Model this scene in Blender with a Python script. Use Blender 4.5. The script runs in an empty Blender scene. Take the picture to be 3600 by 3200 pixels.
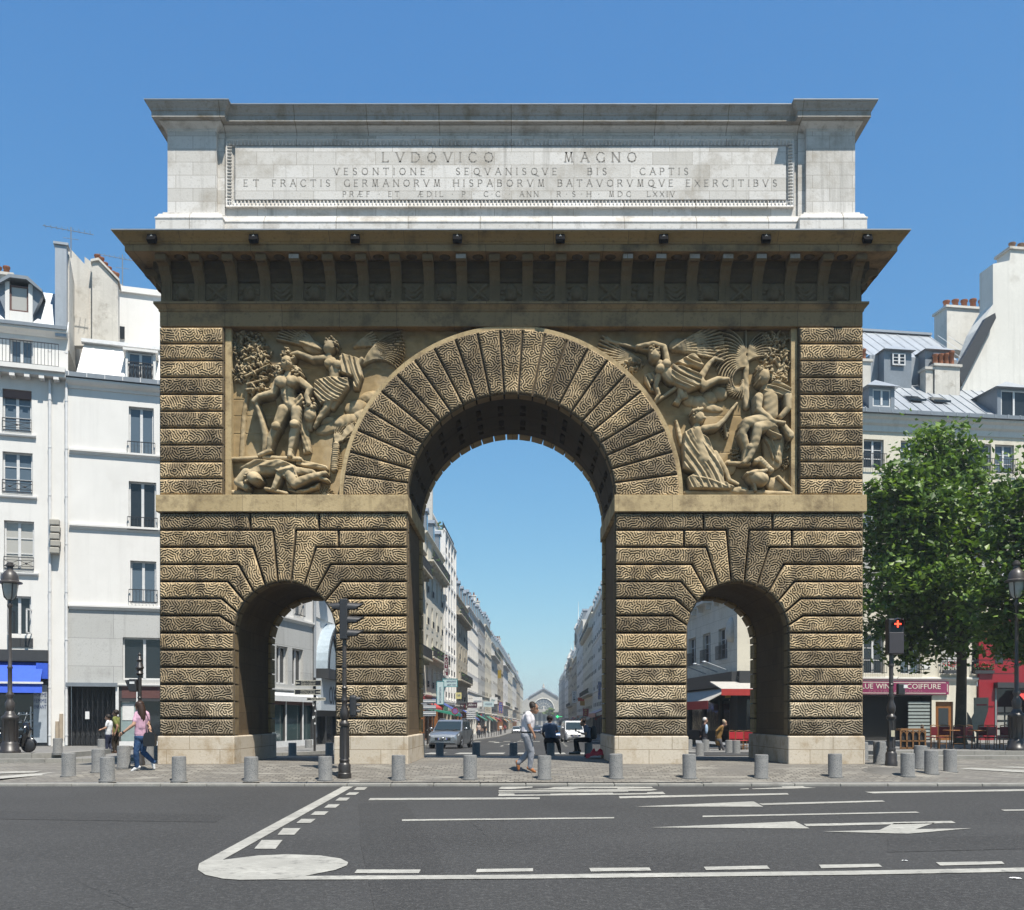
import bpy, bmesh, math, random
import numpy as np
from mathutils import Vector, Matrix
from mathutils.geometry import tessellate_polygon

sc = bpy.context.scene
COL = sc.collection
R = math.radians
# ------------------------------------------------------------------ camera, sky, sun, exposure
F = 3484.0            # focal length in photograph pixels (3600 wide)
EYE = Vector((0.228, -26.0, 1.2))
cam_d = bpy.data.cameras.new("camera"); cam = bpy.data.objects.new("camera", cam_d); COL.objects.link(cam)
cam.location = EYE; cam.rotation_euler = (R(90), 0, 0)
cam_d.sensor_fit = 'HORIZONTAL'; cam_d.sensor_width = 36; cam_d.lens = F / 100.0
cam_d.shift_x = -28 / 3600; cam_d.shift_y = 925 / 3600
cam_d.clip_end = 6000; sc.camera = cam
SUN = Vector((0.26, -0.435, 1.0)).normalized()
w = bpy.data.worlds.new("World"); sc.world = w; w.use_nodes = True
wn = w.node_tree; bg = wn.nodes["Background"]
sky = wn.nodes.new("ShaderNodeTexSky"); sky.sky_type = 'NISHITA'; sky.sun_disc = False
sky.sun_elevation = math.asin(SUN.z); sky.sun_rotation = math.atan2(SUN.x, SUN.y)
sky.altitude = 300; sky.air_density = 1.0; sky.dust_density = 0.15; sky.ozone_density = 2.5
sep = wn.nodes.new('ShaderNodeSeparateColor'); cmb = wn.nodes.new('ShaderNodeCombineColor'); wn.links.new(sky.outputs[0], sep.inputs[0])
for i_, (e_, k_) in enumerate(((.93, .43), (.71, .86), (.40, 1.72))):      # a milder gradient: clear humid noon sky
 p_ = wn.nodes.new('ShaderNodeMath'); p_.operation = 'POWER'; p_.inputs[1].default_value = e_; wn.links.new(sep.outputs[i_], p_.inputs[0])
 q_ = wn.nodes.new('ShaderNodeMath'); q_.operation = 'MULTIPLY'; q_.inputs[1].default_value = k_; wn.links.new(p_.outputs[0], q_.inputs[0]); wn.links.new(q_.outputs[0], cmb.inputs[i_])
wn.links.new(cmb.outputs[0], bg.inputs[0])
bg.inputs[1].default_value = 0.13
sd = bpy.data.lights.new("sun", 'SUN'); sd.energy = 5.0; sd.angle = R(0.5); sd.color = (1.0, 0.945, 0.86)
so = bpy.data.objects.new("sun", sd); COL.objects.link(so)
so.rotation_euler = SUN.to_track_quat('Z', 'Y').to_euler(); so.location = SUN * 80
sc.view_settings.view_transform = 'Standard'; sc.view_settings.look = 'None'
sc.view_settings.exposure = 0.8; sc.view_settings.gamma = 1
sc.cycles.max_bounces = 6; sc.cycles.diffuse_bounces = 3; sc.cycles.glossy_bounces = 3
sc.cycles.transmission_bounces = 4; sc.cycles.transparent_max_bounces = 6

def at(px, py, D):
 return Vector((EYE.x + (px - 1828) * D / F, D - 26.0, EYE.z - (py - 2525) * D / F))
def gx(px, D): return EYE.x + (px - 1828) * D / F
def lerp(a, b, t): return a + (b - a) * t
def smooth(a, b, x):
 t = min(1, max(0, (x - a) / (b - a))); return t * t * (3 - 2 * t)
_gc = [(22.95, -.315), (25.4, -.02), (25.7, 0), (30.3, 0), (38, -.25), (54.5, -.5), (148, -1.65), (627, -4.2), (900, -4.4)]
_gs = [(22.95, -.315), (26, -.275), (34, -.25), (38, -.27), (54.5, -.5), (148, -1.65), (627, -4.2), (900, -4.4)]
def _ip(t, x):
 if x <= t[0][0]: return t[0][1]
 for (a, b), (c, d) in zip(t, t[1:]):
  if x <= c: return lerp(b, d, (x - a) / (c - a))
 return t[-1][1]
ROAD = -.375
def gz(x, y):
 D = y + 26
 if D < 22.93: return ROAD
 k = smooth(9.6, 12.6, abs(x))
 return lerp(_ip(_gc, D), _ip(_gs, D), k)

# ------------------------------------------------------------------ object helpers
def link(name, me, parent=None, loc=(0, 0, 0), rz=0):
 o = bpy.data.objects.new(name, me); COL.objects.link(o); o.location = loc
 if rz: o.rotation_euler = (0, 0, rz)
 if parent is not None: o.parent = parent
 return o
def tag(o, label, cat, group=None, kind=None):
 o['label'] = label; o['category'] = cat
 if group: o['group'] = group
 if kind: o['kind'] = kind
 return o
def thing(name, label, cat, loc=(0, 0, 0), rz=0, group=None):
 o = link(name, None, None, loc, rz); o.empty_display_size = .2
 return tag(o, label, cat, group)
def struct(o): o['kind'] = 'structure'; return o
def copy_tree(o, parent=None):
 c = o.copy(); COL.objects.link(c)
 if parent is not None: c.parent = parent
 for ch in list(o.children): copy_tree(ch, c)
 return c

class MB:
 """collects faces for ONE mesh"""
 def __init__(s): s.v = []; s.f = []; s.m = []; s.sm = []; s.M = None; s.mi = 0; s.smooth = False
 def add(s, vs, fs, smooth=None):
  b = len(s.v)
  if s.M is not None: vs = [s.M @ Vector(p) for p in vs]
  s.v += [tuple(p) for p in vs]
  for f in fs:
   s.f.append([b + i for i in f]); s.m.append(s.mi); s.sm.append(s.smooth if smooth is None else smooth)
 def quad(s, a, b, c, d): s.add([a, b, c, d], [(0, 1, 2, 3)])
 def box(s, x0, x1, y0, y1, z0, z1, ch=0):
  if ch:
   return s.cbox(x0, x1, y0, y1, z0, z1, ch)
  v = [(x, y, z) for z in (z0, z1) for y in (y0, y1) for x in (x0, x1)]
  s.add(v, [(0, 2, 3, 1), (4, 5, 7, 6), (0, 1, 5, 4), (2, 6, 7, 3), (0, 4, 6, 2), (1, 3, 7, 5)], False)
 def cbox(s, x0, x1, y0, y1, z0, z1, c):
  bm = bmesh.new()
  vs = [bm.verts.new((x, y, z)) for z in (z0, z1) for y in (y0, y1) for x in (x0, x1)]
  for f in [(0, 2, 3, 1), (4, 5, 7, 6), (0, 1, 5, 4), (2, 6, 7, 3), (0, 4, 6, 2), (1, 3, 7, 5)]:
   bm.faces.new([vs[i] for i in f])
  c = min(c, .45 * min(abs(x1 - x0), abs(y1 - y0), abs(z1 - z0)))
  bmesh.ops.bevel(bm, geom=list(bm.edges), offset=c, segments=2, profile=.5, affect='EDGES')
  bm.verts.index_update()
  s.add([v.co.copy() for v in bm.verts], [[v.index for v in f.verts] for f in bm.faces], False); bm.free()
 def tube(s, pts, rad, n=8, cap=True):
  pts = [Vector(p) for p in pts]
  if not hasattr(rad, '__len__'): rad = [rad] * len(pts)
  vs = []; fs = []; up = None
  for i, p in enumerate(pts):
   t = (pts[min(i + 1, len(pts) - 1)] - pts[max(i - 1, 0)])
   if t.length < 1e-9: t = Vector((0, 0, 1))
   t.normalize()
   if up is None:
    up = Vector((1, 0, 0)) if abs(t.x) < .9 else Vector((0, 1, 0))
   a = t.cross(up);
   if a.length < 1e-4: a = t.cross(Vector((0, 1, 0.3)))
   a.normalize(); b = t.cross(a); up = -b if False else up
   for k in range(n):
    th = 2 * math.pi * k / n
    vs.append(p + (a * math.cos(th) + b * math.sin(th)) * rad[i])
  for i in range(len(pts) - 1):
   for k in range(n):
    k2 = (k + 1) % n
    fs.append((i * n + k, i * n + k2, (i + 1) * n + k2, (i + 1) * n + k))
  s.add(vs, fs, n > 4)
  if cap:
   s.add(vs[:n], [list(range(n))[::-1]], False); s.add(vs[-n:], [list(range(n))], False)
 def lathe(s, prof, n=24, c=(0, 0, 0), axis='z', smooth=True, a0=0, a1=2 * math.pi):
  full = abs(a1 - a0 - 2 * math.pi) < 1e-6
  vs = []; fs = []; m = n if full else n + 1
  for r, z in prof:
   for k in range(m):
    th = a0 + (a1 - a0) * k / n
    x, y = r * math.cos(th), r * math.sin(th)
    if axis == 'z': p = (c[0] + x, c[1] + y, c[2] + z)
    elif axis == 'y': p = (c[0] + x, c[1] + z, c[2] + y)
    else: p = (c[0] + z, c[1] + x, c[2] + y)
    vs.append(p)
  for i in range(len(prof) - 1):
   for k in range(n):
    k2 = (k + 1) % m if full else k + 1
    fs.append((i * m + k, i * m + k2, (i + 1) * m + k2, (i + 1) * m + k))
  s.add(vs, fs, smooth)
  if full and len({p[1] for p in prof}) > 1:
   if prof[0][0] > 1e-5: s.add(vs[:m], [list(range(m))[::-1]], False)
   if prof[-1][0] > 1e-5: s.add(vs[-m:], [list(range(m))], False)
 def ball(s, c, rx, ry=None, rz=None, n=12):
  ry = ry or rx; rz = rz or rx
  k = n // 2; vs = []; fs = []
  for i in range(k + 1):
   ph = math.pi * i / k
   for j in range(n):
    th = 2 * math.pi * j / n
    vs.append((c[0] + rx * math.sin(ph) * math.cos(th), c[1] + ry * math.sin(ph) * math.sin(th), c[2] + rz * math.cos(ph)))
  for i in range(k):
   for j in range(n):
    j2 = (j + 1) % n
    fs.append((i * n + j, (i + 1) * n + j, (i + 1) * n + j2, i * n + j2))
  s.add(vs, fs, True)
 def prism(s, poly, d0, d1, plane='xz', smooth=False):
  """extrude a 2D polygon; plane xz extrudes along y, xy along z, yz along x"""
  def P(a, b, d): return {'xz': (a, d, b), 'xy': (a, b, d), 'yz': (d, a, b)}[plane]
  n = len(poly)
  lo = [P(a, b, d0) for a, b in poly]; hi = [P(a, b, d1) for a, b in poly]
  s.add(lo + hi, [(i, (i + 1) % n, n + (i + 1) % n, n + i) for i in range(n)], smooth)
  tri = tessellate_polygon([[Vector((a, b, 0)) for a, b in poly]]) if n > 4 else ([(0, 1, 2, 3)] if n == 4 else [(0, 1, 2)])
  s.add(lo, [tuple(t) for t in tri], False); s.add(hi, [tuple(t)[::-1] for t in tri], False)
 def rings(s, loops, closed=True, cap=True, smooth=False):
  n = len(loops[0]); vs = [p for l in loops for p in l]; fs = []
  for i in range(len(loops) - 1):
   for k in range(n if closed else n - 1):
    k2 = (k + 1) % n
    fs.append((i * n + k, i * n + k2, (i + 1) * n + k2, (i + 1) * n + k))
  s.add(vs, fs, smooth)
  if cap:
   for l, rev in ((loops[0], True), (loops[-1], False)):
    try:
     tri = tessellate_polygon([[Vector(p) for p in l]]) if n > 4 else [tuple(range(n))]
    except Exception: tri = []
    s.add(l, [tuple(t) for t in tri], False)
 def mesh(s, name, mats, sharp=None, fixn=True):
  me = bpy.data.meshes.new(name)
  me.from_pydata(s.v, [], s.f)
  if not isinstance(mats, (list, tuple)): mats = [mats]
  for m in mats: me.materials.append(m)
  if len(mats) > 1: me.polygons.foreach_set('material_index', s.m)
  me.polygons.foreach_set('use_smooth', s.sm)
  if fixn:
   bm = bmesh.new(); bm.from_mesh(me)
   bmesh.ops.recalc_face_normals(bm, faces=bm.faces); bm.to_mesh(me); bm.free()
  if sharp: me.set_sharp_from_angle(angle=R(sharp))
  me.update(); return me
 def build(s, name, mats, parent=None, loc=(0, 0, 0), rz=0, sharp=None, fixn=True):
  return link(name, s.mesh(name, mats, sharp, fixn), parent, loc, rz)

def offset_poly(poly, d):
 """offset a simple polygon (CCW) outwards by d with mitres"""
 n = len(poly); out = []
 for i in range(n):
  a = Vector(poly[i - 1]); b = Vector(poly[i]); c = Vector(poly[(i + 1) % n])
  e1 = (b - a).normalized(); e2 = (c - b).normalized()
  n1 = Vector((e1.y, -e1.x)); n2 = Vector((e2.y, -e2.x))
  k = 1 + n1.dot(n2)
  m = (n1 + n2) / k if k > .15 else n1
  out.append(tuple(b + m * d))
 return out
def sweep(mb, plan, prof, cap=True):
 """prof: list of (projection, z) swept round the plan polygon with mitred corners"""
 mb.rings([[(x, y, z) for x, y in offset_poly(plan, p)] for p, z in prof], True, cap)
def text_mesh(body, size, depth=.004, align='CENTER'):
 c = bpy.data.curves.new('lettering', 'FONT'); c.body = body; c.size = size; c.extrude = depth
 c.align_x = align; c.align_y = 'CENTER'; c.resolution_u = 2
 o = bpy.data.objects.new('lettering', c); COL.objects.link(o)
 bpy.context.view_layer.update()
 me = bpy.data.meshes.new_from_object(o.evaluated_get(bpy.context.evaluated_depsgraph_get()))
 bpy.data.objects.remove(o); bpy.data.curves.remove(c)
 return me
def lettering(body, size, mat, parent, loc, rx=R(90), rz=0, width=None, height=None, name='lettering', depth=.004):
 me = text_mesh(body, size, depth); me.materials.clear(); me.materials.append(mat)
 co = np.empty(len(me.vertices) * 3); me.vertices.foreach_get('co', co); co = co.reshape(-1, 3)
 mn, mx = co.min(0), co.max(0); co -= (mn + mx) / 2
 if width: co[:, 0] *= width / max(1e-6, mx[0] - mn[0])
 if height: co[:, 1] *= height / max(1e-6, mx[1] - mn[1])
 me.vertices.foreach_set('co', co.ravel()); me.update()
 o = link(name, me, parent, loc); o.rotation_euler = (rx, 0, rz); return o

# ------------------------------------------------------------------ materials
KA = .80      # all surface albedos share this scale
def kc(c): return tuple(x * KA for x in c[:3])
def nodes(name):
 m = bpy.data.materials.new(name); m.use_nodes = True
 nt = m.node_tree; return m, nt, nt.nodes['Principled BSDF']
def N(nt, t, **kw):
 n = nt.nodes.new(t)
 for k, v in kw.items():
  if hasattr(n, k): setattr(n, k, v)
  else: n.inputs[k].default_value = v
 return n
def mixc(nt, fac, a, b, mode='MIX'):
 n = nt.nodes.new('ShaderNodeMix'); n.data_type = 'RGBA'; n.blend_type = mode
 for i, v in ((0, fac), (6, a), (7, b)):
  if hasattr(v, 'links') or hasattr(v, 'is_linked'): nt.links.new(v, n.inputs[i])
  else: n.inputs[i].default_value = v if i == 0 else (tuple(v) + (1,))[:4]
 return n.outputs[2]
def ramp(nt, src, a, b):
 n = nt.nodes.new('ShaderNodeMapRange'); n.inputs[1].default_value = a; n.inputs[2].default_value = b
 nt.links.new(src, n.inputs[0]); return n.outputs[0]
def noise(nt, vec, scale, detail=4, rough=.55):
 n = N(nt, 'ShaderNodeTexNoise'); n.inputs['Scale'].default_value = scale
 n.inputs['Detail'].default_value = detail; n.inputs['Roughness'].default_value = rough
 nt.links.new(vec, n.inputs['Vector']); return n.outputs[0]
def mapped(nt, vec, sx, sy, sz):
 n = nt.nodes.new('ShaderNodeMapping'); n.inputs['Scale'].default_value = (sx, sy, sz)
 nt.links.new(vec, n.inputs['Vector']); return n.outputs[0]
def bump(nt, b, h, strength, dist=.02):
 n = nt.nodes.new('ShaderNodeBump'); n.inputs['Strength'].default_value = strength; n.inputs['Distance'].default_value = dist
 nt.links.new(h, n.inputs['Height']); nt.links.new(n.outputs[0], b.inputs['Normal'])
def mat(name, col, rough=.8, var=.15, vs=1.2, dirt=None, ds=.5, streak=0, bmp=0, bs=30, spec=.3, metal=0, coat=0):
 """general weathered surface: tone variation, dirt patches, optional vertical streaks"""
 m, nt, b = nodes(name)
 tc = nt.nodes.new('ShaderNodeTexCoord').outputs['Object']
 c = kc(col); dirt = kc(dirt) if dirt else None
 lo = tuple(x * (1 - var) for x in c); hi = tuple(min(1, x * (1 + var * .7)) for x in c)
 out = mixc(nt, ramp(nt, noise(nt, tc, vs, 6), .3, .7), lo, hi)
 if var > .05:
  out = mixc(nt, ramp(nt, noise(nt, tc, vs * 9, 3), .35, .75), out, tuple(x * (1 - var * .8) for x in c))
 if dirt:
  out = mixc(nt, ramp(nt, noise(nt, tc, ds, 7, .65), .55, .75), out, dirt)
 if streak:
  v = mapped(nt, tc, 2.5, 2.5, .12)
  out = mixc(nt, ramp(nt, noise(nt, v, 1.6, 5, .6), .52, .8), out, tuple(x * (1 - streak) for x in c))
 nt.links.new(out, b.inputs['Base Color'])
 b.inputs['Roughness'].default_value = rough; b.inputs['Metallic'].default_value = metal
 b.inputs['Specular IOR Level'].default_value = spec
 if coat: b.inputs['Coat Weight'].default_value = coat
 if bmp: bump(nt, b, noise(nt, tc, bs, 4), bmp)
 return m
def ashlar(name, c1, c2, c3, bw, rh, mortar=(.2, .17, .12), ms=.008, plane='xz', rough=.85, dirt=None, streak=.35, ds=.6, dcut=(.55, .75)):
 """cut stone in courses: each stone its own tone, thin joints, stains"""
 m, nt, b = nodes(name)
 tc = nt.nodes.new('ShaderNodeTexCoord').outputs['Object']
 sp = nt.nodes.new('ShaderNodeSeparateXYZ'); nt.links.new(tc, sp.inputs[0])
 cb = nt.nodes.new('ShaderNodeCombineXYZ')
 nt.links.new(sp.outputs['XYZ'.index(plane[0].upper())], cb.inputs[0]); nt.links.new(sp.outputs['XYZ'.index(plane[1].upper())], cb.inputs[1])
 c1, c2, c3, mortar = kc(c1), kc(c2), kc(c3), kc(mortar); dirt = kc(dirt) if dirt else None
 br = nt.nodes.new('ShaderNodeTexBrick'); nt.links.new(cb.outputs[0], br.inputs['Vector'])
 for k, v in (('Color1', c1 + (1,)), ('Color2', c2 + (1,)), ('Mortar', mortar + (1,)), ('Scale', 1.0), ('Mortar Size', ms),
    ('Mortar Smooth', .3), ('Bias', -.1), ('Brick Width', bw), ('Row Height', rh)): br.inputs[k].default_value = v
 br.offset = .43; br.offset_frequency = 2
 out = mixc(nt, ramp(nt, noise(nt, tc, 1.1, 6), .42, .7), br.outputs[0], c3, 'MIX')
 n = nt.nodes[-1]
 out2 = mixc(nt, .35, br.outputs[0], out)
 out2 = mixc(nt, ramp(nt, noise(nt, tc, 14, 4), .55, .8), out2, tuple(x * .8 for x in c3))
 if dirt: out2 = mixc(nt, ramp(nt, noise(nt, tc, ds, 8, .68), *dcut), out2, dirt)
 if streak:
  v = mapped(nt, tc, 2.2, 2.2, .15)
  out2 = mixc(nt, ramp(nt, noise(nt, v, 1.7, 6, .62), .56, .85), out2, tuple(x * (1 - streak) for x in c3))
 nt.links.new(out2, b.inputs['Base Color']); b.inputs['Roughness'].default_value = rough
 b.inputs['Specular IOR Level'].default_value = .2
 bump(nt, b, noise(nt, tc, 25, 5), .25)
 return m
def attrmat(name, dark=1.0, bmp=.3, rough=.9):
 """stone whose albedo is stored per vertex (stone tone, dirt and shade painted into carved grooves)"""
 m, nt, b = nodes(name)
 a = nt.nodes.new('ShaderNodeAttribute'); a.attribute_name = 'albedo'
 tc = nt.nodes.new('ShaderNodeTexCoord').outputs['Object']
 out = mixc(nt, ramp(nt, noise(nt, tc, 3.5, 5), .35, .7), mixc(nt, 1.0, a.outputs[0], (KA, KA, KA), 'MULTIPLY'), (.72, .70, .66), 'MULTIPLY')
 nt.links.new(out, b.inputs['Base Color']); b.inputs['Roughness'].default_value = rough
 b.inputs['Specular IOR Level'].default_value = .15
 if bmp: bump(nt, b, noise(nt, tc, 40, 4), bmp, .01)
 return m
def plain(name, col, rough=.5, metal=0, spec=.5, emit=0, coat=0):
 m, nt, b = nodes(name); col = col if emit else kc(col)
 tc = nt.nodes.new('ShaderNodeTexCoord').outputs['Object']
 out = mixc(nt, ramp(nt, noise(nt, tc, 6, 4), .3, .75), col, tuple(x * .82 for x in col))
 nt.links.new(out, b.inputs['Base Color'])
 b.inputs['Roughness'].default_value = rough; b.inputs['Metallic'].default_value = metal
 b.inputs['Specular IOR Level'].default_value = spec; b.inputs['Coat Weight'].default_value = coat
 if emit:
  b.inputs['Emission Color'].default_value = tuple(col) + (1,); b.inputs['Emission Strength'].default_value = emit
 return m
def glassmat(name, col, rough=.06):
 m, nt, b = nodes(name)
 b.inputs['Base Color'].default_value = tuple(col) + (1,); b.inputs['Roughness'].default_value = rough
 b.inputs['Specular IOR Level'].default_value = .55
 tc = nt.nodes.new('ShaderNodeTexCoord').outputs['Object']
 bump(nt, b, noise(nt, tc, 1.3, 2), .12, .05)
 return m
M = {}
M['stone'] = ashlar('ochre stone', (.44, .33, .165), (.36, .26, .13), (.30, .21, .105), 1.3, .45, (.13, .09, .05), .006, dirt=(.12, .085, .05))
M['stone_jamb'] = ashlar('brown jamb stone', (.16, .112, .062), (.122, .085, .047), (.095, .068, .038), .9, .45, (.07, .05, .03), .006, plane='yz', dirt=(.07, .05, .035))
M['stone_vault'] = ashlar('dark vault stone', (.065, .046, .026), (.05, .036, .02), (.04, .03, .018), .9, .45, (.04, .03, .02), .006, plane='yz', dirt=(.04, .03, .022))  # darker base tone than the jamb stone
M['stone_entab'] = ashlar('grime stained stone', (.33, .225, .115), (.26, .178, .09), (.19, .135, .07), 1.5, 2.0, (.06, .045, .03), .006, dirt=(.05, .042, .032), ds=1.0, dcut=(.5, .72))
M['stone_cyma'] = ashlar('golden brown stained stone', (.34, .225, .095), (.28, .185, .08), (.21, .145, .066), 1.9, 3, (.10, .07, .04), .006, dirt=(.10, .075, .045), ds=1.3)
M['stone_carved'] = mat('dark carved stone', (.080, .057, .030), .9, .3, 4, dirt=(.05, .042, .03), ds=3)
M['stone_band'] = ashlar('pale ochre band stone', (.53, .41, .23), (.44, .335, .18), (.36, .265, .14), 1.4, 2.0, (.2, .15, .09), .005, dirt=(.22, .16, .09), ds=1.8, dcut=(.48, .68))
M['stone_attic'] = ashlar('pale attic stone', (.72, .695, .655), (.55, .525, .48), (.60, .565, .505), 1.05, .345, (.33, .30, .26), .007, dirt=(.36, .32, .26), ds=.9, streak=.5, dcut=(.5, .74))
M['stone_attic_plain'] = ashlar('pale attic moulding stone', (.72, .695, .655), (.60, .575, .53), (.53, .495, .44), 1.9, 3.0, (.28, .25, .21), .012, dirt=(.33, .29, .24), ds=1.2, streak=.45, dcut=(.52, .76))
M['stone_attic_grey'] = ashlar('grey attic cornice stone', (.44, .425, .395), (.36, .345, .315), (.33, .295, .235), 1.9, 3.0, (.2, .17, .13), .012, dirt=(.20, .15, .085), ds=1.4, streak=.4, dcut=(.5, .72))
M['stone_plinth'] = ashlar('pale plinth stone', (.64, .56, .45), (.55, .48, .38), (.52, .42, .29), 1.4, .38, (.22, .17, .11), .008, dirt=(.36, .26, .15), ds=1.3, dcut=(.5, .7))
M['verm'] = attrmat('vermiculated stone')
M['relief'] = attrmat('carved relief stone', bmp=.25)
M['lead'] = plain('lead flashing', (.34, .36, .38), .45, .3)
M['cut'] = plain('cut letter grey', (.33, .305, .27), .9)

# ================================================================== THE ARCH
rng = np.random.default_rng(7); random.seed(7)
T = 4.24; HW = 9.22; RM = 2.71; ZM = 6.99; RO = 4.42; CS = 5.93; RS = 1.32; ZS = 3.45
Z0, Z1, Z2, Z3 = .745, 6.573, 7.03, 11.46
PH = (Z1 - Z0) / 13.0
arch = thing('triumphal_arch', 'ochre stone triumphal arch with one tall passage, two low ones and a pale inscribed attic', 'triumphal arch', (0, 0, 0))

def worms(n=448, lam=7.0, steps=16, seed=3):
 """labyrinth pattern (Swift-Hohenberg) for the vermiculated stone, one periodic tile"""
 r = np.random.default_rng(seed); u = r.normal(0, .1, (n, n))
 k = np.fft.fftfreq(n) * lam; K2 = k[:, None] ** 2 + k[None, :] ** 2
 L = .9 - 1.6 * (1 - K2) ** 2; dt = .5; den = 1 / (1 - dt * L)
 uh = np.fft.fft2(u)
 for i in range(steps):
  u = np.fft.ifft2(uh).real
  uh = (uh + dt * np.fft.fft2(-u ** 3)) * den
 u = np.fft.ifft2(uh).real
 return u / u.std()
WT = worms(); WN = WT.shape[0]; WCELL = .061 / 7.0
def wsample(x, z):
 a = np.mod(x / WCELL, WN); b = np.mod(z / WCELL, WN)
 i = np.floor(a).astype(int) % WN; j = np.floor(b).astype(int) % WN
 fa, fb = a - np.floor(a), b - np.floor(b); i2, j2 = (i + 1) % WN, (j + 1) % WN
 return (WT[i, j] * (1 - fa) + WT[i2, j] * fa) * (1 - fb) + (WT[i, j2] * (1 - fa) + WT[i2, j2] * fa) * fb
def polydist(px, pz, poly):
 d = np.full(px.shape, 9.0)
 for (x1, z1), (x2, z2) in zip(poly, poly[1:] + poly[:1]):
  dx, dz = x2 - x1, z2 - z1; L2 = dx * dx + dz * dz
  if L2 < 1e-9: continue
  t = np.clip(((px - x1) * dx + (pz - z1) * dz) / L2, 0, 1)
  d = np.minimum(d, np.hypot(px - x1 - t * dx, pz - z1 - t * dz))
 return d
RELIEF_H = .115
GOLD = np.array([.72, .545, .325]); PALE = np.array([.72, .62, .47]); DARK = np.array([.22, .175, .12])
class Bossed:
 """vermiculated rustication: every stone a pillow with carved worm channels, real relief"""
 def __init__(s): s.V = []; s.Fc = []; s.C = []; s.n = 0; s.solid = MB(); s.back = MB()
 def stone(s, outline, quads, cell=.0148, ret=.45, plain_dark=None):
  # outline and quads in (x, z); quads bilinear patches covering the outline
  if plain_dark is None:
   r_ = rng.random(); plain_dark = 0.0 if r_ < .42 else (.4 if r_ < .7 else .85)
  ox, oz = rng.random(2) * 5; rot = rng.random() * 6.28; c_, s_ = math.cos(rot), math.sin(rot)
  zc = sum(p[1] for p in outline) / len(outline)
  xs = [p[0] for p in outline]; w_ = max(xs) - min(xs)
  cut = min(xs) + w_ * rng.uniform(.3, .7); d2 = plain_dark if rng.random() < .55 else (0.0 if rng.random() < .6 else .6)
  for A, B, Cc, D in quads:
   A, B, Cc, D = (np.array(q) for q in (A, B, Cc, D))
   nu = max(2, int(max(np.linalg.norm(B - A), np.linalg.norm(Cc - D)) / cell))
   nv = max(2, int(max(np.linalg.norm(D - A), np.linalg.norm(Cc - B)) / cell))
   u = np.linspace(0, 1, nu + 1)[None, :, None]; v = np.linspace(0, 1, nv + 1)[:, None, None]
   P = (A * (1 - u) + B * u) * (1 - v) + (D * (1 - u) + Cc * u) * v
   x, z = P[..., 0], P[..., 1]
   e = polydist(x, z, list(outline))
   e1 = np.clip((e - .020) / .055, 0, 1)
   h = RELIEF_H * np.sqrt(np.clip(1 - (1 - e1) ** 2, 0, 1))
   wv = wsample(x * c_ - z * s_ + ox, x * s_ + z * c_ + oz)
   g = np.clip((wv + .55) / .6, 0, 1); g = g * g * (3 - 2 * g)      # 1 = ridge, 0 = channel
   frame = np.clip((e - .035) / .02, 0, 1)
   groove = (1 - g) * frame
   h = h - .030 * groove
   tone = np.where(x < cut, plain_dark, d2)[..., None]
   low = smooth(3.2, .7, zc)
   base = GOLD * (1 - .65 * low) + PALE * .65 * low
   n_ = (wsample(x * .11 + ox * 3, z * .11 + oz) * .5 + .5).clip(0, 1)[..., None]
   col = base * (1 - tone * .78) + DARK * tone * .78
   col = col * (.86 + .2 * n_)
   sm_ = wsample(x * .05 + 9, z * .05 + 2) + .6 * wsample(x * .16 + 1, z * .13 + 4) + (.75 if (zc > ZM and abs(x).max() < 4.6) else (.25 if zc > ZM else 0))
   sm_ = np.clip((sm_ - .35) / 1.5, 0, 1)[..., None] * .6; col = col * (1 - sm_) + np.array([.17, .135, .095]) * sm_
   col = col * (1 - .76 * groove[..., None])  # grime and shade painted darker into the worm channels
   col = np.where((e < .03)[..., None], DARK * .55, col)
   idx = s.n + np.arange((nu + 1) * (nv + 1)).reshape(nv + 1, nu + 1)
   s.V.append(np.stack([x, -h, z], -1).reshape(-1, 3)); s.C.append(col.reshape(-1, 3))
   q = np.stack([idx[:-1, :-1], idx[:-1, 1:], idx[1:, 1:], idx[1:, :-1]], -1).reshape(-1, 4)
   s.Fc.append(q); s.n += (nu + 1) * (nv + 1)
  ins = offset_poly(list(outline), -.022)
  s.solid.prism(ins, -.05, ret)
  s.back.prism(ins, T + .09, T - ret)
  s.back.prism(offset_poly(list(outline), -.05), T + .115, T + .05)
 def build(s, name, parent):
  V = np.concatenate(s.V); Fq = np.concatenate(s.Fc); C = np.concatenate(s.C)
  me = bpy.data.meshes.new(name)
  # front relief plus the solid bodies behind it, one mesh
  bv = np.array(s.solid.v)
  off = len(V); faces_ex = [[i + off for i in f] for f in s.solid.f]
  allv = np.concatenate([V, bv]) if len(bv) else V
  nl = Fq.size + sum(len(f) for f in faces_ex)
  me.vertices.add(len(allv)); me.vertices.foreach_set('co', allv.ravel().astype(np.float32))
  loops = np.concatenate([Fq.ravel(), np.array([i for f in faces_ex for i in f], dtype=int)]) if faces_ex else Fq.ravel()
  tot = np.concatenate([np.full(len(Fq), 4), np.array([len(f) for f in faces_ex], dtype=int)]) if faces_ex else np.full(len(Fq), 4)
  st = np.concatenate([[0], np.cumsum(tot)[:-1]])
  me.loops.add(nl); me.loops.foreach_set('vertex_index', loops.astype(np.int32))
  me.polygons.add(len(tot)); me.polygons.foreach_set('loop_start', st.astype(np.int32))
  try: me.polygons.foreach_set('loop_total', tot.astype(np.int32))
  except Exception: pass
  sm = np.zeros(len(tot), dtype=bool); sm[:len(Fq)] = True
  me.polygons.foreach_set('use_smooth', sm)
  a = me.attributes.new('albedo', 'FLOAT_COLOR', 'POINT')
  cc = np.ones((len(allv), 4), dtype=np.float32); cc[:len(C), :3] = C
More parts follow.
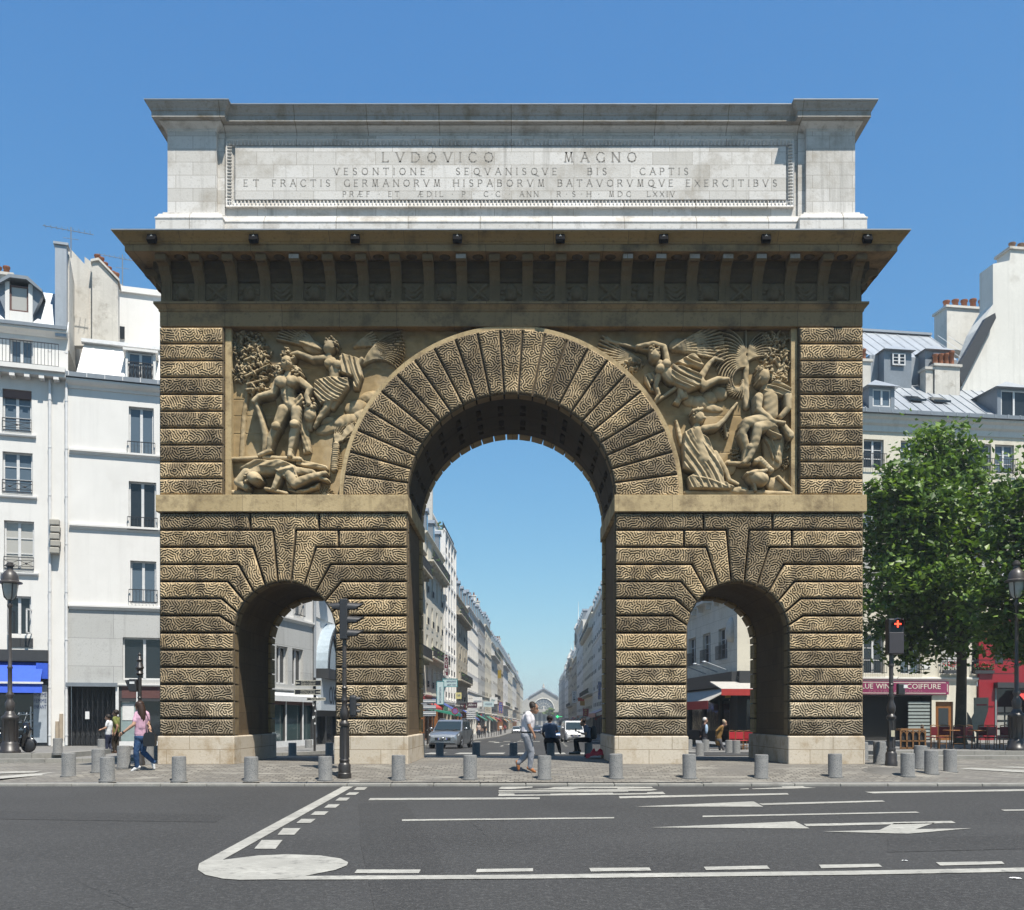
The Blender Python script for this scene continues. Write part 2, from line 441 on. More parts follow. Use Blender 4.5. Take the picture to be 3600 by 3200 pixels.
  if len(bv): cc[len(C):, :3] = np.array([.26, .19, .105])
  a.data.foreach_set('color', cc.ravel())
  me.materials.append(M['verm']); me.update(calc_edges=True); me.validate()
  s.back.build('rear_' + name, M['stone'], parent)
  return link(name, me, parent)
def rect(x0, x1, z0, z1): return [(x0, z0), (x1, z0), (x1, z1), (x0, z1)]
def row(B, x0, x1, z0, z1):
 r_ = rect(x0, x1, z0, z1); B.stone(r_, [tuple(r_)])

# ---- lower rusticated courses
for side, xo, xi in ((-1, -HW, -RM), (1, HW, RM)):
 B = Bossed(); cx = side * CS
 zt = [Z1 - PH * i for i in range(14)]
 jx = [.30, .825, 1.207, 1.49, 1.65, 1.71]
 th = [R(7.5 + 15 * k) for k in range(6)]
 I = [(RS * math.sin(t), ZS + RS * math.cos(t)) for t in th]
 def mir(pts, s_):
  p = [(cx + s_ * a, b) for a, b in pts]
  return p if s_ > 0 else p[::-1]
 # key stone with ears
 k1 = [(-.9, zt[1]), (-.3, zt[1]), (-I[0][0], I[0][1]), (I[0][0], I[0][1]), (.3, zt[1]), (.9, zt[1]), (.9, zt[0]), (-.9, zt[0])]
 k1 = [(cx + a, b) for a, b in k1]
 B.stone(k1, [(k1[0], k1[1], (cx - .3, zt[0]), k1[7]), (k1[1], k1[4], (cx + .3, zt[0]), (cx - .3, zt[0])),
    (k1[4], k1[5], k1[6], (cx + .3, zt[0])), (k1[2], k1[3], k1[4], k1[1])])
 for s_ in (-1, 1):
  edge = (xi if (s_ * side < 0) else xo); ex = abs(edge - cx)        # distance from the arch axis to this pier edge
  row(B, min(cx + s_ * .9, edge), max(cx + s_ * .9, edge), zt[1], zt[0])
  for i in range(1, 6):
   a, b = I[i - 1], I[i]
   xt, xb = jx[i - 1], jx[i]; z_t, z_b = zt[i], zt[i + 1]
   cutx = 1.41 if (i == 1 and (side > 0 or s_ > 0)) else None
   far = cutx or ex
   outl = [(a[0], a[1]), (b[0], b[1]), (xb, z_b), (far, z_b), (far, z_t), (xt, z_t)]
   q1 = [a, b, (xb, z_b), (xt, z_t)]; q2 = [(xb, z_b), (far, z_b), (far, z_t), (xt, z_t)]
   B.stone(mir(outl, s_)[:] if s_ > 0 else mir(outl, s_), [tuple(mir(q1, s_)), tuple(mir(q2, s_))])
   if cutx: row(B, min(cx + s_ * cutx, edge), max(cx + s_ * cutx, edge), z_b, z_t)
  b = I[5]; z_t, z_b = zt[6], zt[7]
  outl = [(RS, z_b), (ex, z_b), (ex, z_t), (jx[5], z_t), (b[0], b[1])]
  B.stone(mir(outl, s_), [tuple(mir([(RS, z_b), (jx[5], z_b), (jx[5], z_t), b], s_)), tuple(mir([(jx[5], z_b), (ex, z_b), (ex, z_t), (jx[5], z_t)], s_))])
  for i in range(7, 13):
   row(B, min(cx + s_ * RS, edge), max(cx + s_ * RS, edge), zt[i + 1], zt[i])
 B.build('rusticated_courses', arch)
# ---- quoins of the upper storey
for side in (-1, 1):
 B = Bossed(); q = (Z3 - .02 - Z2) / 10
 for i in range(10):
  x0, x1 = sorted((side * HW, side * 7.53)); row(B, x0, x1, Z2 + q * i, Z2 + q * (i + 1))
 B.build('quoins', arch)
# ---- 23 voussoirs of the great arch
B = Bossed(); dth = math.pi / 23
for i in range(23):
 a0, a1 = dth * i, dth * (i + 1)
 P = lambda r_, a: (r_ * math.cos(a), ZM + r_ * math.sin(a))
 o = [P(RM, a0), P(RO, a0), P(RO, (a0 + a1) / 2), P(RO, a1), P(RM, a1)]
 B.stone(o, [(P(RM, a0), P(RO, a0), P(RO, a1), P(RM, a1))], plain_dark=float(rng.choice([0, .3, .55, .8], p=[.1, .2, .35, .35])))
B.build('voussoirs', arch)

# ---- masonry core with its passages
RMc, RSc = RM + .09, RS + .085
def arc(cx, r_, z, a0, a1, n): return [(cx + r_ * math.cos(lerp(a0, a1, k / n)), z + r_ * math.sin(lerp(a0, a1, k / n))) for k in range(n + 1)]
out = [(-HW + .09, 0)]
def passage(cx, r_, z, n): return [(cx - r_, 0)] + arc(cx, r_, z, math.pi, 0, n) + [(cx + r_, 0)]
low = [(-HW + .09, Z2 - .01)] + [(-HW + .09, -.3)] + [(p[0], p[1] if p[1] > 0 else -.3) for p in passage(-CS, RSc, ZS, 24)] + \
 [(-RMc, -.3), (-RMc, Z2 - .01)]
for s_ in (-1, 1):
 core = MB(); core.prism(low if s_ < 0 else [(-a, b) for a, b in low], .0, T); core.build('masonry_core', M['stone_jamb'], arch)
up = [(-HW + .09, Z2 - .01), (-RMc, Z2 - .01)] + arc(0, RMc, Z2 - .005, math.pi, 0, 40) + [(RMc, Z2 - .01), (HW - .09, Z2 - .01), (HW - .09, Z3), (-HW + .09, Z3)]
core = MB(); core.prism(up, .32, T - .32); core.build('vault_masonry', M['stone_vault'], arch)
# margin strips beside the reliefs, arch fillet, top strip
for s_ in (-1, 1):
 mg = MB(); x0, x1 = sorted((s_ * 7.53, s_ * 7.37)); mg.box(x0, x1, .09, .4, Z2, Z3); mg.build('panel_margin', M['stone_band'], arch)
fl = MB()
ro, ri = arc(0, RO + .085, ZM, 0, math.pi, 60), arc(0, RO - .03, ZM, 0, math.pi, 60)
fl.rings([[(a[0], y, min(a[1], Z3 - .004)) for a in l] for l, y in ((ri, .40), (ri, -.035), (ro, -.035), (ro, .40))], closed=False, cap=False)
fl.build('arch_fillet', M['stone_band'], arch)
# plinths
for x0, x1 in ((-HW, -CS - RS), (-CS + RS, -RM), (RM, CS - RS), (CS + RS, HW)):
 p = MB(); p.cbox(x0 - .02, x1 + .02, -.135, T + .135, -.35, Z0 - .012, .03)
 p.build('plinth', M['stone_plinth'], arch)
# impost bands
for s_ in (-1, 1):
 x0, x1 = sorted((s_ * (HW + .05), s_ * (RM - .02)))
 p = MB(); p.cbox(x0, x1, -.175, T + .175, Z1 + .012, Z2 - .006, .012); p.build('impost_band', M['stone_band'], arch)
# coffers of the great vault
cf = MB()
for y0, y1 in ((.45, .95), (1.95, 2.3), (3.3, T - .45)):
 a, b = arc(0, RMc - .055, ZM, 0, math.pi, 40), arc(0, RMc + .03, ZM, 0, math.pi, 40)
 cf.rings([[(p[0], y, p[1]) for p in l] for l, y in ((b, y0), (a, y0), (a, y1), (b, y1))], closed=False, cap=False)
for k in range(15):
 th_ = math.pi * (k + .0) / 14; wv = .085
 for y0, y1 in ((.95, 1.95), (2.3, 3.3)):
  l1, l2 = arc(0, RMc - .05, ZM, th_ - wv, th_ + wv, 3), arc(0, RMc + .03, ZM, th_ - wv, th_ + wv, 3)
  cf.rings([[(p[0], y, p[1]) for p in l1 + l2[::-1]] for y in (y0, y1)], True, True)
  if k < 14:
   ph = math.pi * (k + .5) / 14; c = (RMc * math.cos(ph), (y0 + y1) / 2, ZM + RMc * math.sin(ph)); cf.ball(c, .11, .16, .11, 8)
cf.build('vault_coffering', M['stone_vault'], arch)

# ---- relief panels: carved stone as a true height field
class Carve:
 def __init__(s, u0, u1, v0, v1, ox, oy, step=3.6):
  s.U, s.V = np.meshgrid(np.arange(u0, u1 + step, step), np.arange(v0, v1 + step, step)); s.H = np.zeros(s.U.shape); s.ox, s.oy = ox, oy
 def put(s, h, k=0.0):
  if k > 0:
   d = np.clip(.5 + .5 * (h - s.H) / k, 0, 1); s.H = s.H * (1 - d) + h * d + k * d * (1 - d)
  else: s.H = np.maximum(s.H, h)
 def cap(s, x1, y1, r1, x2, y2, r2, h1, h2=None, k=.02, flat=.75):
  h2 = h1 if h2 is None else h2
  dx, dy = x2 - x1, y2 - y1; L = max(1e-6, dx * dx + dy * dy)
  t = np.clip(((s.U - x1) * dx + (s.V - y1) * dy) / L, 0, 1)
  d = np.hypot(s.U - x1 - t * dx, s.V - y1 - t * dy); r_ = (r1 + (r2 - r1) * t) * (.70 if r1 > 14 else .9)
  q = 1 - (d / r_) ** 2
  h = np.where(q > 0, h1 + (h2 - h1) * t + flat * r_ * .0035 * np.sqrt(np.clip(q, 0, 1)), -1)
  s.put(h, 0 if k == 0 else 0);
 def limb(s, pts, flat=.8):
  for (x1, y1, r1, h1), (x2, y2, r2, h2) in zip(pts, pts[1:]): s.cap(x1, y1, r1, x2, y2, r2, h1, h2, flat=flat)
 def ell(s, x, y, rx, ry, ang, h, amp):
  c_, s_ = math.cos(ang), math.sin(ang)
  a = ((s.U - x) * c_ + (s.V - y) * s_) / rx; b = (-(s.U - x) * s_ + (s.V - y) * c_) / ry
  q = 1 - a * a - b * b
  s.put(np.where(q > 0, h + amp * np.sqrt(np.clip(q, 0, 1)), -1))
 def dent(s, x, y, rx, ry, ang, amp):
  c_, s_ = math.cos(ang), math.sin(ang)
  a = ((s.U - x) * c_ + (s.V - y) * s_) / rx; b = (-(s.U - x) * s_ + (s.V - y) * c_) / ry
  s.H = s.H - amp * np.exp(-(a * a + b * b))
 def line(s, pts, r_, amp):
  """cut (amp<0) or raise (amp>0) a soft crease along a polyline"""
  best = np.full(s.U.shape, 1e9)
  for (x1, y1), (x2, y2) in zip(pts, pts[1:]):
   dx, dy = x2 - x1, y2 - y1; L = max(1e-6, dx * dx + dy * dy)
   t = np.clip(((s.U - x1) * dx + (s.V - y1) * dy) / L, 0, 1)
   best = np.minimum(best, np.hypot(s.U - x1 - t * dx, s.V - y1 - t * dy))
  s.H = s.H + amp * np.exp(-(best / r_) ** 2)
 def cloth(s, poly, h, n, ang, amp=.05, jit=1.0, seed=0):
  """draped cloth: a raised polygon whose folds run along ang"""
  r_ = np.random.default_rng(seed); px = np.array([p[0] for p in poly]); py = np.array([p[1] for p in poly])
  inside = np.zeros(s.U.shape, bool); j = len(poly) - 1
  for i in range(len(poly)):
   c1 = ((py[i] > s.V) != (py[j] > s.V)) & (s.U < (px[j] - px[i]) * (s.V - py[i]) / (py[j] - py[i] + 1e-9) + px[i]); inside ^= c1; j = i
  d = polydist(s.U, s.V, list(poly)); rise = np.sqrt(np.clip(1 - (1 - np.clip(d / 22, 0, 1)) ** 2, 0, 1))
  c_, s_ = math.cos(ang), math.sin(ang)
  a = (s.U * -s_ + s.V * c_); b = s.U * c_ + s.V * s_
  size = max(px.max() - px.min(), py.max() - py.min())
  ph = a / size * n * 6.28 + jit * 1.6 * np.sin(b / size * 4 + r_.random() * 6) + r_.random() * 6
  f = .5 + .5 * np.sin(ph) + .25 * np.sin(ph * 1.7 + b / size * 3)
  s.put(np.where(inside, h * (.45 + .55 * rise) + amp * (f - .5) * rise, -1))
 def leaves(s, x, y, rx, ry, n, h, seed, size=13):
  r_ = np.random.default_rng(seed)
  for i in range(n):
   a = r_.random() * 6.28; q = math.sqrt(r_.random()); lx, ly = x + rx * q * math.cos(a), y + ry * q * math.sin(a)
   s.ell(lx, ly, size * r_.uniform(.8, 1.7), size * r_.uniform(.35, .6), r_.random() * 3.14, h * r_.uniform(.15, .9) * (1.1 - .5 * q), .03)
 def hair(s, x, y, r_, n, h, seed, size=9):
  g = np.random.default_rng(seed)
  for i in range(n):
   a = g.random() * 6.28; q = g.random() ** .5 * r_; s.ell(x + q * math.cos(a), y + q * math.sin(a), size, size * .8, 0, h + g.uniform(-.02, .03), .035)
 def wing(s, x, y, dirs, L, r_, h, droop=.25):
  for i, a in enumerate(dirs):
   pts = [];
   for t in np.linspace(0, 1, 6): pts.append((x + L * t * math.cos(a), y + L * t * math.sin(a) + droop * L * t * t))
   for (x1, y1), (x2, y2) in zip(pts, pts[1:]): s.cap(x1, y1, r_, x2, y2, r_ * .75, h * (1 - .3 * i / len(dirs)))
 def frond(s, x, y, ang, L, curl, r_, h, n=7):
  px, py, a = x, y, ang
  for i in range(n):
   nx, ny = px + L / n * math.cos(a), py + L / n * math.sin(a)
   s.cap(px, py, r_ * (1 - .6 * i / n), nx, ny, r_ * (1 - .6 * (i + 1) / n), h); px, py = nx, ny; a += curl / n
 def build(s, name, parent, mask, y0):
  g0 = s.H > .05; X0 = s.U * .012; Y0 = s.V * .012
  s.H = s.H + g0 * (.004 * np.clip(wsample(X0 * .11, Y0 * .11), -1.5, 1.5))
  H = s.H; X = (s.ox + s.U / 2.129 - 1797.5) / 134.0; Z = 1.2 + (2525 - s.oy - s.V / 2.129) / 134.0
  g = np.random.default_rng(5)
  nz = sum(wsample(X * f + 3, Z * f + f) * a for f, a in ((.12, .6), (.3, .3), (.06, .8)))
  fig = np.clip(H / .12, 0, 1)[..., None]; tile = np.sin(np.floor(X / .9 + np.floor(Z / .42) * .37) * 12.9 + np.floor(Z / .42) * 7.7)[..., None] * .09
  col = (np.array([.43, .315, .165]) * (1 + tile * (1 - fig)) * (1 - fig) + np.array([.52, .41, .25]) * fig) * (1 + .16 * np.clip(nz, -1, 1))[..., None]
  # darker colour in the hollows; soot and cornice shade painted in towards the top
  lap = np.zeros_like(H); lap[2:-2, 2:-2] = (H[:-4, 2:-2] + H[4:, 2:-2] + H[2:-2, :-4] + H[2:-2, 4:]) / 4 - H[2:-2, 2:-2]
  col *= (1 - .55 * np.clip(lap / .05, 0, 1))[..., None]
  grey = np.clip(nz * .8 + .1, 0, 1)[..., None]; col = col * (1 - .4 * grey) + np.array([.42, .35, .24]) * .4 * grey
  soot_shade = np.clip((Z - 10.5) / .9 + .5 * nz, 0, 1)[..., None]; col = col * (1 - .55 * soot_shade) + np.array([.13, .11, .075]) * .55 * soot_shade
  k = mask(X, Z); idx = np.arange(H.size).reshape(H.shape)
  fm = k[:-1, :-1] & k[1:, :-1] & k[:-1, 1:] & k[1:, 1:]
  q = np.stack([idx[:-1, :-1], idx[1:, :-1], idx[1:, 1:], idx[:-1, 1:]], -1)[fm]
  me = bpy.data.meshes.new(name)
  V_ = np.stack([X, y0 - H, Z], -1).reshape(-1, 3)
  used = np.unique(q); remap = np.full(H.size, -1); remap[used] = np.arange(len(used)); q = remap[q]
  me.vertices.add(len(used)); me.vertices.foreach_set('co', V_[used].ravel().astype(np.float32))
  me.loops.add(q.size); me.loops.foreach_set('vertex_index', q.ravel().astype(np.int32))
  me.polygons.add(len(q)); me.polygons.foreach_set('loop_start', (np.arange(len(q)) * 4).astype(np.int32))
  try: me.polygons.foreach_set('loop_total', np.full(len(q), 4, dtype=np.int32))
  except Exception: pass
  me.polygons.foreach_set('use_smooth', np.ones(len(q), bool))
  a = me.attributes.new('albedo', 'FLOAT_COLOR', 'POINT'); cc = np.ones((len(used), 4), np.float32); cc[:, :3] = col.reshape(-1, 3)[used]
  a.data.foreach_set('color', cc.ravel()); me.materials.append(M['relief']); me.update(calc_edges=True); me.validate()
  return link(name, me, parent)
ringmask = lambda X, Z: (np.hypot(X, Z - ZM) > RO + .03) & (Z > Z2 - .03)
# left panel: standing club bearer crowned by a winged figure, a fallen figure under foot
c = Carve(560, 2680, 55, 1330, 540, 1120)
# block joints of the background
for v in (345, 580, 705, 840): c.line([(560, v), (2060, v + 3)], 3, -.012)
# clouds
for x, y, rx, ry, h in ((1500, 640, 90, 55, .10), (1420, 745, 120, 50, .12), (1540, 700, 70, 50, .10), (1300, 800, 110, 45, .10), (1380, 760, 60, 40, .14), (1600, 560, 80, 40, .07), (1280, 745, 60, 30, .11)):
 c.ell(x, y, rx, ry, -.3, 0, h)
# tree top left
c.limb([(640, 1010, 30, .02), (655, 700, 26, .02), (690, 470, 22, .05), (700, 250, 18, .06)])
c.leaves(690, 150, 130, 85, 90, .22, 1); c.leaves(720, 240, 150, 95, 120, .30, 2); c.leaves(760, 360, 130, 90, 110, .30, 3); c.leaves(630, 380, 70, 80, 50, .25, 4); c.leaves(770, 500, 95, 55, 60, .26, 5)
for a, b in (((680, 420), (860, 330)), ((690, 480), (840, 440)), ((690, 520), (820, 510)), ((670, 300), (830, 230))): c.cap(*a, 9, *b, 5, .20)
# palm held by the winged figure
for i in range(13): c.frond(1560, 330, -1.15 + .045 * i, 400 - i * 8, 1.0 + .06 * i, 6.5, .20 - .004 * i)
# wings
c.wing(1235, 215, [-2.85 + .075 * i for i in range(9)], 340, 9, .15, .05); c.wing(1235, 215, [-2.75 + .13 * i for i in range(5)], 160, 12, .2, .05); c.ell(1180, 190, 90, 50, .3, .05, .12)
c.wing(1490, 190, [-.75 + .12 * i for i in range(6)], 190, 9, .13, .1)
# winged figure
c.limb([(1310, 245, 22, .26), (1310, 310, 40, .26)])
c.ell(1312, 210, 43, 55, .3, .22, .20); c.hair(1322, 178, 44, 26, .33, 8); c.hair(1345, 195, 36, 14, .30, 9)
c.limb([(1330, 320, 55, .24), (1350, 390, 58, .24), (1345, 450, 50, .22)])
c.ell(1310, 335, 34, 32, 0, .30, .12); c.ell(1372, 345, 36, 34, 0, .30, .12)
c.limb([(1285, 290, 32, .26), (1190, 300, 27, .30), (1080, 258, 22, .32), (1040, 268, 20, .32)])
c.limb([(1410, 290, 36, .24), (1530, 330, 28, .26), (1555, 300, 22, .28)])
c.cloth([(1400, 250), (1540, 290), (1560, 420), (1530, 520), (1490, 520), (1490, 430), (1380, 400)], .36, 7, 1.2, .07, 1, 1)
c.cloth([(1200, 460), (1310, 430), (1455, 440), (1460, 500), (1420, 560), (1390, 610), (1250, 640), (1195, 560)], .40, 10, .5, .055, 2.4, 2)
c.limb([(1330, 560, 52, .26), (1290, 660, 40, .24), (1225, 750, 24, .2), (1195, 800, 16, .16)])
c.limb([(1380, 560, 44, .2), (1330, 650, 34, .18)])
# standing figure
c.cap(935, 560, 60, 955, 760, 40, .05); c.cloth([(1120, 640), (1165, 700), (1150, 830), (1170, 990), (1110, 1000), (1090, 850), (1030, 900), (1010, 760)], .20, 6, 1.4, .07, 1, 3)
c.limb([(1010, 400, 30, .34), (1005, 450, 55, .34)])
c.limb([(965, 470, 60, .34), (1050, 470, 58, .34)]); c.limb([(1000, 480, 78, .34), (1005, 570, 70, .34), (1030, 650, 66, .34)])
c.ell(965, 490, 48, 40, .2, .50, .12); c.ell(1050, 488, 46, 40, -.2, .50, .12)
c.line([(1005, 470), (1008, 630)], 9, -.035); c.line([(935, 530), (1005, 540), (1080, 530)], 8, -.03); c.line([(960, 590), (1055, 590)], 7, -.015)
c.ell(1003, 345, 42, 58, 0, .36, .22); c.ell(1022, 352, 10, 26, 0, .56, .05); c.dent(990, 345, 10, 7, 0, .05); c.dent(1030, 342, 9, 7, 0, .05); c.line([(1000, 385), (1030, 385)], 4, -.03)
c.hair(1003, 300, 52, 34, .42, 11, 10); c.hair(950, 380, 34, 26, .40, 12, 10); c.hair(925, 430, 26, 16, .34, 13, 9); c.hair(1070, 400, 34, 26, .38, 14, 10); c.hair(1095, 425, 22, 10, .34, 15, 9)
c.hair(1000, 262, 36, 14, .40, 33, 8)
c.limb([(940, 470, 42, .36), (900, 560, 34, .38), (790, 590, 24, .40), (755, 625, 24, .40)])
c.limb([(765, 625, 20, .34), (800, 740, 24, .28), (830, 860, 30, .22), (825, 980, 36, .14)])
c.limb([(1095, 470, 42, .36), (1175, 530, 33, .40), (1150, 590, 28, .40), (1165, 640, 26, .40)])
c.hair(1165, 640, 46, 26, .34, 16, 11); c.ell(1165, 710, 46, 60, 0, .24, .14); c.limb([(1165, 740, 40, .2), (1160, 810, 26, .14)])
c.cloth([(990, 680), (1110, 560), (1130, 600), (1110, 660), (1040, 680), (1000, 720)], .48, 4, -.6, .05, 1, 4)
c.limb([(975, 690, 62, .36), (925, 810, 44, .38), (880, 900, 40, .34), (865, 985, 24, .32)])
c.limb([(1070, 690, 60, .36), (1065, 800, 43, .36), (1045, 880, 42, .34), (1025, 985, 25, .32)])
c.ell(925, 815, 34, 30, 0, .46, .08); c.ell(1062, 800, 34, 30, 0, .46, .08)
c.limb([(870, 990, 26, .32), (790, 1022, 18, .32)]); c.limb([(1025, 990, 26, .34), (1022, 1030, 24, .38)])
# ground ledge and fallen figure
c.cap(570, 1040, 20, 820, 1030, 22, .16); c.cap(820, 1035, 22, 1090, 1045, 22, .24)
c.cloth([(1060, 1040), (1180, 1060), (1290, 1090), (1300, 1120), (1160, 1110), (1050, 1080)], .2, 4, .15, .05, 1, 7)
c.limb([(690, 1190, 60, .34), (800, 1130, 66, .32), (920, 1115, 70, .30), (1010, 1140, 62, .30)])
c.cloth([(640, 1130), (760, 1060), (960, 1060), (1060, 1100), (1090, 1200), (980, 1200), (900, 1130), (800, 1120), (700, 1150)], .52, 6, -.25, .08, 1, 8)
c.ell(765, 1205, 56, 46, .4, .44, .20); c.hair(735, 1205, 46, 24, .5, 18, 10); c.ell(805, 1215, 20, 14, .3, .56, .06)
c.limb([(700, 1160, 50, .40), (640, 1230, 44, .40), (700, 1270, 34, .38)])
c.limb([(960, 1130, 42, .36), (930, 1220, 30, .42), (910, 1270, 26, .42), (890, 1285, 16, .4)])
c.limb([(1010, 1150, 64, .36), (1060, 1240, 50, .40), (1180, 1190, 34, .40), (1290, 1160, 22, .38)])
c.limb([(1060, 1140, 46, .30), (1190, 1150, 26, .34), (1240, 1190, 20, .34), (1300, 1210, 16, .34)])
c.cloth([(970, 1170), (1050, 1280), (1160, 1260), (1240, 1220), (1230, 1260), (1100, 1310), (1000, 1290)], .3, 5, .4, .06, 1, 9)
c.cap(840, 1275, 12, 1000, 1310, 12, .36); c.cap(570, 1290, 26, 700, 1305, 26, .14); c.cap(700, 1310, 14, 1370, 1315, 14, .08)
for i in range(7): c.frond(1270, 1310, -.5 - .35 * i, 70, .5, 5, .06)
# column and reeds at the right
c.cap(1355, 930, 34, 1340, 1110, 34, .10)
for v in range(930, 1115, 16): c.line([(1320, v), (1392, v)], 3, -.02)
for i in range(9): c.frond(1355, 920, -1.9 + .16 * i, 150 + 8 * i, .9, 8, .10)
for i in range(10): c.frond(1400, 900, -1.45 + .07 * i, 120 + 14 * i, .5, 7, .12)
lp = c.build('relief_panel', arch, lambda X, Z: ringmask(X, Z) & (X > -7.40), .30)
lp['label'] = 'left relief panel with a standing crowned figure and a fallen one'
# right panel: winged trumpeter, kneeling figure, seated commander, palm tree
c = Carve(-646, 1500, 55, 1330, 2100, 1120)
for v in (250, 470, 700, 980): c.line([(0, v), (1500, v + 3)], 3, -.012)
for x, y, rx, ry, h in ((780, 610, 70, 55, .16), (860, 570, 60, 50, .15), (930, 540, 65, 55, .17), (700, 590, 60, 45, .1), (850, 640, 110, 35, .08)): c.ell(x, y, rx, ry, .2, 0, h)
# palm trunk with fronds, tree at the right
c.limb([(1130, 640, 36, .06), (1125, 420, 30, .10), (1130, 280, 26, .12)])
for i in range(15):
 a = -1.57 - .12 * (i + .5); c.frond(1115, 260 + i * 6, a, 300 - 6 * i, -1.5 - .05 * i, 9, .16)
 if i < 9: c.frond(1140, 250 + i * 6, -1.57 + .12 * (i + .5), 220, 1.3, 9, .16)
c.frond(1125, 240, -1.57, 170, 0, 10, .14)
for i in range(10): c.frond(1100, 500 - i * 6, 2.9 - .16 * i, 130, 1.2 - .1 * i, 8, .14)
c.limb([(1310, 560, 18, .06), (1390, 360, 15, .08), (1330, 240, 12, .10), (1350, 160, 10, .1)]); c.cap(1390, 370, 12, 1430, 250, 8, .1)
c.leaves(1350, 140, 120, 70, 90, .22, 21); c.leaves(1310, 250, 100, 60, 70, .24, 22); c.leaves(1420, 290, 50, 90, 60, .22, 23); c.leaves(1390, 420, 60, 60, 50, .2, 24)
# trumpeter: wings, trumpet, body, legs
c.wing(570, 215, [-.6 + .075 * i for i in range(11)], 390, 11, .16, .03); c.wing(570, 215, [-.6 + .13 * i for i in range(6)], 180, 12, .2, .03); c.ell(600, 170, 60, 40, -.6, .06, .1)
c.wing(330, 290, [3.65 - .09 * i for i in range(9)], 330, 9, .13, -.05)
c.leaves(270, 320, 80, 60, 50, .2, 25)
c.limb([(80, 140, 36, .10), (105, 155, 18, .14), (290, 205, 12, .2), (390, 235, 8, .3)])
c.ell(430, 275, 42, 50, -.3, .28, .18); c.hair(425, 250, 42, 24, .40, 26, 9)
c.limb([(470, 330, 34, .28), (500, 380, 66, .28), (560, 440, 66, .26), (650, 460, 60, .24)])
c.ell(470, 380, 34, 34, 0, .36, .12); c.ell(515, 345, 34, 34, 0, .36, .12)
c.limb([(520, 310, 34, .32), (500, 215, 27, .34), (420, 190, 23, .36), (300, 210, 18, .34)])
c.limb([(460, 420, 32, .26), (440, 500, 24, .24), (465, 560, 20, .22), (440, 600, 16, .2)])
c.limb([(430, 620, 16, .16), (600, 500, 20, .16)])
c.cloth([(560, 340), (690, 370), (790, 430), (770, 510), (680, 540), (590, 500), (540, 430)], .44, 7, .55, .08, 1, 31)
c.cloth([(600, 470), (660, 490), (690, 580), (640, 600), (620, 640), (570, 620), (610, 560)], .26, 4, 1.3, .06, 1, 32)
c.cloth([(580, 320), (700, 250), (740, 240), (810, 330), (790, 370), (720, 340), (640, 340)], .22, 5, .3, .08, 1, 33)
c.limb([(760, 450, 50, .26), (800, 500, 40, .28), (900, 450, 28, .28), (980, 450, 18, .28)]); c.limb([(780, 430, 40, .2), (840, 330, 26, .2), (880, 290, 20, .2), (940, 300, 14, .2)])
c.cloth([(360, 400), (440, 380), (490, 440), (400, 470), (440, 540), (400, 530), (360, 460)], .2, 5, 1.2, .06, 1, 34)
# kneeling figure
c.ell(755, 745, 44, 50, .1, .34, .18); c.ell(795, 755, 14, 12, 0, .44, .04); c.hair(735, 720, 42, 24, .44, 27, 9); c.cap(710, 705, 14, 775, 690, 14, .48)
c.limb([(745, 790, 26, .34), (740, 850, 62, .34), (770, 950, 62, .34), (790, 1050, 80, .32)])
c.limb([(790, 830, 36, .38), (890, 815, 28, .42), (950, 760, 23, .42), (985, 710, 20, .42), (1040, 640, 13, .38)])
c.limb([(960, 780, 18, .16), (980, 870, 15, .14)]); c.leaves(970, 830, 26, 50, 18, .2, 28, 9)
c.cloth([(650, 850), (720, 810), (830, 900), (880, 1010), (940, 1150), (950, 1220), (1030, 1260), (1000, 1285), (690, 1280), (670, 1190), (720, 1160), (640, 1120), (640, 960)], .48, 11, 1.15, .06, 2.4, 35)
c.cloth([(690, 1180), (800, 1150), (960, 1230), (1040, 1270), (760, 1280)], .46, 6, .3, .08, 1, 36)
c.limb([(620, 840, 24, .12), (640, 920, 26, .14)]); c.cap(600, 750, 10, 620, 830, 18, .1)
c.limb([(880, 1010, 34, .3), (960, 1140, 30, .3), (985, 1210, 22, .34), (1050, 1240, 16, .34)])
# seated commander
c.limb([(1330, 900, 120, .10), (1330, 1050, 100, .10)], .5)
c.limb([(1250, 500, 36, .36), (1290, 600, 84, .36), (1290, 720, 80, .36)])
c.ell(1235, 450, 48, 62, .2, .40, .22); c.hair(1245, 405, 52, 34, .50, 29, 11); c.leaves(1245, 385, 52, 30, 26, .55, 30, 11); c.hair(1290, 440, 36, 20, .42, 37, 10); c.cap(1205, 470, 12, 1195, 480, 8, .55)
c.cloth([(1210, 540), (1330, 460), (1450, 530), (1450, 570), (1340, 600), (1250, 570)], .50, 6, .3, .09, .8, 38)
c.limb([(1420, 590, 44, .40), (1420, 680, 34, .42), (1370, 740, 28, .4)])
c.limb([(1200, 600, 46, .44), (1195, 690, 32, .48), (1280, 770, 25, .50), (1310, 785, 20, .5)]); c.cloth([(1165, 590), (1230, 590), (1230, 640), (1165, 640)], .48, 4, 1.57, .06, .3, 39)
c.limb([(1215, 770, 17, .5), (1385, 795, 17, .5)]); c.cap(1380, 790, 26, 1450, 880, 40, .34)
c.limb([(1260, 760, 70, .40), (1110, 790, 54, .46), (1080, 870, 40, .42), (1120, 980, 36, .34), (1100, 1060, 26, .32)])
c.limb([(1290, 800, 66, .40), (1190, 830, 54, .50), (1170, 950, 42, .46), (1130, 1050, 30, .42), (1090, 1085, 22, .42)])
c.ell(1150, 970, 34, 30, 0, .46, .06)
c.cloth([(1050, 820), (1200, 740), (1330, 790), (1380, 900), (1310, 910), (1200, 790), (1090, 820)], .50, 7, .35, .10, 1, 40)
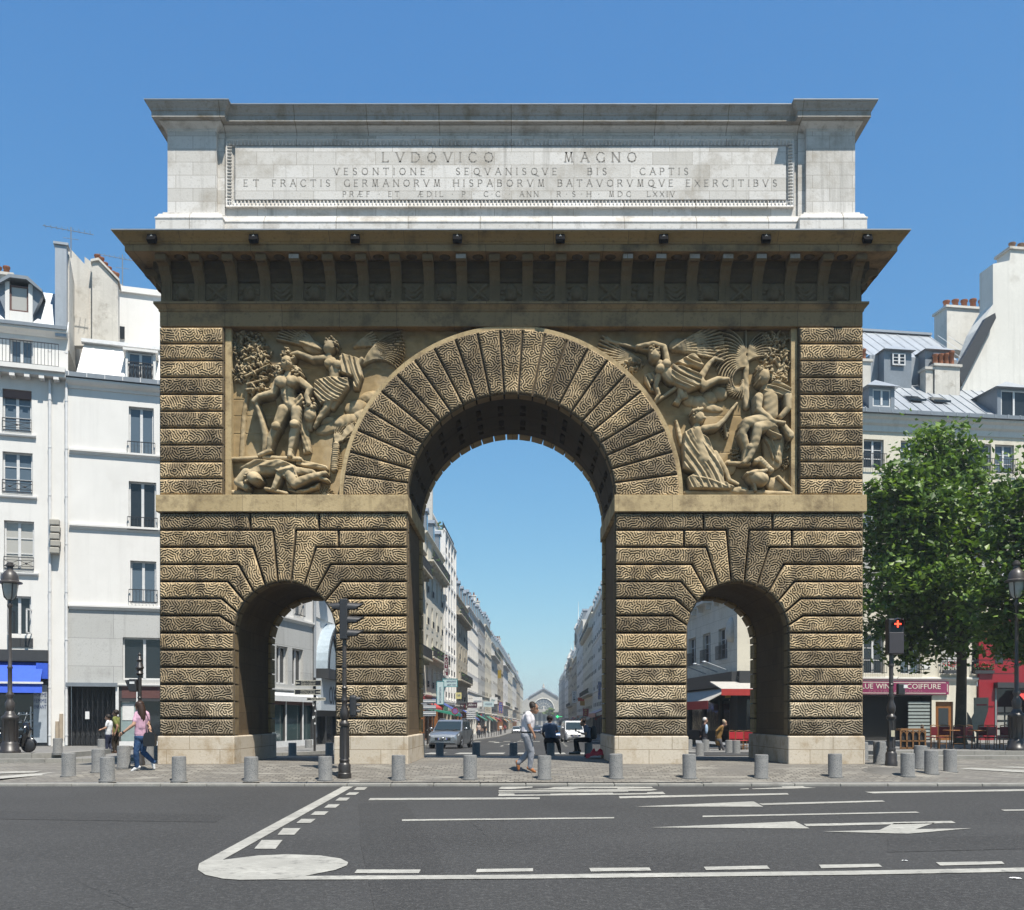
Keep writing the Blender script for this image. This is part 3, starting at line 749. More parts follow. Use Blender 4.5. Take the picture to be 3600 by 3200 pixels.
c.cloth([(1250, 890), (1330, 880), (1370, 1000), (1370, 1080), (1310, 1050)], .3, 6, 1.2, .08, 1, 41)
# helmet, shield, ledge, shrubs
c.ell(1200, 1195, 82, 60, .3, .32, .24); c.cap(1110, 1170, 12, 1250, 1150, 14, .5); c.cap(1170, 1240, 12, 1180, 1290, 12, .4)
for i in range(9): c.ell(1185 + i * 14, 1050 + abs(i - 2) * 11 + i * 3, 22, 20, 0, .36, .07)
c.ell(1350, 1230, 80, 60, .2, .06, .1); c.cap(1360, 1180, 14, 1470, 1290, 12, .24); c.cap(1280, 1290, 10, 1470, 1290, 10, .12)
c.limb([(665, 1300, 26, .22), (900, 1305, 26, .20), (1100, 1300, 30, .26), (1300, 1300, 26, .2), (1465, 1305, 24, .2)])
c.ell(1060, 1285, 70, 26, 0, .3, .06); c.ell(1000, 1100, 50, 60, .2, .08, .12); c.cap(980, 1080, 14, 1140, 1085, 14, .3)
c.leaves(1050, 1010, 50, 60, 40, .16, 42, 9); c.leaves(1420, 1070, 50, 70, 46, .16, 43, 9); c.leaves(1440, 930, 30, 50, 20, .1, 44, 9)
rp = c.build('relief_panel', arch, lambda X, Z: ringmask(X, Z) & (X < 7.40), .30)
rp['label'] = 'right relief panel with a trumpeter, a kneeling and a seated figure'

# ---- entablature
plan = [(-HW + .02, -.05), (HW - .02, -.05), (HW - .02, T + .05), (-HW + .02, T + .05)]
p = MB(); sweep(p, plan, [(-.3, Z3), (.0, Z3), (0, 11.85), (.03, 11.852), (.03, 11.89), (.06, 11.92), (.11, 11.99), (.13, 12.0), (.13, 12.06), (-.3, 12.065)])
p.build('architrave', M['stone_entab'], arch)
fz = MB(); sweep(fz, plan, [(-.3, 12.066), (-.02, 12.066), (-.02, 12.60), (.02, 12.62), (.05, 12.70), (.05, 12.80), (.13, 12.9), (.13, 13.10), (-.3, 13.1)])
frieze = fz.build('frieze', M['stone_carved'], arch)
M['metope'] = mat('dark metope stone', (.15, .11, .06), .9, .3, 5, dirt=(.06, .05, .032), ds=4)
def trophy(seed):
 """a carved metope: shield, drapery or crossed arms on a sunk field"""
 r_ = np.random.default_rng(seed); n = 34
 U, V = np.meshgrid(np.linspace(-.29, .29, n), np.linspace(-.24, .24, n)); H = np.zeros(U.shape)
 kind = seed % 4
 def cp(x1, y1, x2, y2, rr, h):
  nonlocal H
  dx, dy = x2 - x1, y2 - y1; t = np.clip(((U - x1) * dx + (V - y1) * dy) / (dx * dx + dy * dy + 1e-9), 0, 1)
  d = np.hypot(U - x1 - t * dx, V - y1 - t * dy); H = np.maximum(H, np.where(d < rr, h + .8 * np.sqrt(np.clip(rr * rr - d * d, 0, 1)), 0))
 if kind == 0:
  for a in (1, -1): cp(-.22 * a, -.2, .2 * a, .18, .045, .03)
  for i in range(10): cp(*r_.uniform(-.2, .2, 2), *r_.uniform(-.2, .2, 2), .025, .01)
 elif kind == 1:
  cp(0, .06, 0, -.1, .15, .01); cp(0, -.08, 0, -.17, .09, .01)
  for i in range(14): a = r_.random() * 6.28; cp(.2 * math.cos(a), .17 * math.sin(a), .25 * math.cos(a), .2 * math.sin(a), .035, .02)
  cp(-.05, .05, -.04, .05, .03, .12); cp(.05, .05, .04, .05, .03, .12); cp(0, .02, 0, -.04, .022, .14)
 elif kind == 2:
  for k in range(3):
   pts = [(-.22 + .02 * k + .4 * t, .16 - .12 * k - .14 * math.sin(3.14 * t)) for t in np.linspace(0, 1, 7)]
   for a, b in zip(pts, pts[1:]): cp(*a, *b, .038, .02)
  for i in range(8): cp(*r_.uniform(-.2, .2, 2), *r_.uniform(-.2, .2, 2), .025, .01)
 else:
  cp(0, 0, 0, -.06, .17, 0); cp(-.2, -.18, .2, -.18, .03, .02)
  for i in range(12): cp(*r_.uniform(-.22, .22, 2), *r_.uniform(-.2, .2, 2), .03, .03)
 H[0, :] = H[-1, :] = 0; H[:, 0] = H[:, -1] = 0
 m = MB(); vs = [(U[i, j], -H[i, j], V[i, j]) for i in range(n) for j in range(n)]
 m.add(vs, [(i * n + j, i * n + j + 1, (i + 1) * n + j + 1, (i + 1) * n + j) for i in range(n - 1) for j in range(n - 1)], True)
 return m.mesh('metope', M['metope'], fixn=False)
mets = [trophy(k) for k in range(8)]
cons = MB()   # console: grooved bracket rising from the frieze, S-profile, block end under the corona
prof = [(.0, 12.10), (.05, 12.10), (.06, 12.16), (.05, 12.5), (.09, 12.62), (.16, 12.72), (.26, 12.80), (.30, 12.9), (.42, 12.94), (.52, 12.94), (.56, 12.98), (.56, 13.11), (0, 13.11)]
cons.prism([(-a, b) for a, b in prof], -.135, .135, 'yz')
for gxx in (-.06, .06):
 cons.prism([(-a - .018, b) for a, b in prof[1:11]] + [(-a + .01, b) for a, b in prof[1:11]][::-1], gxx - .03, gxx + .03, 'yz')
cons.box(-.155, .155, -.075, .02, 12.066, 12.12)
cme = cons.mesh('console', mat('brown console stone', (.19, .135, .07), .9, .3, 3, dirt=(.06, .05, .035), ds=2, streak=.4))
for k in range(22):
 x = -9.0 + .857 * k
 link('console', cme, arch, (x, -.035, 0))
 link('console', cme, arch, (x, T + .035, 0), math.pi)
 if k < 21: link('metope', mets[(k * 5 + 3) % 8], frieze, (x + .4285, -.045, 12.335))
for k in range(5):
 for s_ in (-1, 1): link('console', cme, arch, (s_ * (HW - .04), .42 + .85 * k, 0), s_ * R(90))
# block ends, some paler
for k in (4, 9, 14, 15, 16, 17, 18, 19):
 x = -9.0 + .857 * k; pe = MB(); pe.box(x - .125, x + .125, -.603, -.55, 12.99, 13.10); pe.build('repaired_block_end', M['stone_attic_grey'], arch)
# rosettes on the soffit
ro_ = MB(); ro_.ball((0, 0, 0), .15, .15, .05, 10); rom = ro_.mesh('soffit_rosette', M['stone_carved'])
for k in range(21): link('soffit_rosette', rom, arch, (-9.0 + .857 * (k + .5), -.36, 13.13))
co = MB(); sweep(co, plan, [(-.3, 13.10), (.10, 13.101), (.10, 13.13), (.64, 13.135), (.66, 13.12), (.66, 13.29), (-.3, 13.295)])
co.build('corona', M['stone_entab'], arch)
cy = MB(); sweep(cy, plan, [(-.2, 13.296), (.68, 13.296), (.69, 13.33), (.72, 13.35), (.76, 13.40), (.83, 13.46), (.88, 13.50), (.895, 13.54), (-.2, 13.545)])
cy.build('cyma_gutter', M['stone_cyma'], arch)
ld = MB(); sweep(ld, plan, [(.885, 13.535), (.915, 13.535), (.915, 13.565), (.2, 13.66), (-.25, 13.70), (-.25, 13.55)], False); ld.build('lead_flashing', M['lead'], arch)
# spotlights on the cornice
sp_m = plain('black spotlight housing', (.008, .008, .009), .9, spec=.1); sp_g = plain('spotlight white clip', (.6, .62, .6), .4)
spm = MB(); spm.cbox(-.115, .115, -.08, .06, -.15, .14, .015); spb = spm.mesh('housing', sp_m)
sg = MB()
for a in (90, 210, 330): sg.tube([(0, 0, 0), (.035 * math.cos(R(a)), -.002, .035 * math.sin(R(a)))], .006, 5)
sgm = sg.mesh('clip', sp_g)
names = ['leftmost black spotlight on the dark cornice', 'black spotlight on the cornice above the left relief tree', 'black spotlight on the cornice above the winged figure with the palm',
  'black spotlight on the cornice left of the middle, above the arch ring', 'black spotlight on the cornice just right of the middle', 'black spotlight on the cornice above the stone trumpeter',
  'black spotlight on the cornice above the right relief palm tree', 'rightmost black spotlight on the dark cornice']
for lab, dx in zip(names, (308, 510, 711, 914, 1118, 1323, 1526, 1727)):
 x = gx(dx * 1.761, 25.3)
 s_ = thing('spotlight', lab, 'spotlight', (x, -.83, 13.40), 0, 'black spotlights along the cornice')
 h = link('housing', spb, s_); h.rotation_euler = (R(-25), 0, 0); q = link('clip', sgm, s_, (0, -.085, .02));

# ---- attic
def mirror(pl): return pl
pi_ = -7.78; yo, yi = .145, .345
aplan = [(-9.07, yo), (pi_, yo), (pi_, yi), (-pi_, yi), (-pi_, yo), (9.07, yo), (9.07, T - yo), (-pi_, T - yo), (-pi_, T - yi), (pi_, T - yi), (pi_, T - yo), (-9.07, T - yo)]
wallp = [(-9.0, yi), (9.0, yi), (9.0, T - yi), (-9.0, T - yi)]
a_ = MB(); sweep(a_, aplan, [(-.4, 13.6), (.25, 13.6), (.25, 13.98), (.235, 13.985), (.235, 14.26), (.25, 14.265), (.25, 14.30), (.21, 14.33), (.17, 14.42), (.10, 14.44), (.09, 14.50), (.02, 14.53), (-.4, 14.535)])
a_.build('attic_base', M['stone_attic_plain'], arch)
aw = MB(); aw.box(-8.6, 8.6, yi, T - yi, 14.5, 16.75); aw.build('attic_wall', M['stone_attic'], arch)
for s_ in (-1, 1):
 x0, x1 = sorted((s_ * 9.07, s_ * 7.78)); q = MB(); q.box(x0, x1, yo, T - yo, 14.52, 16.72)
 x2, x3 = sorted((s_ * 7.78, s_ * 7.60)); q.box(x2, x3, yi - .07, T - yi + .07, 14.52, 16.70)
 q.build('pilaster', M['stone_attic'], arch)
am = MB(); sweep(am, aplan, [(-.3, 16.68), (.0, 16.682), (.015, 16.70), (.015, 16.74), (.05, 16.77), (.13, 16.83), (.16, 16.85), (.16, 16.875), (-.3, 16.88)])
am.build('attic_bed_moulding', M['stone_attic_plain'], arch)
ac = MB(); sweep(ac, aplan, [(-.3, 16.881), (.165, 16.881), (.29, 16.895), (.31, 16.88), (.31, 17.03), (.33, 17.04), (.34, 17.08), (.38, 17.13), (.42, 17.2), (.44, 17.21), (.44, 17.245), (-.3, 17.25)])
ac.build('attic_cornice', M['stone_attic_grey'], arch)
al = MB(); sweep(al, aplan, [(.43, 17.24), (.455, 17.24), (.455, 17.265), (-.5, 17.36)], True); al.build('lead_roof', M['lead'], arch)
# framed inscription tablet
DY = 26 + yi; kx = DY / F
X = lambda px: EYE.x + (px - 1828) * kx
Zp = lambda py: EYE.z + (2525 - py) * kx
fx0, fx1, fz0, fz1 = X(797), X(2789), Zp(733), Zp(496)
fr = MB(); fw = .165
leaf = MB()
def frame(mb, x0, x1, z0, z1, w_, y_out, y_in):
 o = [(x0, z0), (x1, z0), (x1, z1), (x0, z1)]; i_ = [(x0 + w_, z0 + w_), (x1 - w_, z0 + w_), (x1 - w_, z1 - w_), (x0 + w_, z1 - w_)]
 for a in range(4):
  b = (a + 1) % 4
  mb.add([(o[a][0], y_out, o[a][1]), (o[b][0], y_out, o[b][1]), (i_[b][0], y_in, i_[b][1]), (i_[a][0], y_in, i_[a][1])], [(0, 1, 2, 3)])
  mb.add([(o[a][0], y_out, o[a][1]), (o[b][0], y_out, o[b][1]), (o[b][0], yi + .01, o[b][1]), (o[a][0], yi + .01, o[a][1])], [(0, 1, 2, 3)])
frame(fr, fx0, fx1, fz0, fz1, fw, yi - .10, yi - .012)
frm = fr.build('tablet_frame', M['stone_attic_plain'], arch)
def tongue(mb, x, z, ang):
 c_, s_ = math.cos(ang), math.sin(ang)
 pr = [(-.032, .0, -.10), (.032, .0, -.10), (.02, -.03, -.03), (.03, -.005, .06), (0, -.045, .075), (-.03, -.005, .06), (-.02, -.03, -.03), (0, -.05, -.02)]
 vs = [(x + a * c_ - b * s_, yi - .055 + y, z + a * s_ + b * c_) for a, y, b in pr]
 mb.add(vs, [(0, 1, 7), (1, 2, 7), (2, 3, 7), (3, 4, 7), (4, 5, 7), (5, 6, 7), (6, 0, 7)], False)
n = 150
for k in range(n):
 x = fx0 + .1 + (fx1 - fx0 - .2) * k / (n - 1); tongue(leaf, x, fz1 - .09, math.pi); tongue(leaf, x, fz0 + .09, 0)
for k in range(19):
 z = fz0 + .12 + (fz1 - fz0 - .24) * k / 18; tongue(leaf, fx0 + .09, z, -R(90)); tongue(leaf, fx1 - .09, z, R(90))
leaf.build('leaf_moulding', M['stone_attic_plain'], frm)
tx0, tx1, tz0, tz1 = X(829), X(2761), Zp(707), Zp(520)
tb = MB(); tb.cbox(tx0, tx1, yi - .066, yi + .01, tz0, tz1, .008); tab = tb.build('inscription_tablet', M['stone_attic'], arch)
# carved Roman capitals, stroke by stroke (x, y in letter units; width factor per letter)
S_ = {'A': (.9, ['0,0 .5,1', '.5,1 1,0', '.2,.38 .8,.38']), 'B': (.65, ['0,0 0,1', '0,1 .6,1 .9,.88 .9,.65 .6,.53 0,.53', '.6,.53 1,.42 1,.13 .65,0 0,0']),
 'C': (.9, ['1,.85 .75,1 .35,1 .08,.75 0,.5 .08,.25 .35,0 .75,0 1,.15']), 'D': (.9, ['0,0 0,1', '0,1 .55,1 .92,.75 1,.5 .92,.25 .55,0 0,0']),
 'E': (.6, ['0,0 0,1', '0,1 1,1', '0,.52 .8,.52', '0,0 1,0']), 'F': (.6, ['0,0 0,1', '0,1 1,1', '0,.52 .8,.52']),
 'G': (.9, ['1,.85 .75,1 .35,1 .08,.75 0,.5 .08,.25 .35,0 .75,0 1,.12', '1,0 1,.45']), 'H': (.85, ['0,0 0,1', '1,0 1,1', '0,.52 1,.52']), 'I': (.1, ['.5,0 .5,1']),
 'L': (.62, ['0,0 0,1', '0,0 1,0 1,.15']), 'M': (1.05, ['.1,0 .2,1', '.2,1 .5,.05', '.5,.05 .8,1', '.8,1 .9,0']), 'N': (.9, ['.05,0 .05,1', '.05,1 .95,0', '.95,0 .95,1']),
 'O': (1, ['.5,1 .15,.88 0,.5 .15,.12 .5,0 .85,.12 1,.5 .85,.88 .5,1']), 'P': (.62, ['0,0 0,1', '0,1 .65,1 1,.85 1,.6 .65,.46 0,.46']),
 'Q': (1, ['.5,1 .15,.88 0,.5 .15,.12 .5,0 .85,.12 1,.5 .85,.88 .5,1', '.6,.05 1,-.18 1.35,-.2']), 'R': (.75, ['0,0 0,1', '0,1 .6,1 .85,.85 .85,.65 .6,.5 0,.5', '.5,.5 1,0']),
 'S': (.6, ['.92,.85 .7,1 .3,1 .06,.85 .1,.62 .9,.38 .96,.15 .7,0 .3,0 .04,.15']), 'T': (.85, ['.5,0 .5,1', '0,.9 0,1 1,1 1,.9']), 'V': (.9, ['0,1 .5,0', '.5,0 1,1']),
 'X': (.85, ['0,1 1,0', '0,0 1,1']), '&': (1.15, ['0,0 .42,1', '.42,1 1,1', '.42,1 .46,0', '.2,.45 .8,.5', '.46,0 1,0']), '.': (.1, ['.3,.45 .7,.55'])}
def carve(mb, word, x0, x1, z0, z1, th=.10):
 h = z1 - z0; tot = sum(S_[c][0] for c in word) * h * .88
 gap = (x1 - x0 - tot) / max(1, len(word) - 1); x = x0; y = yi - .066 - .004
 t = th * h
 for c in word:
  wd = S_[c][0] * h * .88
  for st in S_[c][1]:
   pts = [tuple(float(q) for q in p.split(',')) for p in st.split()]
   pts = [(x + a * wd, z0 + b * h) for a, b in pts]
   for (a, b), (c_, d) in zip(pts, pts[1:]):
    dx, dz = c_ - a, d - b; L = math.hypot(dx, dz) or 1
    # thick down strokes, thin up strokes and bars
    tt = t * (.6 if (abs(dz) < .25 * L) else (1.0 if dx >= -.001 else .72)) / 2
    nx, nz = -dz / L * tt, dx / L * tt; ex, ez = dx / L * tt * .6, dz / L * tt * .6
    mb.quad((a - ex + nx, y, b - ez + nz), (c_ + ex + nx, y, d + ez + nz), (c_ + ex - nx, y, d + ez - nz), (a - ex - nx, y, b - ez - nz))
   for a, b in (pts[0], pts[-1]):
    if (abs(b - z0) < .01 or abs(b - z1) < .01) and len(pts) == 2 and abs(pts[0][0] - pts[1][0]) < .7 * wd + .02 and abs(pts[0][1] - pts[1][1]) > .5 * h:
     mb.quad((a - t * 1.1, y - .0015, b - t * .2), (a + t * 1.1, y - .0015, b - t * .2), (a + t * 1.1, y - .0015, b + t * .2), (a - t * 1.1, y - .0015, b + t * .2))
  x += wd + gap
ins = MB()
L1 = [('LVDOVICO', 1348, 1733, 574, 541), ('MAGNO', 1984, 2235, 574, 541)]
L2 = [('VESONTIONE', 1176, 1494, 619, 596), ('SEQVANISQVE', 1605, 1956, 619, 596), ('BIS', 2067, 2131, 619, 596), ('CAPTIS', 2249, 2417, 619, 596)]
L3 = [('ET', 861, 911, 660, 637), ('FRACTIS', 961, 1161, 660, 637), ('GERMANORVM', 1212, 1548, 660, 637), ('HISPABORVM', 1595, 1913, 660, 637), ('BATAVORVMQVE', 1962, 2364, 660, 637), ('EXERCITIBVS', 2412, 2728, 660, 637)]
L4 = [('PR&F', 1208, 1301, 696, 678), ('.', 1334, 1335, 696, 678), ('ET', 1368, 1404, 696, 678), ('&DIL', 1471, 1558, 696, 678), ('.', 1590, 1591, 696, 678), ('P', 1626, 1634, 696, 678), ('.', 1666, 1667, 696, 678), ('C.C', 1702, 1758, 696, 678), ('.', 1790, 1791, 696, 678),
 ('ANN', 1828, 1892, 696, 678), ('R.S.H', 1959, 2077, 696, 678), ('.', 2104, 2105, 696, 678), ('MDC', 2141, 2216, 696, 678), ('LXXIV', 2275, 2370, 696, 678)]
for wd, a, b, z0_, z1_ in L1 + L2 + L3 + L4: carve(ins, wd, X(a), X(b), Zp(z0_), Zp(z1_), .13)
ins.build('inscription', M['cut'], tab)

# ================================================================== GROUND
def groundmat(name, c1, c2, speck, scale=60, rough=.9, big=.25, bmp=.35):
 m, nt, b = nodes(name); c1, c2, speck = kc(c1), kc(c2), kc(speck)
 tc = nt.nodes.new('ShaderNodeTexCoord').outputs['Object']
 o = mixc(nt, ramp(nt, noise(nt, tc, big, 6), .35, .65), c1, c2)
 o = mixc(nt, ramp(nt, noise(nt, mapped(nt, tc, .25, 2.2, 1), .9, 5), .45, .75), o, tuple(x * .82 for x in c1))
 o = mixc(nt, ramp(nt, noise(nt, tc, scale * .3, 3, .7), .5, .72), o, tuple(x * 1.5 for x in c1))
 o = mixc(nt, ramp(nt, noise(nt, tc, scale, 2), .58, .72), o, speck)
 o = mixc(nt, ramp(nt, noise(nt, tc, scale * .55, 2), .60, .72), o, tuple(x * .55 for x in c1))
 nt.links.new(o, b.inputs['Base Color']); b.inputs['Roughness'].default_value = rough; b.inputs['Specular IOR Level'].default_value = .25
 bump(nt, b, noise(nt, tc, scale, 3), bmp, .02); return m
M['asphalt'] = groundmat('asphalt', (.054, .0535, .0525), (.037, .0365, .0355), (.12, .118, .112), 45)
def cobblemat():
 m, nt, b = nodes('granite setts')
 tc = nt.nodes.new('ShaderNodeTexCoord').outputs['Object']
 n = nt.nodes.new('ShaderNodeTexNoise'); n.inputs['Scale'].default_value = .7; nt.links.new(tc, n.inputs['Vector'])
 mv = nt.nodes.new('ShaderNodeVectorMath'); mv.operation = 'MULTIPLY_ADD'; nt.links.new(n.outputs[1], mv.inputs[0]); mv.inputs[1].default_value = (.25, .25, 0); nt.links.new(tc, mv.inputs[2])
 br = nt.nodes.new('ShaderNodeTexBrick'); nt.links.new(mv.outputs[0], br.inputs['Vector'])
 for k, v in (('Color1', (.21, .195, .166, 1)), ('Color2', (.11, .10, .084, 1)), ('Mortar', (.06, .055, .046, 1)), ('Scale', 1.0), ('Mortar Size', .018), ('Mortar Smooth', .4), ('Bias', 0), ('Brick Width', .21), ('Row Height', .16)): br.inputs[k].default_value = v
 o = mixc(nt, ramp(nt, noise(nt, tc, .5, 6), .4, .7), br.outputs[0], (.105, .097, .085))
 o = mixc(nt, ramp(nt, noise(nt, mapped(nt, tc, .7, 3.5, 1), 1.1, 4), .56, .68), o, (.215, .203, .175))
 o = mixc(nt, ramp(nt, noise(nt, mapped(nt, tc, .8, 4, 1), 1.6, 4), .58, .7), o, (.10, .095, .085))
 nt.links.new(o, b.inputs['Base Color']); b.inputs['Roughness'].default_value = .85
 bump(nt, b, br.outputs[1], -.5, .02); return m
M['setts'] = cobblemat()
M['granite'] = mat('kerb granite', (.30, .29, .26), .85, .2, 3, dirt=(.16, .15, .135), ds=2, bmp=.3, bs=60)
M['pavement'] = groundmat('asphalt pavement', (.20, .195, .185), (.165, .16, .15), (.27, .265, .25), 30)
M['paint'] = mat('worn white road paint', (.40, .39, .35), .8, .3, 1.4, dirt=(.13, .128, .12), ds=7, bmp=.2, bs=40)
g = MB(); g.quad((-1800, -400, -5.6), (1800, -400, -5.6), (1800, 2600, -5.6), (-1800, 2600, -5.6)); struct(g.build('ground', M['pavement']))
g = MB(); g.quad((-170, -70, ROAD), (170, -70, ROAD), (170, -3.08, ROAD), (-170, -3.08, ROAD)); struct(g.build('road', M['asphalt']))
g = MB(); xs = [-60 + .75 * i for i in range(161)]; Ds = [23.12 + .28 * i for i in range(55)]
g.add([(x, D - 26, gz(x, D - 26)) for D in Ds for x in xs], [(j * 161 + i, j * 161 + i + 1, (j + 1) * 161 + i + 1, (j + 1) * 161 + i) for j in range(54) for i in range(160)], True)
struct(g.build('cobbled_pavement', M['setts']))
g = MB(); x = -17.2
while x < 18.6:
 L = .95 + .2 * random.random(); z = -.312 + random.uniform(-.004, .004)
 D0 = 22.88 + max(0, abs(x + L / 2 - .5) - 14.6) ** 2 * .10
 g.cbox(x, x + L - .008, D0 - 26, D0 - 25.72, ROAD - .1, z, .02); x += L
struct(g.build('kerb', M['granite']))
# raised pavements at both sides, in two granite steps
def slab(name, pts, z0, z1, m, step=None):
 p = [(x, D - 26) for x, D in pts]; a = sum(x1 * y2 - x2 * y1 for (x1, y1), (x2, y2) in zip(p, p[1:] + p[:1]))
 if a < 0: p = p[::-1]
 q = MB(); q.prism(p, z0, z1, 'xy'); struct(q.build(name, m))
 if step:
  e = MB()
  for (x1, y1), (x2, y2) in zip(step, step[1:]):
   L = math.hypot(x2 - x1, y2 - y1); n = max(1, round(L / 1.15)); ax, ay = (x2 - x1) / L, (y2 - y1) / L
   for i in range(n):
    a0, a1 = L * i / n, L * (i + 1) / n - .012
    e.prism([(x1 + ax * a0 + ay * .02, y1 - 26 + ay * a0 - ax * .02), (x1 + ax * a1 + ay * .02, y1 - 26 + ay * a1 - ax * .02), (x1 + ax * a1 - ay * .3, y1 - 26 + ay * a1 + ax * .3), (x1 + ax * a0 - ay * .3, y1 - 26 + ay * a0 + ax * .3)], z0 - .02, z1 + .006, 'xy')
  struct(e.build('step_kerb', M['granite']))
lowL = [(-34, 31.8), (-15.2, 32.2), (-13.2, 33.2), (-11.2, 35.4), (-8.2, 39.2), (-6.3, 46), (-5.9, 52)]
slab('pavement', lowL + [(-9.4, 53), (-11.0, 44.6), (-34, 37)], -.42, -.135, M['pavement'], lowL)
upL = [(-34, 32.35), (-15.9, 32.75), (-15.1, 33.4), (-15.0, 36), (-16.0, 41.5)]
slab('pavement', upL + [(-19, 42), (-34, 37)], -.134, .03, M['pavement'], upL)
lowR = [(10.6, 41.5), (10.2, 38.5), (11.4, 35.9), (13.2, 34.9), (42, 35.4)]
slab('pavement', lowR + [(42, 57), (13.2, 52.6), (13.2, 43)], -.42, -.14, M['pavement'], lowR)
lowR2 = [(7.3, 52), (7.9, 45), (9.0, 41), (10.3, 39.4)]
slab('pavement', lowR2 + [(13.4, 41), (13.4, 52.6), (11.2, 55)], -.55, -.34, M['pavement'], lowR2)
upR = [(12.4, 45), (12.6, 37.2), (13.3, 36.0), (42, 36.3)]
slab('pavement', upR + [(42, 57), (13.5, 52.6)], -.139, .0, M['pavement'], upR)
# the street beyond the arch, sinking away and leading to the station
fL = lambda D: -10.81 + .0221 * D
fR = lambda D: 9.44 + .0221 * D
cz = lambda D: _ip(_gc, D)
DD = [38.4, 41, 45, 50, 54.5, 70, 90, 120, 148, 200, 300, 450, 640]
def strip(name, fx0, fx1, dz, m, D0=38.0, skirt=0):
 q = MB(); ds = [d for d in DD if d >= D0]
 for a, b in zip(ds, ds[1:]):
  q.quad((fx0(a), a - 26, cz(a) + dz), (fx1(a), a - 26, cz(a) + dz), (fx1(b), b - 26, cz(b) + dz), (fx0(b), b - 26, cz(b) + dz))
  if skirt:
   f = fx1 if skirt > 0 else fx0
   q.quad((f(a), a - 26, cz(a) + dz), (f(b), b - 26, cz(b) + dz), (f(b), b - 26, cz(b) - .1), (f(a), a - 26, cz(a) - .1))
 return struct(q.build(name, m))
kL = lambda D: fL(D) + lerp(3.6, 4.4, smooth(50, 90, D)); kR = lambda D: fR(D) - 3.6
wideL = lambda D: lerp(-30, kL(D) - .5, smooth(44, 52, D)) ; wideR = lambda D: lerp(30, kR(D) + .5, smooth(44, 52, D))
strip('street', wideL, wideR, .016, M['asphalt'])
strip('street_pavement', lambda D: fL(D) - 2, kL, .13, M['pavement'], 50, 1)
strip('street_pavement', kR, lambda D: fR(D) + 2, .13, M['pavement'], 50, -1)
strip('street_kerb', lambda D: kL(D) - .02, lambda D: kL(D) + .2, .134, M['granite'], 50, 1)
strip('street_kerb', lambda D: kR(D) - .2, lambda D: kR(D) + .02, .134, M['granite'], 50, -1)
# ---- painted markings on the boulevard (polygons measured on the road plane)
def rp(px, py, z=ROAD + .008):
 D = (EYE.z - z) * F / (py - 2525); p = at(px, 2525, D); return (p.x, p.y, z)
Lq = lambda u, v: (u / 1.1356, v / 1.1356 + 2600)
Rq = lambda u, v: (1800 + u / 1.1356, v / 1.1356 + 2600)
Bq = lambda u, v: (1700 + u / 2.555, v / 2.555 + 2740)
M['asphalt_dark'] = groundmat('darker asphalt patch', (.046, .0455, .0445), (.036, .0355, .0345), (.115, .112, .107), 45)
mk = MB()
def poly(pts, conv, z=None):
 P = [rp(*conv(*p)) if z is None else rp(*conv(*p), z) for p in pts]
 tri = tessellate_polygon([[Vector(p) for p in P]]); mk.add(P, [tuple(t) for t in tri])
pz = ROAD + .004
for d in ([(1430, 255), (1620, 250), (1760, 470), (1800, 700), (1500, 700), (1440, 420)], [(0, 285), (900, 300), (860, 330), (0, 318)]): poly(d, Lq, pz)
for d in ([(1500, 395), (2100, 380), (2300, 430), (1500, 450)],): poly(d, Rq, pz)
struct(mk.build('road_patch', M['asphalt_dark'], fixn=False)); mk = MB()
r_ = random.Random(3)
for x0, y0, x1, y1 in ((300, 560, 560, 690), (1880, 330, 1985, 420), (430, 600, 520, 640)):
 for k in range(9):
  a, b = (lerp(x0, x1, k / 9), lerp(y0, y1, k / 9) + r_.uniform(-6, 6)), (lerp(x0, x1, (k + 1) / 9), lerp(y0, y1, (k + 1) / 9) + r_.uniform(-6, 6)); poly([a, (a[0] + 1, a[1] + 1.4), (b[0] + 1, b[1] + 1.4), b], Lq, pz + .001)
struct(mk.build('road_cracks', plain('crack tar', (.02, .02, .02), .9), fixn=False)); mk = MB()
poly([(795, 495), (790, 520), (820, 540), (890, 555), (960, 560), (1100, 558), (1215, 545), (1340, 520), (1385, 502), (1390, 490), (1360, 475), (1280, 463), (1150, 458), (1030, 463), (890, 480), (1410, 188), (1368, 188)], Lq)
poly([(1216, 544.5), (2044, 540), (3400, 524), (4700, 500), (4700, 516), (3400, 540), (2044, 556), (1102, 559.5)], Lq)
for d in ([(1425, 190), (1468, 190), (1455, 201), (1412, 201)], [(1395, 211), (1435, 211), (1420, 221), (1378, 221)], [(1355, 232), (1398, 232), (1383, 244), (1338, 244)], [(1312, 258), (1358, 258), (1340, 272), (1294, 272)],
  [(1258, 287), (1312, 287), (1295, 301), (1240, 301)], [(1203, 317), (1260, 317), (1240, 333), (1183, 333)], [(1130, 354), (1200, 354), (1175, 380), (1108, 380)], [(1045, 401), (1128, 401), (1100, 436), (1015, 436)],
  [(1425, 519), (1680, 519), (1672, 533), (1415, 533)], [(1478, 234), (2155, 231), (2155, 238), (1470, 242)], [(1605, 319), (2452, 310), (2452, 315), (1605, 325)], [(1905, 517), (2128, 514), (2128, 526), (1900, 530)]): poly(d, Lq)
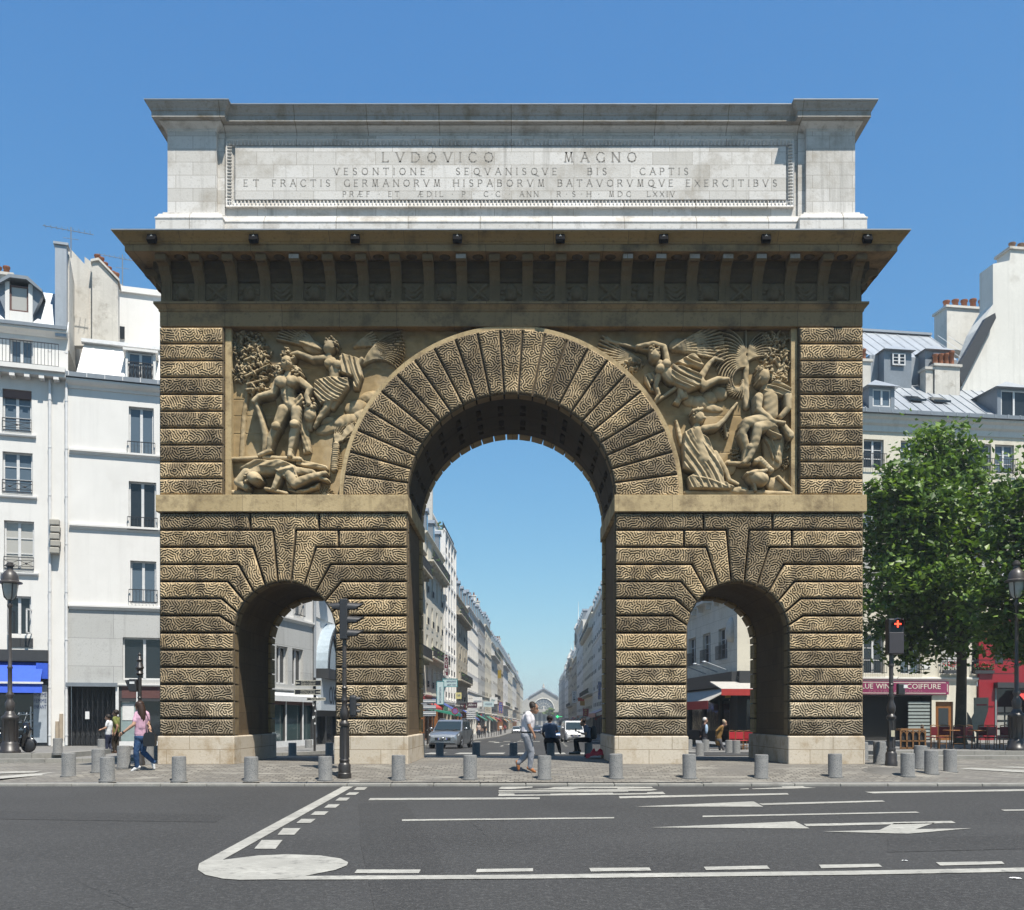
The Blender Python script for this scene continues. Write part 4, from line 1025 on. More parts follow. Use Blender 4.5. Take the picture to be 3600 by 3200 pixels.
for d in ([(308, 513), (548, 511), (556, 523), (315, 527)], [(765, 508), (1018, 503), (1030, 516), (775, 521)], [(1225, 500), (1463, 496), (1478, 508), (1235, 514)], [(1692, 490), (1955, 486), (1967, 497), (1710, 503)],
  [(427, 227), (1100, 214), (1105, 220), (430, 235)], [(1408, 209), (2400, 192), (2400, 200), (1440, 215)], [(760, 304), (1612, 288), (1628, 292), (762, 310)], [(1952, 280), (2300, 276), (2300, 281), (1965, 285)],
  [(490, 268), (965, 247), (1003, 268)], [(985, 255), (1478, 243), (1490, 248), (1000, 262)], [(555, 351), (1130, 327), (1188, 355)], [(1165, 337), (1755, 325), (1772, 333), (1175, 346)],
  [(1525, 334), (1690, 332), (1610, 358), (1838, 354), (1580, 376), (1240, 367), (1468, 361)], [(910, 197), (945, 195), (945, 198), (910, 199)], [(958, 196), (1080, 191), (1075, 187), (1160, 186), (1170, 190), (1215, 193), (1120, 196), (960, 198)]): poly(d, Rq)
for d in ([(135, 80), (160, 68), (440, 65), (440, 74), (380, 78), (250, 88), (150, 86)], [(385, 88), (570, 82), (640, 70), (760, 66), (1260, 66), (1510, 68), (1522, 78), (1300, 84), (1200, 88), (1205, 80), (870, 80), (780, 90)],
  [(135, 98), (1530, 86), (1565, 95), (1500, 103), (135, 107)], [(135, 113), (1300, 105), (1300, 110), (135, 120)],
  [(130, 150), (140, 127), (275, 128), (280, 138), (600, 136), (600, 130), (870, 124), (1160, 120), (1165, 128), (1470, 124), (1470, 116), (1610, 112), (1635, 132), (1100, 140)]): poly(d, Bq)
struct(mk.build('road_markings', M['paint'], fixn=False))
mk = MB()   # crossings on the setts and across the street
Pq = lambda u, v: (u, v)
for d in ([(-60, 2722), (-60, 2714), (150, 2710), (120, 2716)], [(-60, 2743), (-60, 2733), (215, 2713), (275, 2715)], [(3360, 2702), (3420, 2699), (3700, 2712), (3700, 2722)], [(3500, 2697), (3560, 2695), (3700, 2700), (3700, 2705)]): poly(d, Pq, -.256)
for i in range(11):
 x0 = -6.2 + 1.28 * i
 mk.quad((x0 - .1, 14.4, cz(40.4) + .024), (x0 + .62, 14.4, cz(40.4) + .024), (x0 + .68, 17.2, cz(43.2) + .024), (x0 - .04, 17.2, cz(43.2) + .024))
for i in range(12):
 D0 = 62 + i * 9; xx = lerp(kL(D0), kR(D0), .36)
 mk.quad((xx, D0 - 26, cz(D0) + .024), (xx + .15, D0 - 26, cz(D0) + .024), (xx + .2, D0 - 22.5, cz(D0 + 3.5) + .024), (xx + .05, D0 - 22.5, cz(D0 + 3.5) + .024))
 xx = lerp(kL(D0), kR(D0), .68); mk.quad((xx, D0 - 26, cz(D0) + .024), (xx + .15, D0 - 26, cz(D0) + .024), (xx + .2, D0 - 22.5, cz(D0 + 3.5) + .024), (xx + .05, D0 - 22.5, cz(D0 + 3.5) + .024))
for i in range(9):
 x0 = lerp(kL(88), kR(88), (i + .4) / 9.2); mk.quad((x0, 62, cz(88) + .024), (x0 + .6, 62, cz(88) + .024), (x0 + .65, 65, cz(91) + .024), (x0 + .05, 65, cz(91) + .024))
for px_, py_, s_ in ((1800, 2612, 1), (1745, 2600, 1)):
 D0 = 1.75 * F / (py_ - 2525); q = at(px_, py_, D0); q.z = cz(D0) + .024
 mk.add([(q.x - .8, q.y, q.z), (q.x, q.y - 1.2, q.z + .01), (q.x + .8, q.y, q.z), (q.x + .2, q.y, q.z), (q.x + .2, q.y + 3, q.z - .03), (q.x - .2, q.y + 3, q.z - .03), (q.x - .2, q.y, q.z)], [(0, 1, 2), (3, 4, 5, 6)])
struct(mk.build('road_markings', M['paint'], fixn=False))
M['paper'] = plain('white paper', (.75, .75, .73), .8)
for px, py, lab, w_ in ((3570, 3087, 'crumpled white paper scrap at the right edge of the asphalt', .05), (3180, 3025, 'small white paper scrap above the long painted line at right', .03)):
 p = rp(px, py); q = MB(); r_ = random.Random(px)
 vs = [(w_ * (i - 2) / 2 + r_.uniform(-.01, .01), w_ * .8 * (j - 2) / 2, .004 + r_.uniform(0, .012)) for j in range(5) for i in range(5)]
 q.add(vs, [(j * 5 + i, j * 5 + i + 1, j * 5 + i + 6, j * 5 + i + 5) for j in range(4) for i in range(4)])
 tag(q.build('paper_scrap', M['paper'], None, (p[0], p[1], ROAD)), lab, 'litter', 'scraps of paper on the asphalt')

# ================================================================== BUILDINGS
M['white'] = mat('white render', (.77, .755, .72), .9, .05, .8, dirt=(.66, .64, .60), ds=.5, streak=.10)
M['offwhite'] = mat('off white render', (.74, .72, .66), .9, .08, .7, dirt=(.52, .49, .43), ds=.6, streak=.18)
M['cream'] = mat('cream render', (.70, .655, .54), .9, .08, .7, dirt=(.48, .43, .33), ds=.6, streak=.2)
M['beige'] = mat('weathered beige stone', (.52, .46, .35), .9, .15, .8, dirt=(.26, .22, .16), ds=.6, streak=.35)
M['greystone'] = ashlar('grey cladding slab', (.52, .52, .50), (.47, .47, .45), (.44, .435, .41), 3.2, 1.18, (.30, .30, .29), .012, dirt=(.33, .325, .31), ds=.8)
M['ashlar_white'] = ashlar('pale ashlar wall', (.72, .70, .62), (.66, .64, .56), (.58, .55, .47), 1.3, .62, (.42, .40, .34), .012, dirt=(.44, .41, .34), ds=.7)
M['zinc'] = mat('zinc roof', (.40, .43, .46), .45, .12, .8, dirt=(.29, .31, .33), ds=1.2, streak=.2, spec=.5, metal=.35)
M['zincdark'] = mat('dark zinc', (.24, .27, .30), .5, .15, 1, spec=.5, metal=.3)
M['plaster'] = mat('peeling chimney plaster', (.62, .59, .53), .95, .15, 1.2, dirt=(.30, .27, .22), ds=1.6, streak=.3)
M['pot'] = mat('terracotta chimney pot', (.42, .17, .09), .9, .25, 5)
M['iron'] = plain('black iron', (.02, .021, .024), .45)
M['frame'] = plain('white window frame', (.72, .72, .71), .5)
M['brownframe'] = plain('brown window frame', (.13, .06, .045), .5)
M['glass'] = glassmat('window glass', (.018, .022, .026))
M['glass_blue'] = glassmat('glass with painted sky reflection', (.085, .115, .145))  # blue sky reflection put into the base colour
M['curtain'] = glassmat('glass with pale curtain', (.36, .35, .32), .12)
M['dark'] = plain('dark interior', (.012, .012, .013), .7)
M['darkgrey'] = plain('dark grey fascia', (.045, .047, .05), .5)
M['leaf1'] = plain('green plant', (.06, .12, .03), .7)
M['leaf2'] = plain('light green plant', (.11, .19, .05), .7)
M['red'] = plain('red paint', (.31, .014, .022), .4)
M['flower'] = plain('red flower', (.55, .03, .03), .6)
M['blue'] = plain('blue awning cloth', (.025, .10, .62), .75)
M['whitep'] = plain('white painted metal', (.78, .78, .77), .4)
M['wood'] = mat('varnished wood', (.30, .12, .035), .45, .25, 6)
M['terracotta'] = plain('terracotta', (.35, .12, .07), .8)
M['ivory'] = plain('ivory lettering', (.75, .72, .6), .6)
_wc = {}
def window_mesh(w, h, kind):
 """french casement: outer frame, meeting stiles, glazing bars; kind picks bars and glass"""
 key = (round(w, 2), round(h, 2), kind)
 if key in _wc: return _wc[key]
 f = MB(); t = .065
 fm = M['brownframe'] if 'brown' in kind else M['frame']
 f.box(0, t, -.03, .05, 0, h); f.box(w - t, w, -.03, .05, 0, h); f.box(t, w - t, -.03, .05, h - t, h); f.box(t, w - t, -.03, .05, 0, t)
 leaves = 1 if 'single' in kind else 2
 if leaves == 2: f.box(w / 2 - .055, w / 2 + .055, -.045, .04, t, h - t)
 nb = 2 if 'bars' in kind else 0
 for i in range(nb):
  z = t + (h - 2 * t) * (i + 1) / (nb + 1); f.box(t, w / 2 - .055, -.02, .03, z - .018, z + .018); f.box(w / 2 + .055, w - t, -.02, .03, z - .018, z + .018)
 g = MB(); g.box(t * .6, w - t * .6, .008, .018, t * .6, h - t * .6)
 gl = M['curtain'] if 'curtain' in kind else (M['glass_blue'] if 'blue' in kind else M['glass'])
 _wc[key] = (f.mesh('window', fm), g.mesh('pane', gl)); return _wc[key]
_rc = {}
def railing_mesh(w, h, kind='plain'):
 key = (round(w, 2), round(h, 2), kind)
 if key in _rc: return _rc[key]
 r = MB();
 for z in (.02, h): r.box(0, w, -.018, .018, z - .016, z + .016)
 n = max(2, int(w / .13))
 if kind == 'cross':
  for z in (h * .25, h * .75): r.box(0, w, -.012, .012, z - .01, z + .01)
  m = max(1, int(w / .55))
  for i in range(m):
   a, b = w * i / m, w * (i + 1) / m
   r.tube([(a, 0, h * .25), (b, 0, h * .75)], .010, 4); r.tube([(a, 0, h * .75), (b, 0, h * .25)], .010, 4)
   r.ball(((a + b) / 2, 0, h * .5), .05, .02, .05, 8)
  n = m
 for i in range(n + 1):
  x = w * i / n; r.box(x - .009, x + .009, -.009, .009, 0, h)
  if kind == 'baluster' and i < n:
   r.lathe([(.012, .05), (.05, h * .25), (.02, h * .5), (.045, h * .7), (.012, h * .95)], 6, (x + w / n / 2, 0, 0))
 _rc[key] = r.mesh('railing', M['iron']); return _rc[key]
class Bld:
 """a building in its own frame: x along the facade, y into the house, z up from its base"""
 def __init__(s, name, label, cat, x, D, ang, z0, group=None, root=None):
  s.p = Vector((x, D - 26, z0)); s.ang = ang; s.c, s.s = math.cos(ang), math.sin(ang)
  s.root = root or thing(name, label, cat, s.p, ang, group); s.holes = []; s.z0 = z0
  s.loc = (0, 0, 0); s.rz = 0
  if root is not None:
   s.loc = Matrix.Rotation(-root.rotation_euler.z, 3, 'Z') @ (s.p - root.location); s.rz = ang - root.rotation_euler.z
 def conv(s, px, py, v=0):
  r_ = (px - 1828) / F; ox, oD = s.p.x - s.s * v - EYE.x, s.p.y + s.c * v + 26
  u = (r_ * oD - ox) / (s.c - r_ * s.s); D = oD + s.s * u
  return u, EYE.z - (py - 2525) * D / F - s.z0
 def u(s, px, v=0): return s.conv(px, 2525, v)[0]
 def part(s, mb, name, m, off=(0, 0, 0), parent=None, sharp=None):
  o = mb.build(name, m, parent or s.root) if hasattr(mb, 'build') else link(name, mb, parent or s.root)
  if parent is None or parent is s.root:
   o.location = Vector(s.loc) + Matrix.Rotation(s.rz, 3, 'Z') @ Vector(off); o.rotation_euler.z = s.rz
  else: o.location = off
  return o
 def wall(s, u0, u1, z0, z1, m, holes=(), v=0, reveal=.24, name='wall', back=None):
  q = MB(); us = sorted({u0, u1} | {h[0] for h in holes} | {h[1] for h in holes}); zs = sorted({z0, z1} | {h[2] for h in holes} | {h[3] for h in holes})
  us = [a for a in us if u0 <= a <= u1]; zs = [a for a in zs if z0 <= a <= z1]
  for a, b in zip(us, us[1:]):
   for c, d in zip(zs, zs[1:]):
    if b - a < 1e-5 or d - c < 1e-5: continue
    mu, mz = (a + b) / 2, (c + d) / 2
    if any(h[0] < mu < h[1] and h[2] < mz < h[3] for h in holes): continue
    q.quad((a, v, c), (b, v, c), (b, v, d), (a, v, d))
  for a, b, c, d in [h[:4] for h in holes]:
   r_ = v + reveal
   q.quad((a, v, c), (a, r_, c), (a, r_, d), (a, v, d)); q.quad((b, v, c), (b, v, d), (b, r_, d), (b, r_, c))
   q.quad((a, v, d), (b, v, d), (b, r_, d), (a, r_, d)); q.quad((a, v, c), (b, v, c), (b, r_, c), (a, r_, c))
   q.quad((a, r_ + .06, c), (b, r_ + .06, c), (b, r_ + .06, d), (a, r_ + .06, d))
  if back:
   q.quad((u0, v, z0), (u0, back, z0), (u0, back, z1), (u0, v, z1)); q.quad((u1, v, z0), (u1, back, z0), (u1, back, z1), (u1, v, z1))
   q.quad((u0, back, z0), (u1, back, z0), (u1, back, z1), (u0, back, z1)); q.quad((u0, v, z1), (u1, v, z1), (u1, back, z1), (u0, back, z1))
  return s.part(q, name, m)
 def window(s, h, kind='', v=0, reveal=.24, name='window'):
  a, b, c, d = h[:4]; fm, gm = window_mesh(b - a - .01, d - c - .01, kind)
  w_ = s.part(fm, name, None, (a + .005, v + reveal - .055, c + .005)); link('pane', gm, w_); return w_
 def rail(s, a, b, c, h, v=-.06, kind='plain', name='railing'):
  return s.part(railing_mesh(b - a, h, kind), name, None, (a, v, c))
 def band(s, u0, u1, z0, prof, m, name='cornice'):
  """moulding along the facade; prof = [(projection, dz)]"""
  q = MB(); q.rings([[(u, -p, z0 + z) for p, z in prof] for u in (u0, u1)], True, True); return s.part(q, name, m)
CORN = [(-.05, 0), (.05, 0), (.08, .12), (.22, .2), (.28, .28), (.28, .36), (-.05, .38)]
BAND = [(-.05, 0), (.04, 0), (.06, .06), (.14, .12), (.14, .2), (-.05, .24)]
SILL = [(-.05, 0), (.10, 0), (.12, .05), (.12, .10), (-.05, .11)]
d2 = 1.7613
def B4(b, x0, x1, y0, y1, v=0):
 """a rectangle seen at display pixels -> u0, u1, z0, z1 on the facade plane v"""
 ua, za = b.conv(x0 * d2, y1 * d2, v); ub, zb = b.conv(x1 * d2, y0 * d2, v)
 um = (ua + ub) / 2
 _, z0 = b.conv((x0 + x1) / 2 * d2, y1 * d2, v); _, z1 = b.conv((x0 + x1) / 2 * d2, y0 * d2, v)
 return ua, ub, z0, z1
def pots(b, u0, u1, v, z, n, roof, m=None, hh=.5, r_=.14):
 for i in range(n):
  q = MB(); h = hh * random.uniform(.8, 1.2); q.lathe([(r_, 0), (r_ * .85, h * .8), (r_ * 1.1, h * .82), (r_ * 1.1, h)], 10, (u0 + (u1 - u0) * (i + .5) / n, v, z)); q.build('chimney_pot', m or M['pot'], roof)

# ---------------------------------------------------------------- corner building at the left (white, grey stone base)
AN = math.atan2(.3074, .9516)
b = Bld('apartment_building', 'white rendered apartment building with grey stone base and folding gate behind the left pier', 'building', -18.79, 41.57, AN, -.14)
LEN = 8.17
H = [B4(b, 257, 307, 813, 912), B4(b, 257, 312, 962, 1062), B4(b, 260, 312, 1120, 1206)]
big = B4(b, 245, 331, 1273, 1357)
HT = [(h[0] + 3.3 - .25, h[1] + 3.3 - .4, h[2], h[3]) for h in H]
ztop = b.conv(225 * d2, 763 * d2)[1]; zb1 = b.conv(225 * d2, 1213 * d2)[1]; zg = b.conv(180 * d2, 1364 * d2)[1]
b.wall(0, LEN, zb1, ztop, M['white'], H + HT, back=9)
for i, h in enumerate(H + HT):
 b.window(h, 'blue' if i % 3 != 1 else ''); b.rail(h[0] - .05, h[1] + .05, h[2] + .05, .55, -.10)
for yy in (907, 1055): b.band(.12, LEN, b.conv(225 * d2, yy * d2)[1] - .1, BAND, M['white'], 'string_course')
b.band(.1, LEN, zb1 - .12, BAND, M['white'], 'string_course')
b.band(0, LEN, ztop - .42, CORN, M['white'], 'cornice')
q = MB(); q.box(0, LEN, -.36, .05, ztop - .02, ztop + .17)
gut = b.part(q, 'gutter', M['zincdark'])
for i in range(12):
 q = MB(); q.box(.1 + i * .7, .13 + i * .7, -.375, -.365, ztop - .01, ztop + .2); q.build('gutter_strap', M['whitep'], gut)
shopw = B4(b, 238, 331, 1400, 1486)
gate = B4(b, 138, 230, 1368, 1500)
door = B4(b, 234, 262, 1402, 1490)
b.wall(0, LEN, zg, zb1 - .1, M['greystone'], [big, (big[0] + 2.6, big[1] + 2.4, big[2], big[3])])
b.window(big, ''); b.window((big[0] + 2.6, big[1] + 2.4, big[2], big[3]), '')
b.band(big[0] - .2, LEN, big[2] - .28, SILL, M['white'], 'window_ledge')
b.wall(0, LEN, 0, zg - .0, M['darkgrey'], [(gate[0], gate[1], .02, gate[3]), (shopw[0] + .75, LEN - .3, .45, shopw[3]), (shopw[0] + .05, shopw[0] + .68, .15, shopw[3])], reveal=.7, name='shopfront')
q = MB(); q.box(-.02, gate[1] + .1, -.18, .0, zg - .14, zg + .02); b.part(q, 'canopy', M['zincdark'])
q = MB()
gw, gh = gate[1] - gate[0], gate[3] - .1
for i in range(9):
 x = gate[0] + gw * (i + .5) / 9; q.box(x - .012, x + .012, .1, .14, .04, gh)
for i in range(8):
 for k in range(4):
  x0 = gate[0] + gw * (i + .5) / 9; x1 = gate[0] + gw * (i + 1.5) / 9; z0_, z1_ = .1 + (gh - .2) * k / 4, .1 + (gh - .2) * (k + 1) / 4
  q.tube([(x0, .12, z0_), (x1, .12, z1_)], .011, 4); q.tube([(x0, .12, z1_), (x1, .12, z0_)], .011, 4)
b.part(q, 'folding_gate', M['iron'])
q = MB(); q.box(gate[0] + .62, gate[0] + .78, .02, .06, 1.3, 1.62); b.part(q, 'intercom_plate', M['whitep'])
q = MB(); q.box(gate[1] + .02, gate[1] + .14, -.08, .06, .1, zg - .02); q.box(shopw[0] + .68, shopw[0] + .78, -.06, .06, .1, zg - .1); q.box(shopw[0], LEN, -.07, .02, .1, .35); b.part(q, 'shop_posts', M['whitep'])
q = MB(); q.box(shopw[0] + .8, LEN - .3, .3, .32, .45, shopw[3]); pane = b.part(q, 'shop_window', M['glass'])
q = MB(); q.box(shopw[0] + .06, shopw[0] + .67, .12, .15, .15, shopw[3]); b.part(q, 'glass_door', plain('pale grey green door glass', (.30, .38, .38), .2))
q = MB(); q.box(shopw[0] + .12, shopw[0] + .58, .10, .118, 1.25, 1.95); q.box(shopw[0] + .1, shopw[0] + .4, .10, .118, 2.0, 2.3); b.part(q, 'door_notice', M['paper'])
q = MB(); q.box(shopw[0] + .1, LEN - .2, -.01, .0, zg - .62, zg - .05); b.part(q, 'fascia', plain('brown fascia', (.12, .05, .045), .6))
# zinc mansard with one dormer window
mz = b.conv(235 * d2, 690 * d2, 1.2)[1]; dm = B4(b, 256, 306, 712, 768, .15)
q = MB(); q.add([(.35, 0, ztop + .15), (LEN, 0, ztop + .15), (LEN, 1.3, mz), (.55, 1.3, mz), (.35, 9, ztop + .15), (.55, 8, mz + .3), (LEN, 9, ztop), (LEN, 8, mz + .3)], [(0, 1, 2, 3), (0, 3, 5, 4), (3, 2, 7, 5), (4, 5, 7, 6), (1, 6, 7, 2)])
for i in range(9): x = .9 + i * .8; q.prism([(x, ztop + .15), (x + .05, ztop + .15), (x + .05, mz), (x, mz)], 0, .01) if False else q.add([(x, -.03, ztop + .15), (x + .05, -.03, ztop + .15), (x + .05, 1.27, mz), (x, 1.27, mz)], [(0, 1, 2, 3)])
roof = b.part(q, 'mansard_roof', M['white'])
q = MB(); q.box(.45, LEN, 1.0, 1.35, mz - .05, mz + .1); q.build('ridge_cap', M['whitep'], roof)
q = MB(); dz0 = ztop + .17; q.box(dm[0] - .1, dm[0], -.02, 1.2, dz0, dm[3] + .12); q.box(dm[1], dm[1] + .1, -.02, 1.2, dz0, dm[3] + .12); q.box(dm[0] - .2, dm[1] + .2, -.18, 1.25, dm[3] + .12, dm[3] + .22); q.box(dm[0], dm[1], .3, .35, dz0, dm[3] + .12); b.part(q, 'dormer', M['white'])
b.window((dm[0], dm[1], dz0, dm[3] + .1), 'blue', 0, .12); b.rail(dm[0], dm[1], dz0 + .02, .75, -.02, 'baluster')
# tall white rear wing with chimney
up = B4(b, 236, 420, 582, 740, 4.5)
q = MB(); q.box(up[0], up[1], 4.5, 9, mz - .3, up[3]); q.box(up[0] - .05, up[1], 4.38, 9.1, up[3] - .28, up[3] - .02); wing = b.part(q, 'rear_wing', M['white'])
pots(b, up[0] + .3, up[0] + 3.6, 6, up[3], 4, wing)
q = MB(); vw = B4(b, 236, 249, 652, 676, 4.45); q.box(*vw[:2], 4.42, 4.5, *vw[2:]); q.build('small_window', M['glass'], wing)
# rain pipes
for px_, n_ in ((133, 'downpipe'), (100, 'downpipe')):
 u_ = b.u(px_ * d2); z1_ = b.conv(px_ * d2, 760 * d2)[1]
 q = MB(); q.tube([(u_, -.09, .2), (u_, -.09, z1_)], .06, 8)
 for k in range(9): q.lathe([(.075, 0), (.075, .06)], 8, (u_, -.09, .6 + k * 2.0))
 b.part(q, n_, M['whitep'])
# facade turning into the street (seen through the left passage)
s2x, s2D = -11.02, 44.1; e2x, e2D = -10.06, 49.44
b2 = Bld('', '', '', s2x, s2D, math.atan2(e2D - s2D, e2x - s2x), -.14, root=b.root)
L2_ = math.hypot(e2x - s2x, e2D - s2D)
cv = lambda X0, X1, Y0, Y1: (b2.u(940 + X0 / 3.135), b2.u(940 + X1 / 3.135), b2.conv(940 + (X0 + X1) / 2 / 3.135, 2100 + Y1 / 3.135)[1], b2.conv(940 + (X0 + X1) / 2 / 3.135, 2100 + Y0 / 3.135)[1])
wa, wb = cv(100, 225, 535, 970), cv(275, 395, 570, 975)
def fit(h, lo, hi): return (h[0], h[1], lo, hi)
zt2 = b2.conv(940 + 340 / 3.135, 2100 + 290 / 3.135)[1]
wz0, wz1 = wb[2] + .02, wb[3]
wa, wb = fit(wa, wz0, wz1), fit(wb, wz0, wz1); wc = (wa[0] - 2.4, wa[0] - 1.0, wz0, wz1)
b2.wall(0, L2_, wz0 - .5, zt2, M['greystone'], [wa, wb] + ([wc] if wc[0] > .1 else []))
for h in [wa, wb] + ([wc] if wc[0] > .1 else []): b2.window(h, '')
b2.band(0, L2_, zt2 - .02, BAND, M['white'], 'string_course'); b2.band(0, L2_, wz0 - .3, SILL, M['white'], 'window_ledge')
wv = cv(280, 398, 145, 290); wv2 = (wv[0] + .1, wv[1] - .1, zt2 + .35, zt2 + 2.4)
upw = [wv2, (wv2[0] - 2.6, wv2[1] - 2.6, wv2[2], wv2[3])]
upw += [(h[0], h[1], h[2] + 3.1 * k, h[3] + 3.1 * k) for h in upw[:2] for k in (1, 2, 3)]
upw = [h for h in upw if h[0] > .1]
b2.wall(0, L2_, zt2 + .2, ztop, M['white'], upw)
for h in upw: b2.window(h, 'blue'); b2.rail(h[0] - .05, h[1] + .05, h[2] + .02, .8, -.1)
b2.wall(0, L2_, 0, wz0 - .5, M['darkgrey'], [(.4, L2_ * .35, .3, wz0 - .95), (L2_ * .38, L2_ * .72, .3, wz0 - .95), (L2_ * .75, L2_ - .2, .3, wz0 - .95)], reveal=.9, name='shopfront')
for a_, e_ in ((.4, .35), (L2_ * .38, .72), (L2_ * .75, .97)):
 q = MB(); q.box(a_, L2_ * e_, .1, .12, .3, wz0 - .95); b2.part(q, 'shop_window', plain('see through shop glass', (.05, .085, .085), .12, spec=.8))
q = MB()
for x in (.35, L2_ * .365, L2_ * .735, L2_ - .08): q.box(x - .04, x + .04, -.05, .1, .0, wz0 - .5)
q.box(0, L2_, -.04, .1, .0, .28); b2.part(q, 'shop_posts', M['whitep'])
q = MB(); q.prism([(0, wz0 - .34), (-.25, wz0 - .55), (-.25, wz0 - .8), (0, wz0 - .5)], .0, L2_, 'yz'); b2.part(q, 'awning_valance', M['whitep'])
q = MB(); q.box(0, L2_, -.012, 0, wz0 - .95, wz0 - .52); b2.part(q, 'fascia', plain('brown fascia', (.13, .06, .05), .6))
for i, (fx, w_, h_, m_) in enumerate(((.1, .35, 1.5, (.10, .32, .32)), (.3, .5, 1.0, (.5, .52, .5)), (.55, .3, 1.2, (.35, .45, .55)), (.62, .5, 1.7, (.4, .55, .55)), (.84, .3, 1.1, (.2, .12, .07)), (.46, .4, 1.3, (.08, .3, .3)))):
 # clothes on display stands inside the window
 q = MB(); x = L2_ * fx + .2
 q.lathe([(.02, 0), (.02, h_ * .35), (w_ * .5, h_ * .38), (w_ * .34, h_ * .75), (w_ * .46, h_ * .92), (.05, h_)], 10, (x, .45, .3)); b2.part(q, 'display_garment', plain('garment', m_, .9))

q = MB(); q.tube([(L2_ - .12, -.1, 0), (L2_ - .12, -.1, ztop)], .075, 8); b2.part(q, 'downpipe', M['zinc'])
# ---------------------------------------------------------------- far left building (dormer, balcony, blue awning shop)
a = Bld('apartment_building', 'white apartment building at the left edge with balcony, dormer and blue awning shop', 'building', -18.79, 41.57, AN, .03)
A0 = a.u(-420)
W3 = [B4(a, 5, 63, 778, 862), B4(a, 5, 65, 903, 985), B4(a, 8, 68, 1040, 1138)]; wop = B4(a, 14, 62, 1190, 1268); wbal = B4(a, 15, 62, 668, 745)
for h in (W3[0], W3[1], W3[2], wop, wbal): pass
zc = a.conv(60 * d2, 742 * d2)[1]; zsh = a.conv(60 * d2, 1300 * d2)[1]; ztA = a.conv(60 * d2, 652 * d2)[1]
sh = lambda h, dx: (h[0] + dx, h[1] + dx, h[2], h[3])
allh = W3 + [wop] + [sh(h, -2.5) for h in W3 + [wop]]
allh = [h for h in allh if h[0] > A0 + .1]
a.wall(A0, -.0, zsh, zc, M['white'], allh, back=9)
kinds = ['brown blue', 'bars blue', 'bars curtain', '']
for i, h in enumerate(allh):
 a.window(h, ('bars blue', 'bars blue', 'bars curtain', '')[i % 4])
 if i % 4 != 3:
  a.rail(h[0], h[1], h[2] + .02, .5, -.07, 'cross'); a.band(h[0] - .12, h[1] + .18, h[2] - .2, SILL, M['white'], 'window_sill')
q = MB(); q.box(W3[0][0] + .02, W3[0][1] - .02, .06, .1, W3[0][3] - .35, W3[0][3] - .01); a.part(q, 'window_blind', M['brownframe'])
# open casements of the lower window, vents below it
for sx in (0, 1):
 q = MB(); x = wop[0] if sx == 0 else wop[1]; d_ = .12 if sx == 0 else -.12
 for z0_, z1_ in ((wop[2] + .05, wop[2] + .11), (wop[3] - .6, wop[3] - .54)): q.prism([(x, 0), (x + d_, -.5), (x + d_ + .04, -.5), (x + .04, 0)], z0_, z1_, 'xy')
 q.prism([(x + d_ * .85, -.43), (x + d_, -.5), (x + d_ + .04, -.5), (x + d_ * .85 + .04, -.43)], wop[2] + .05, wop[3] - .54, 'xy')
 a.part(q, 'open_casement', M['frame'])
for k in (0, 1):
 q = MB(); x = lerp(wop[0], wop[1], .05 + .5 * k); q.box(x, x + .48, -.03, .02, wop[2] - .5, wop[2] - .12); a.part(q, 'vent_grille', M['darkgrey'])
# balcony with bracketed cornice, set back top storey and zinc roof with dormer
q = MB(); q.box(A0, -.0, -.55, .2, zc - .05, zc + .14); q.box(A0, -.0, -.40, .2, zc - .22, zc - .05)
for i in range(16): q.box(-.45 - i * .55, -.25 - i * .55, -.45, 0, zc - .36, zc - .2)
a.part(q, 'balcony', M['white'])
a.rail(A0, -.25, zc + .14, .95, -.48, 'plain')
a.wall(A0, 0, zc + .1, ztA, M['white'], [wbal, sh(wbal, -2.6)], v=.5)
for h in (wbal, sh(wbal, -2.6)): a.window(h, 'blue', .5)
a.band(A0, 0, ztA - .2, [(-.55, 0), (-.45, 0), (-.35, .1), (-.2, .18), (-.2, .3), (-.5, .3)], M['white'])
q = MB(); q.box(A0, -.02, .12, .5, ztA + .08, ztA + .22); a.part(q, 'gutter', M['zincdark'])
zr = a.conv(95 * d2, 585 * d2, 1.6)[1]
q = MB(); q.add([(A0, .45, ztA + .1), (0, .45, ztA + .1), (0, 1.6, zr), (A0, 1.6, zr), (A0, 8, zr + .5), (0, 8, zr + .5)], [(0, 1, 2, 3), (3, 2, 5, 4)]); rf = a.part(q, 'zinc_roof', M['zinc'])
dmA = B4(a, 19, 57, 570, 622, .5)
q = MB(); q.box(dmA[0] - .16, dmA[0], .45, 2.2, ztA + .1, dmA[3] + .1); q.box(dmA[1], dmA[1] + .16, .45, 2.2, ztA + .1, dmA[3] + .1); q.box(dmA[0], dmA[1], .5, .9, ztA + .1, dmA[2])
a.part(q, 'dormer', M['white'])
q = MB(); cxd = (dmA[0] + dmA[1]) / 2; hw = (dmA[1] - dmA[0]) / 2
q.prism([(cxd - hw - .55, dmA[3] - .25), (cxd - hw + .05, dmA[3] + .2), (cxd + hw - .05, dmA[3] + .2), (cxd + hw + .55, dmA[3] - .25), (cxd + hw + .55, dmA[3] - .15), (cxd + hw, dmA[3] + .34), (cxd - hw, dmA[3] + .34), (cxd - hw - .55, dmA[3] - .15)], .25, 2.4); a.part(q, 'dormer_roof', M['zincdark'])
q = MB(); q.prism([(cxd + hw + .16, dmA[3] + .1), (cxd + hw + .55, dmA[3] - .2), (cxd + hw + .16, dmA[2] - .1)], .5, .9); q.prism([(cxd - hw - .16, dmA[3] + .1), (cxd - hw - .55, dmA[3] - .2), (cxd - hw - .16, dmA[2] - .1)], .5, .9); a.part(q, 'dormer_cheek', M['zincdark'])
a.window(dmA, 'brown single curtain', .5, .12)
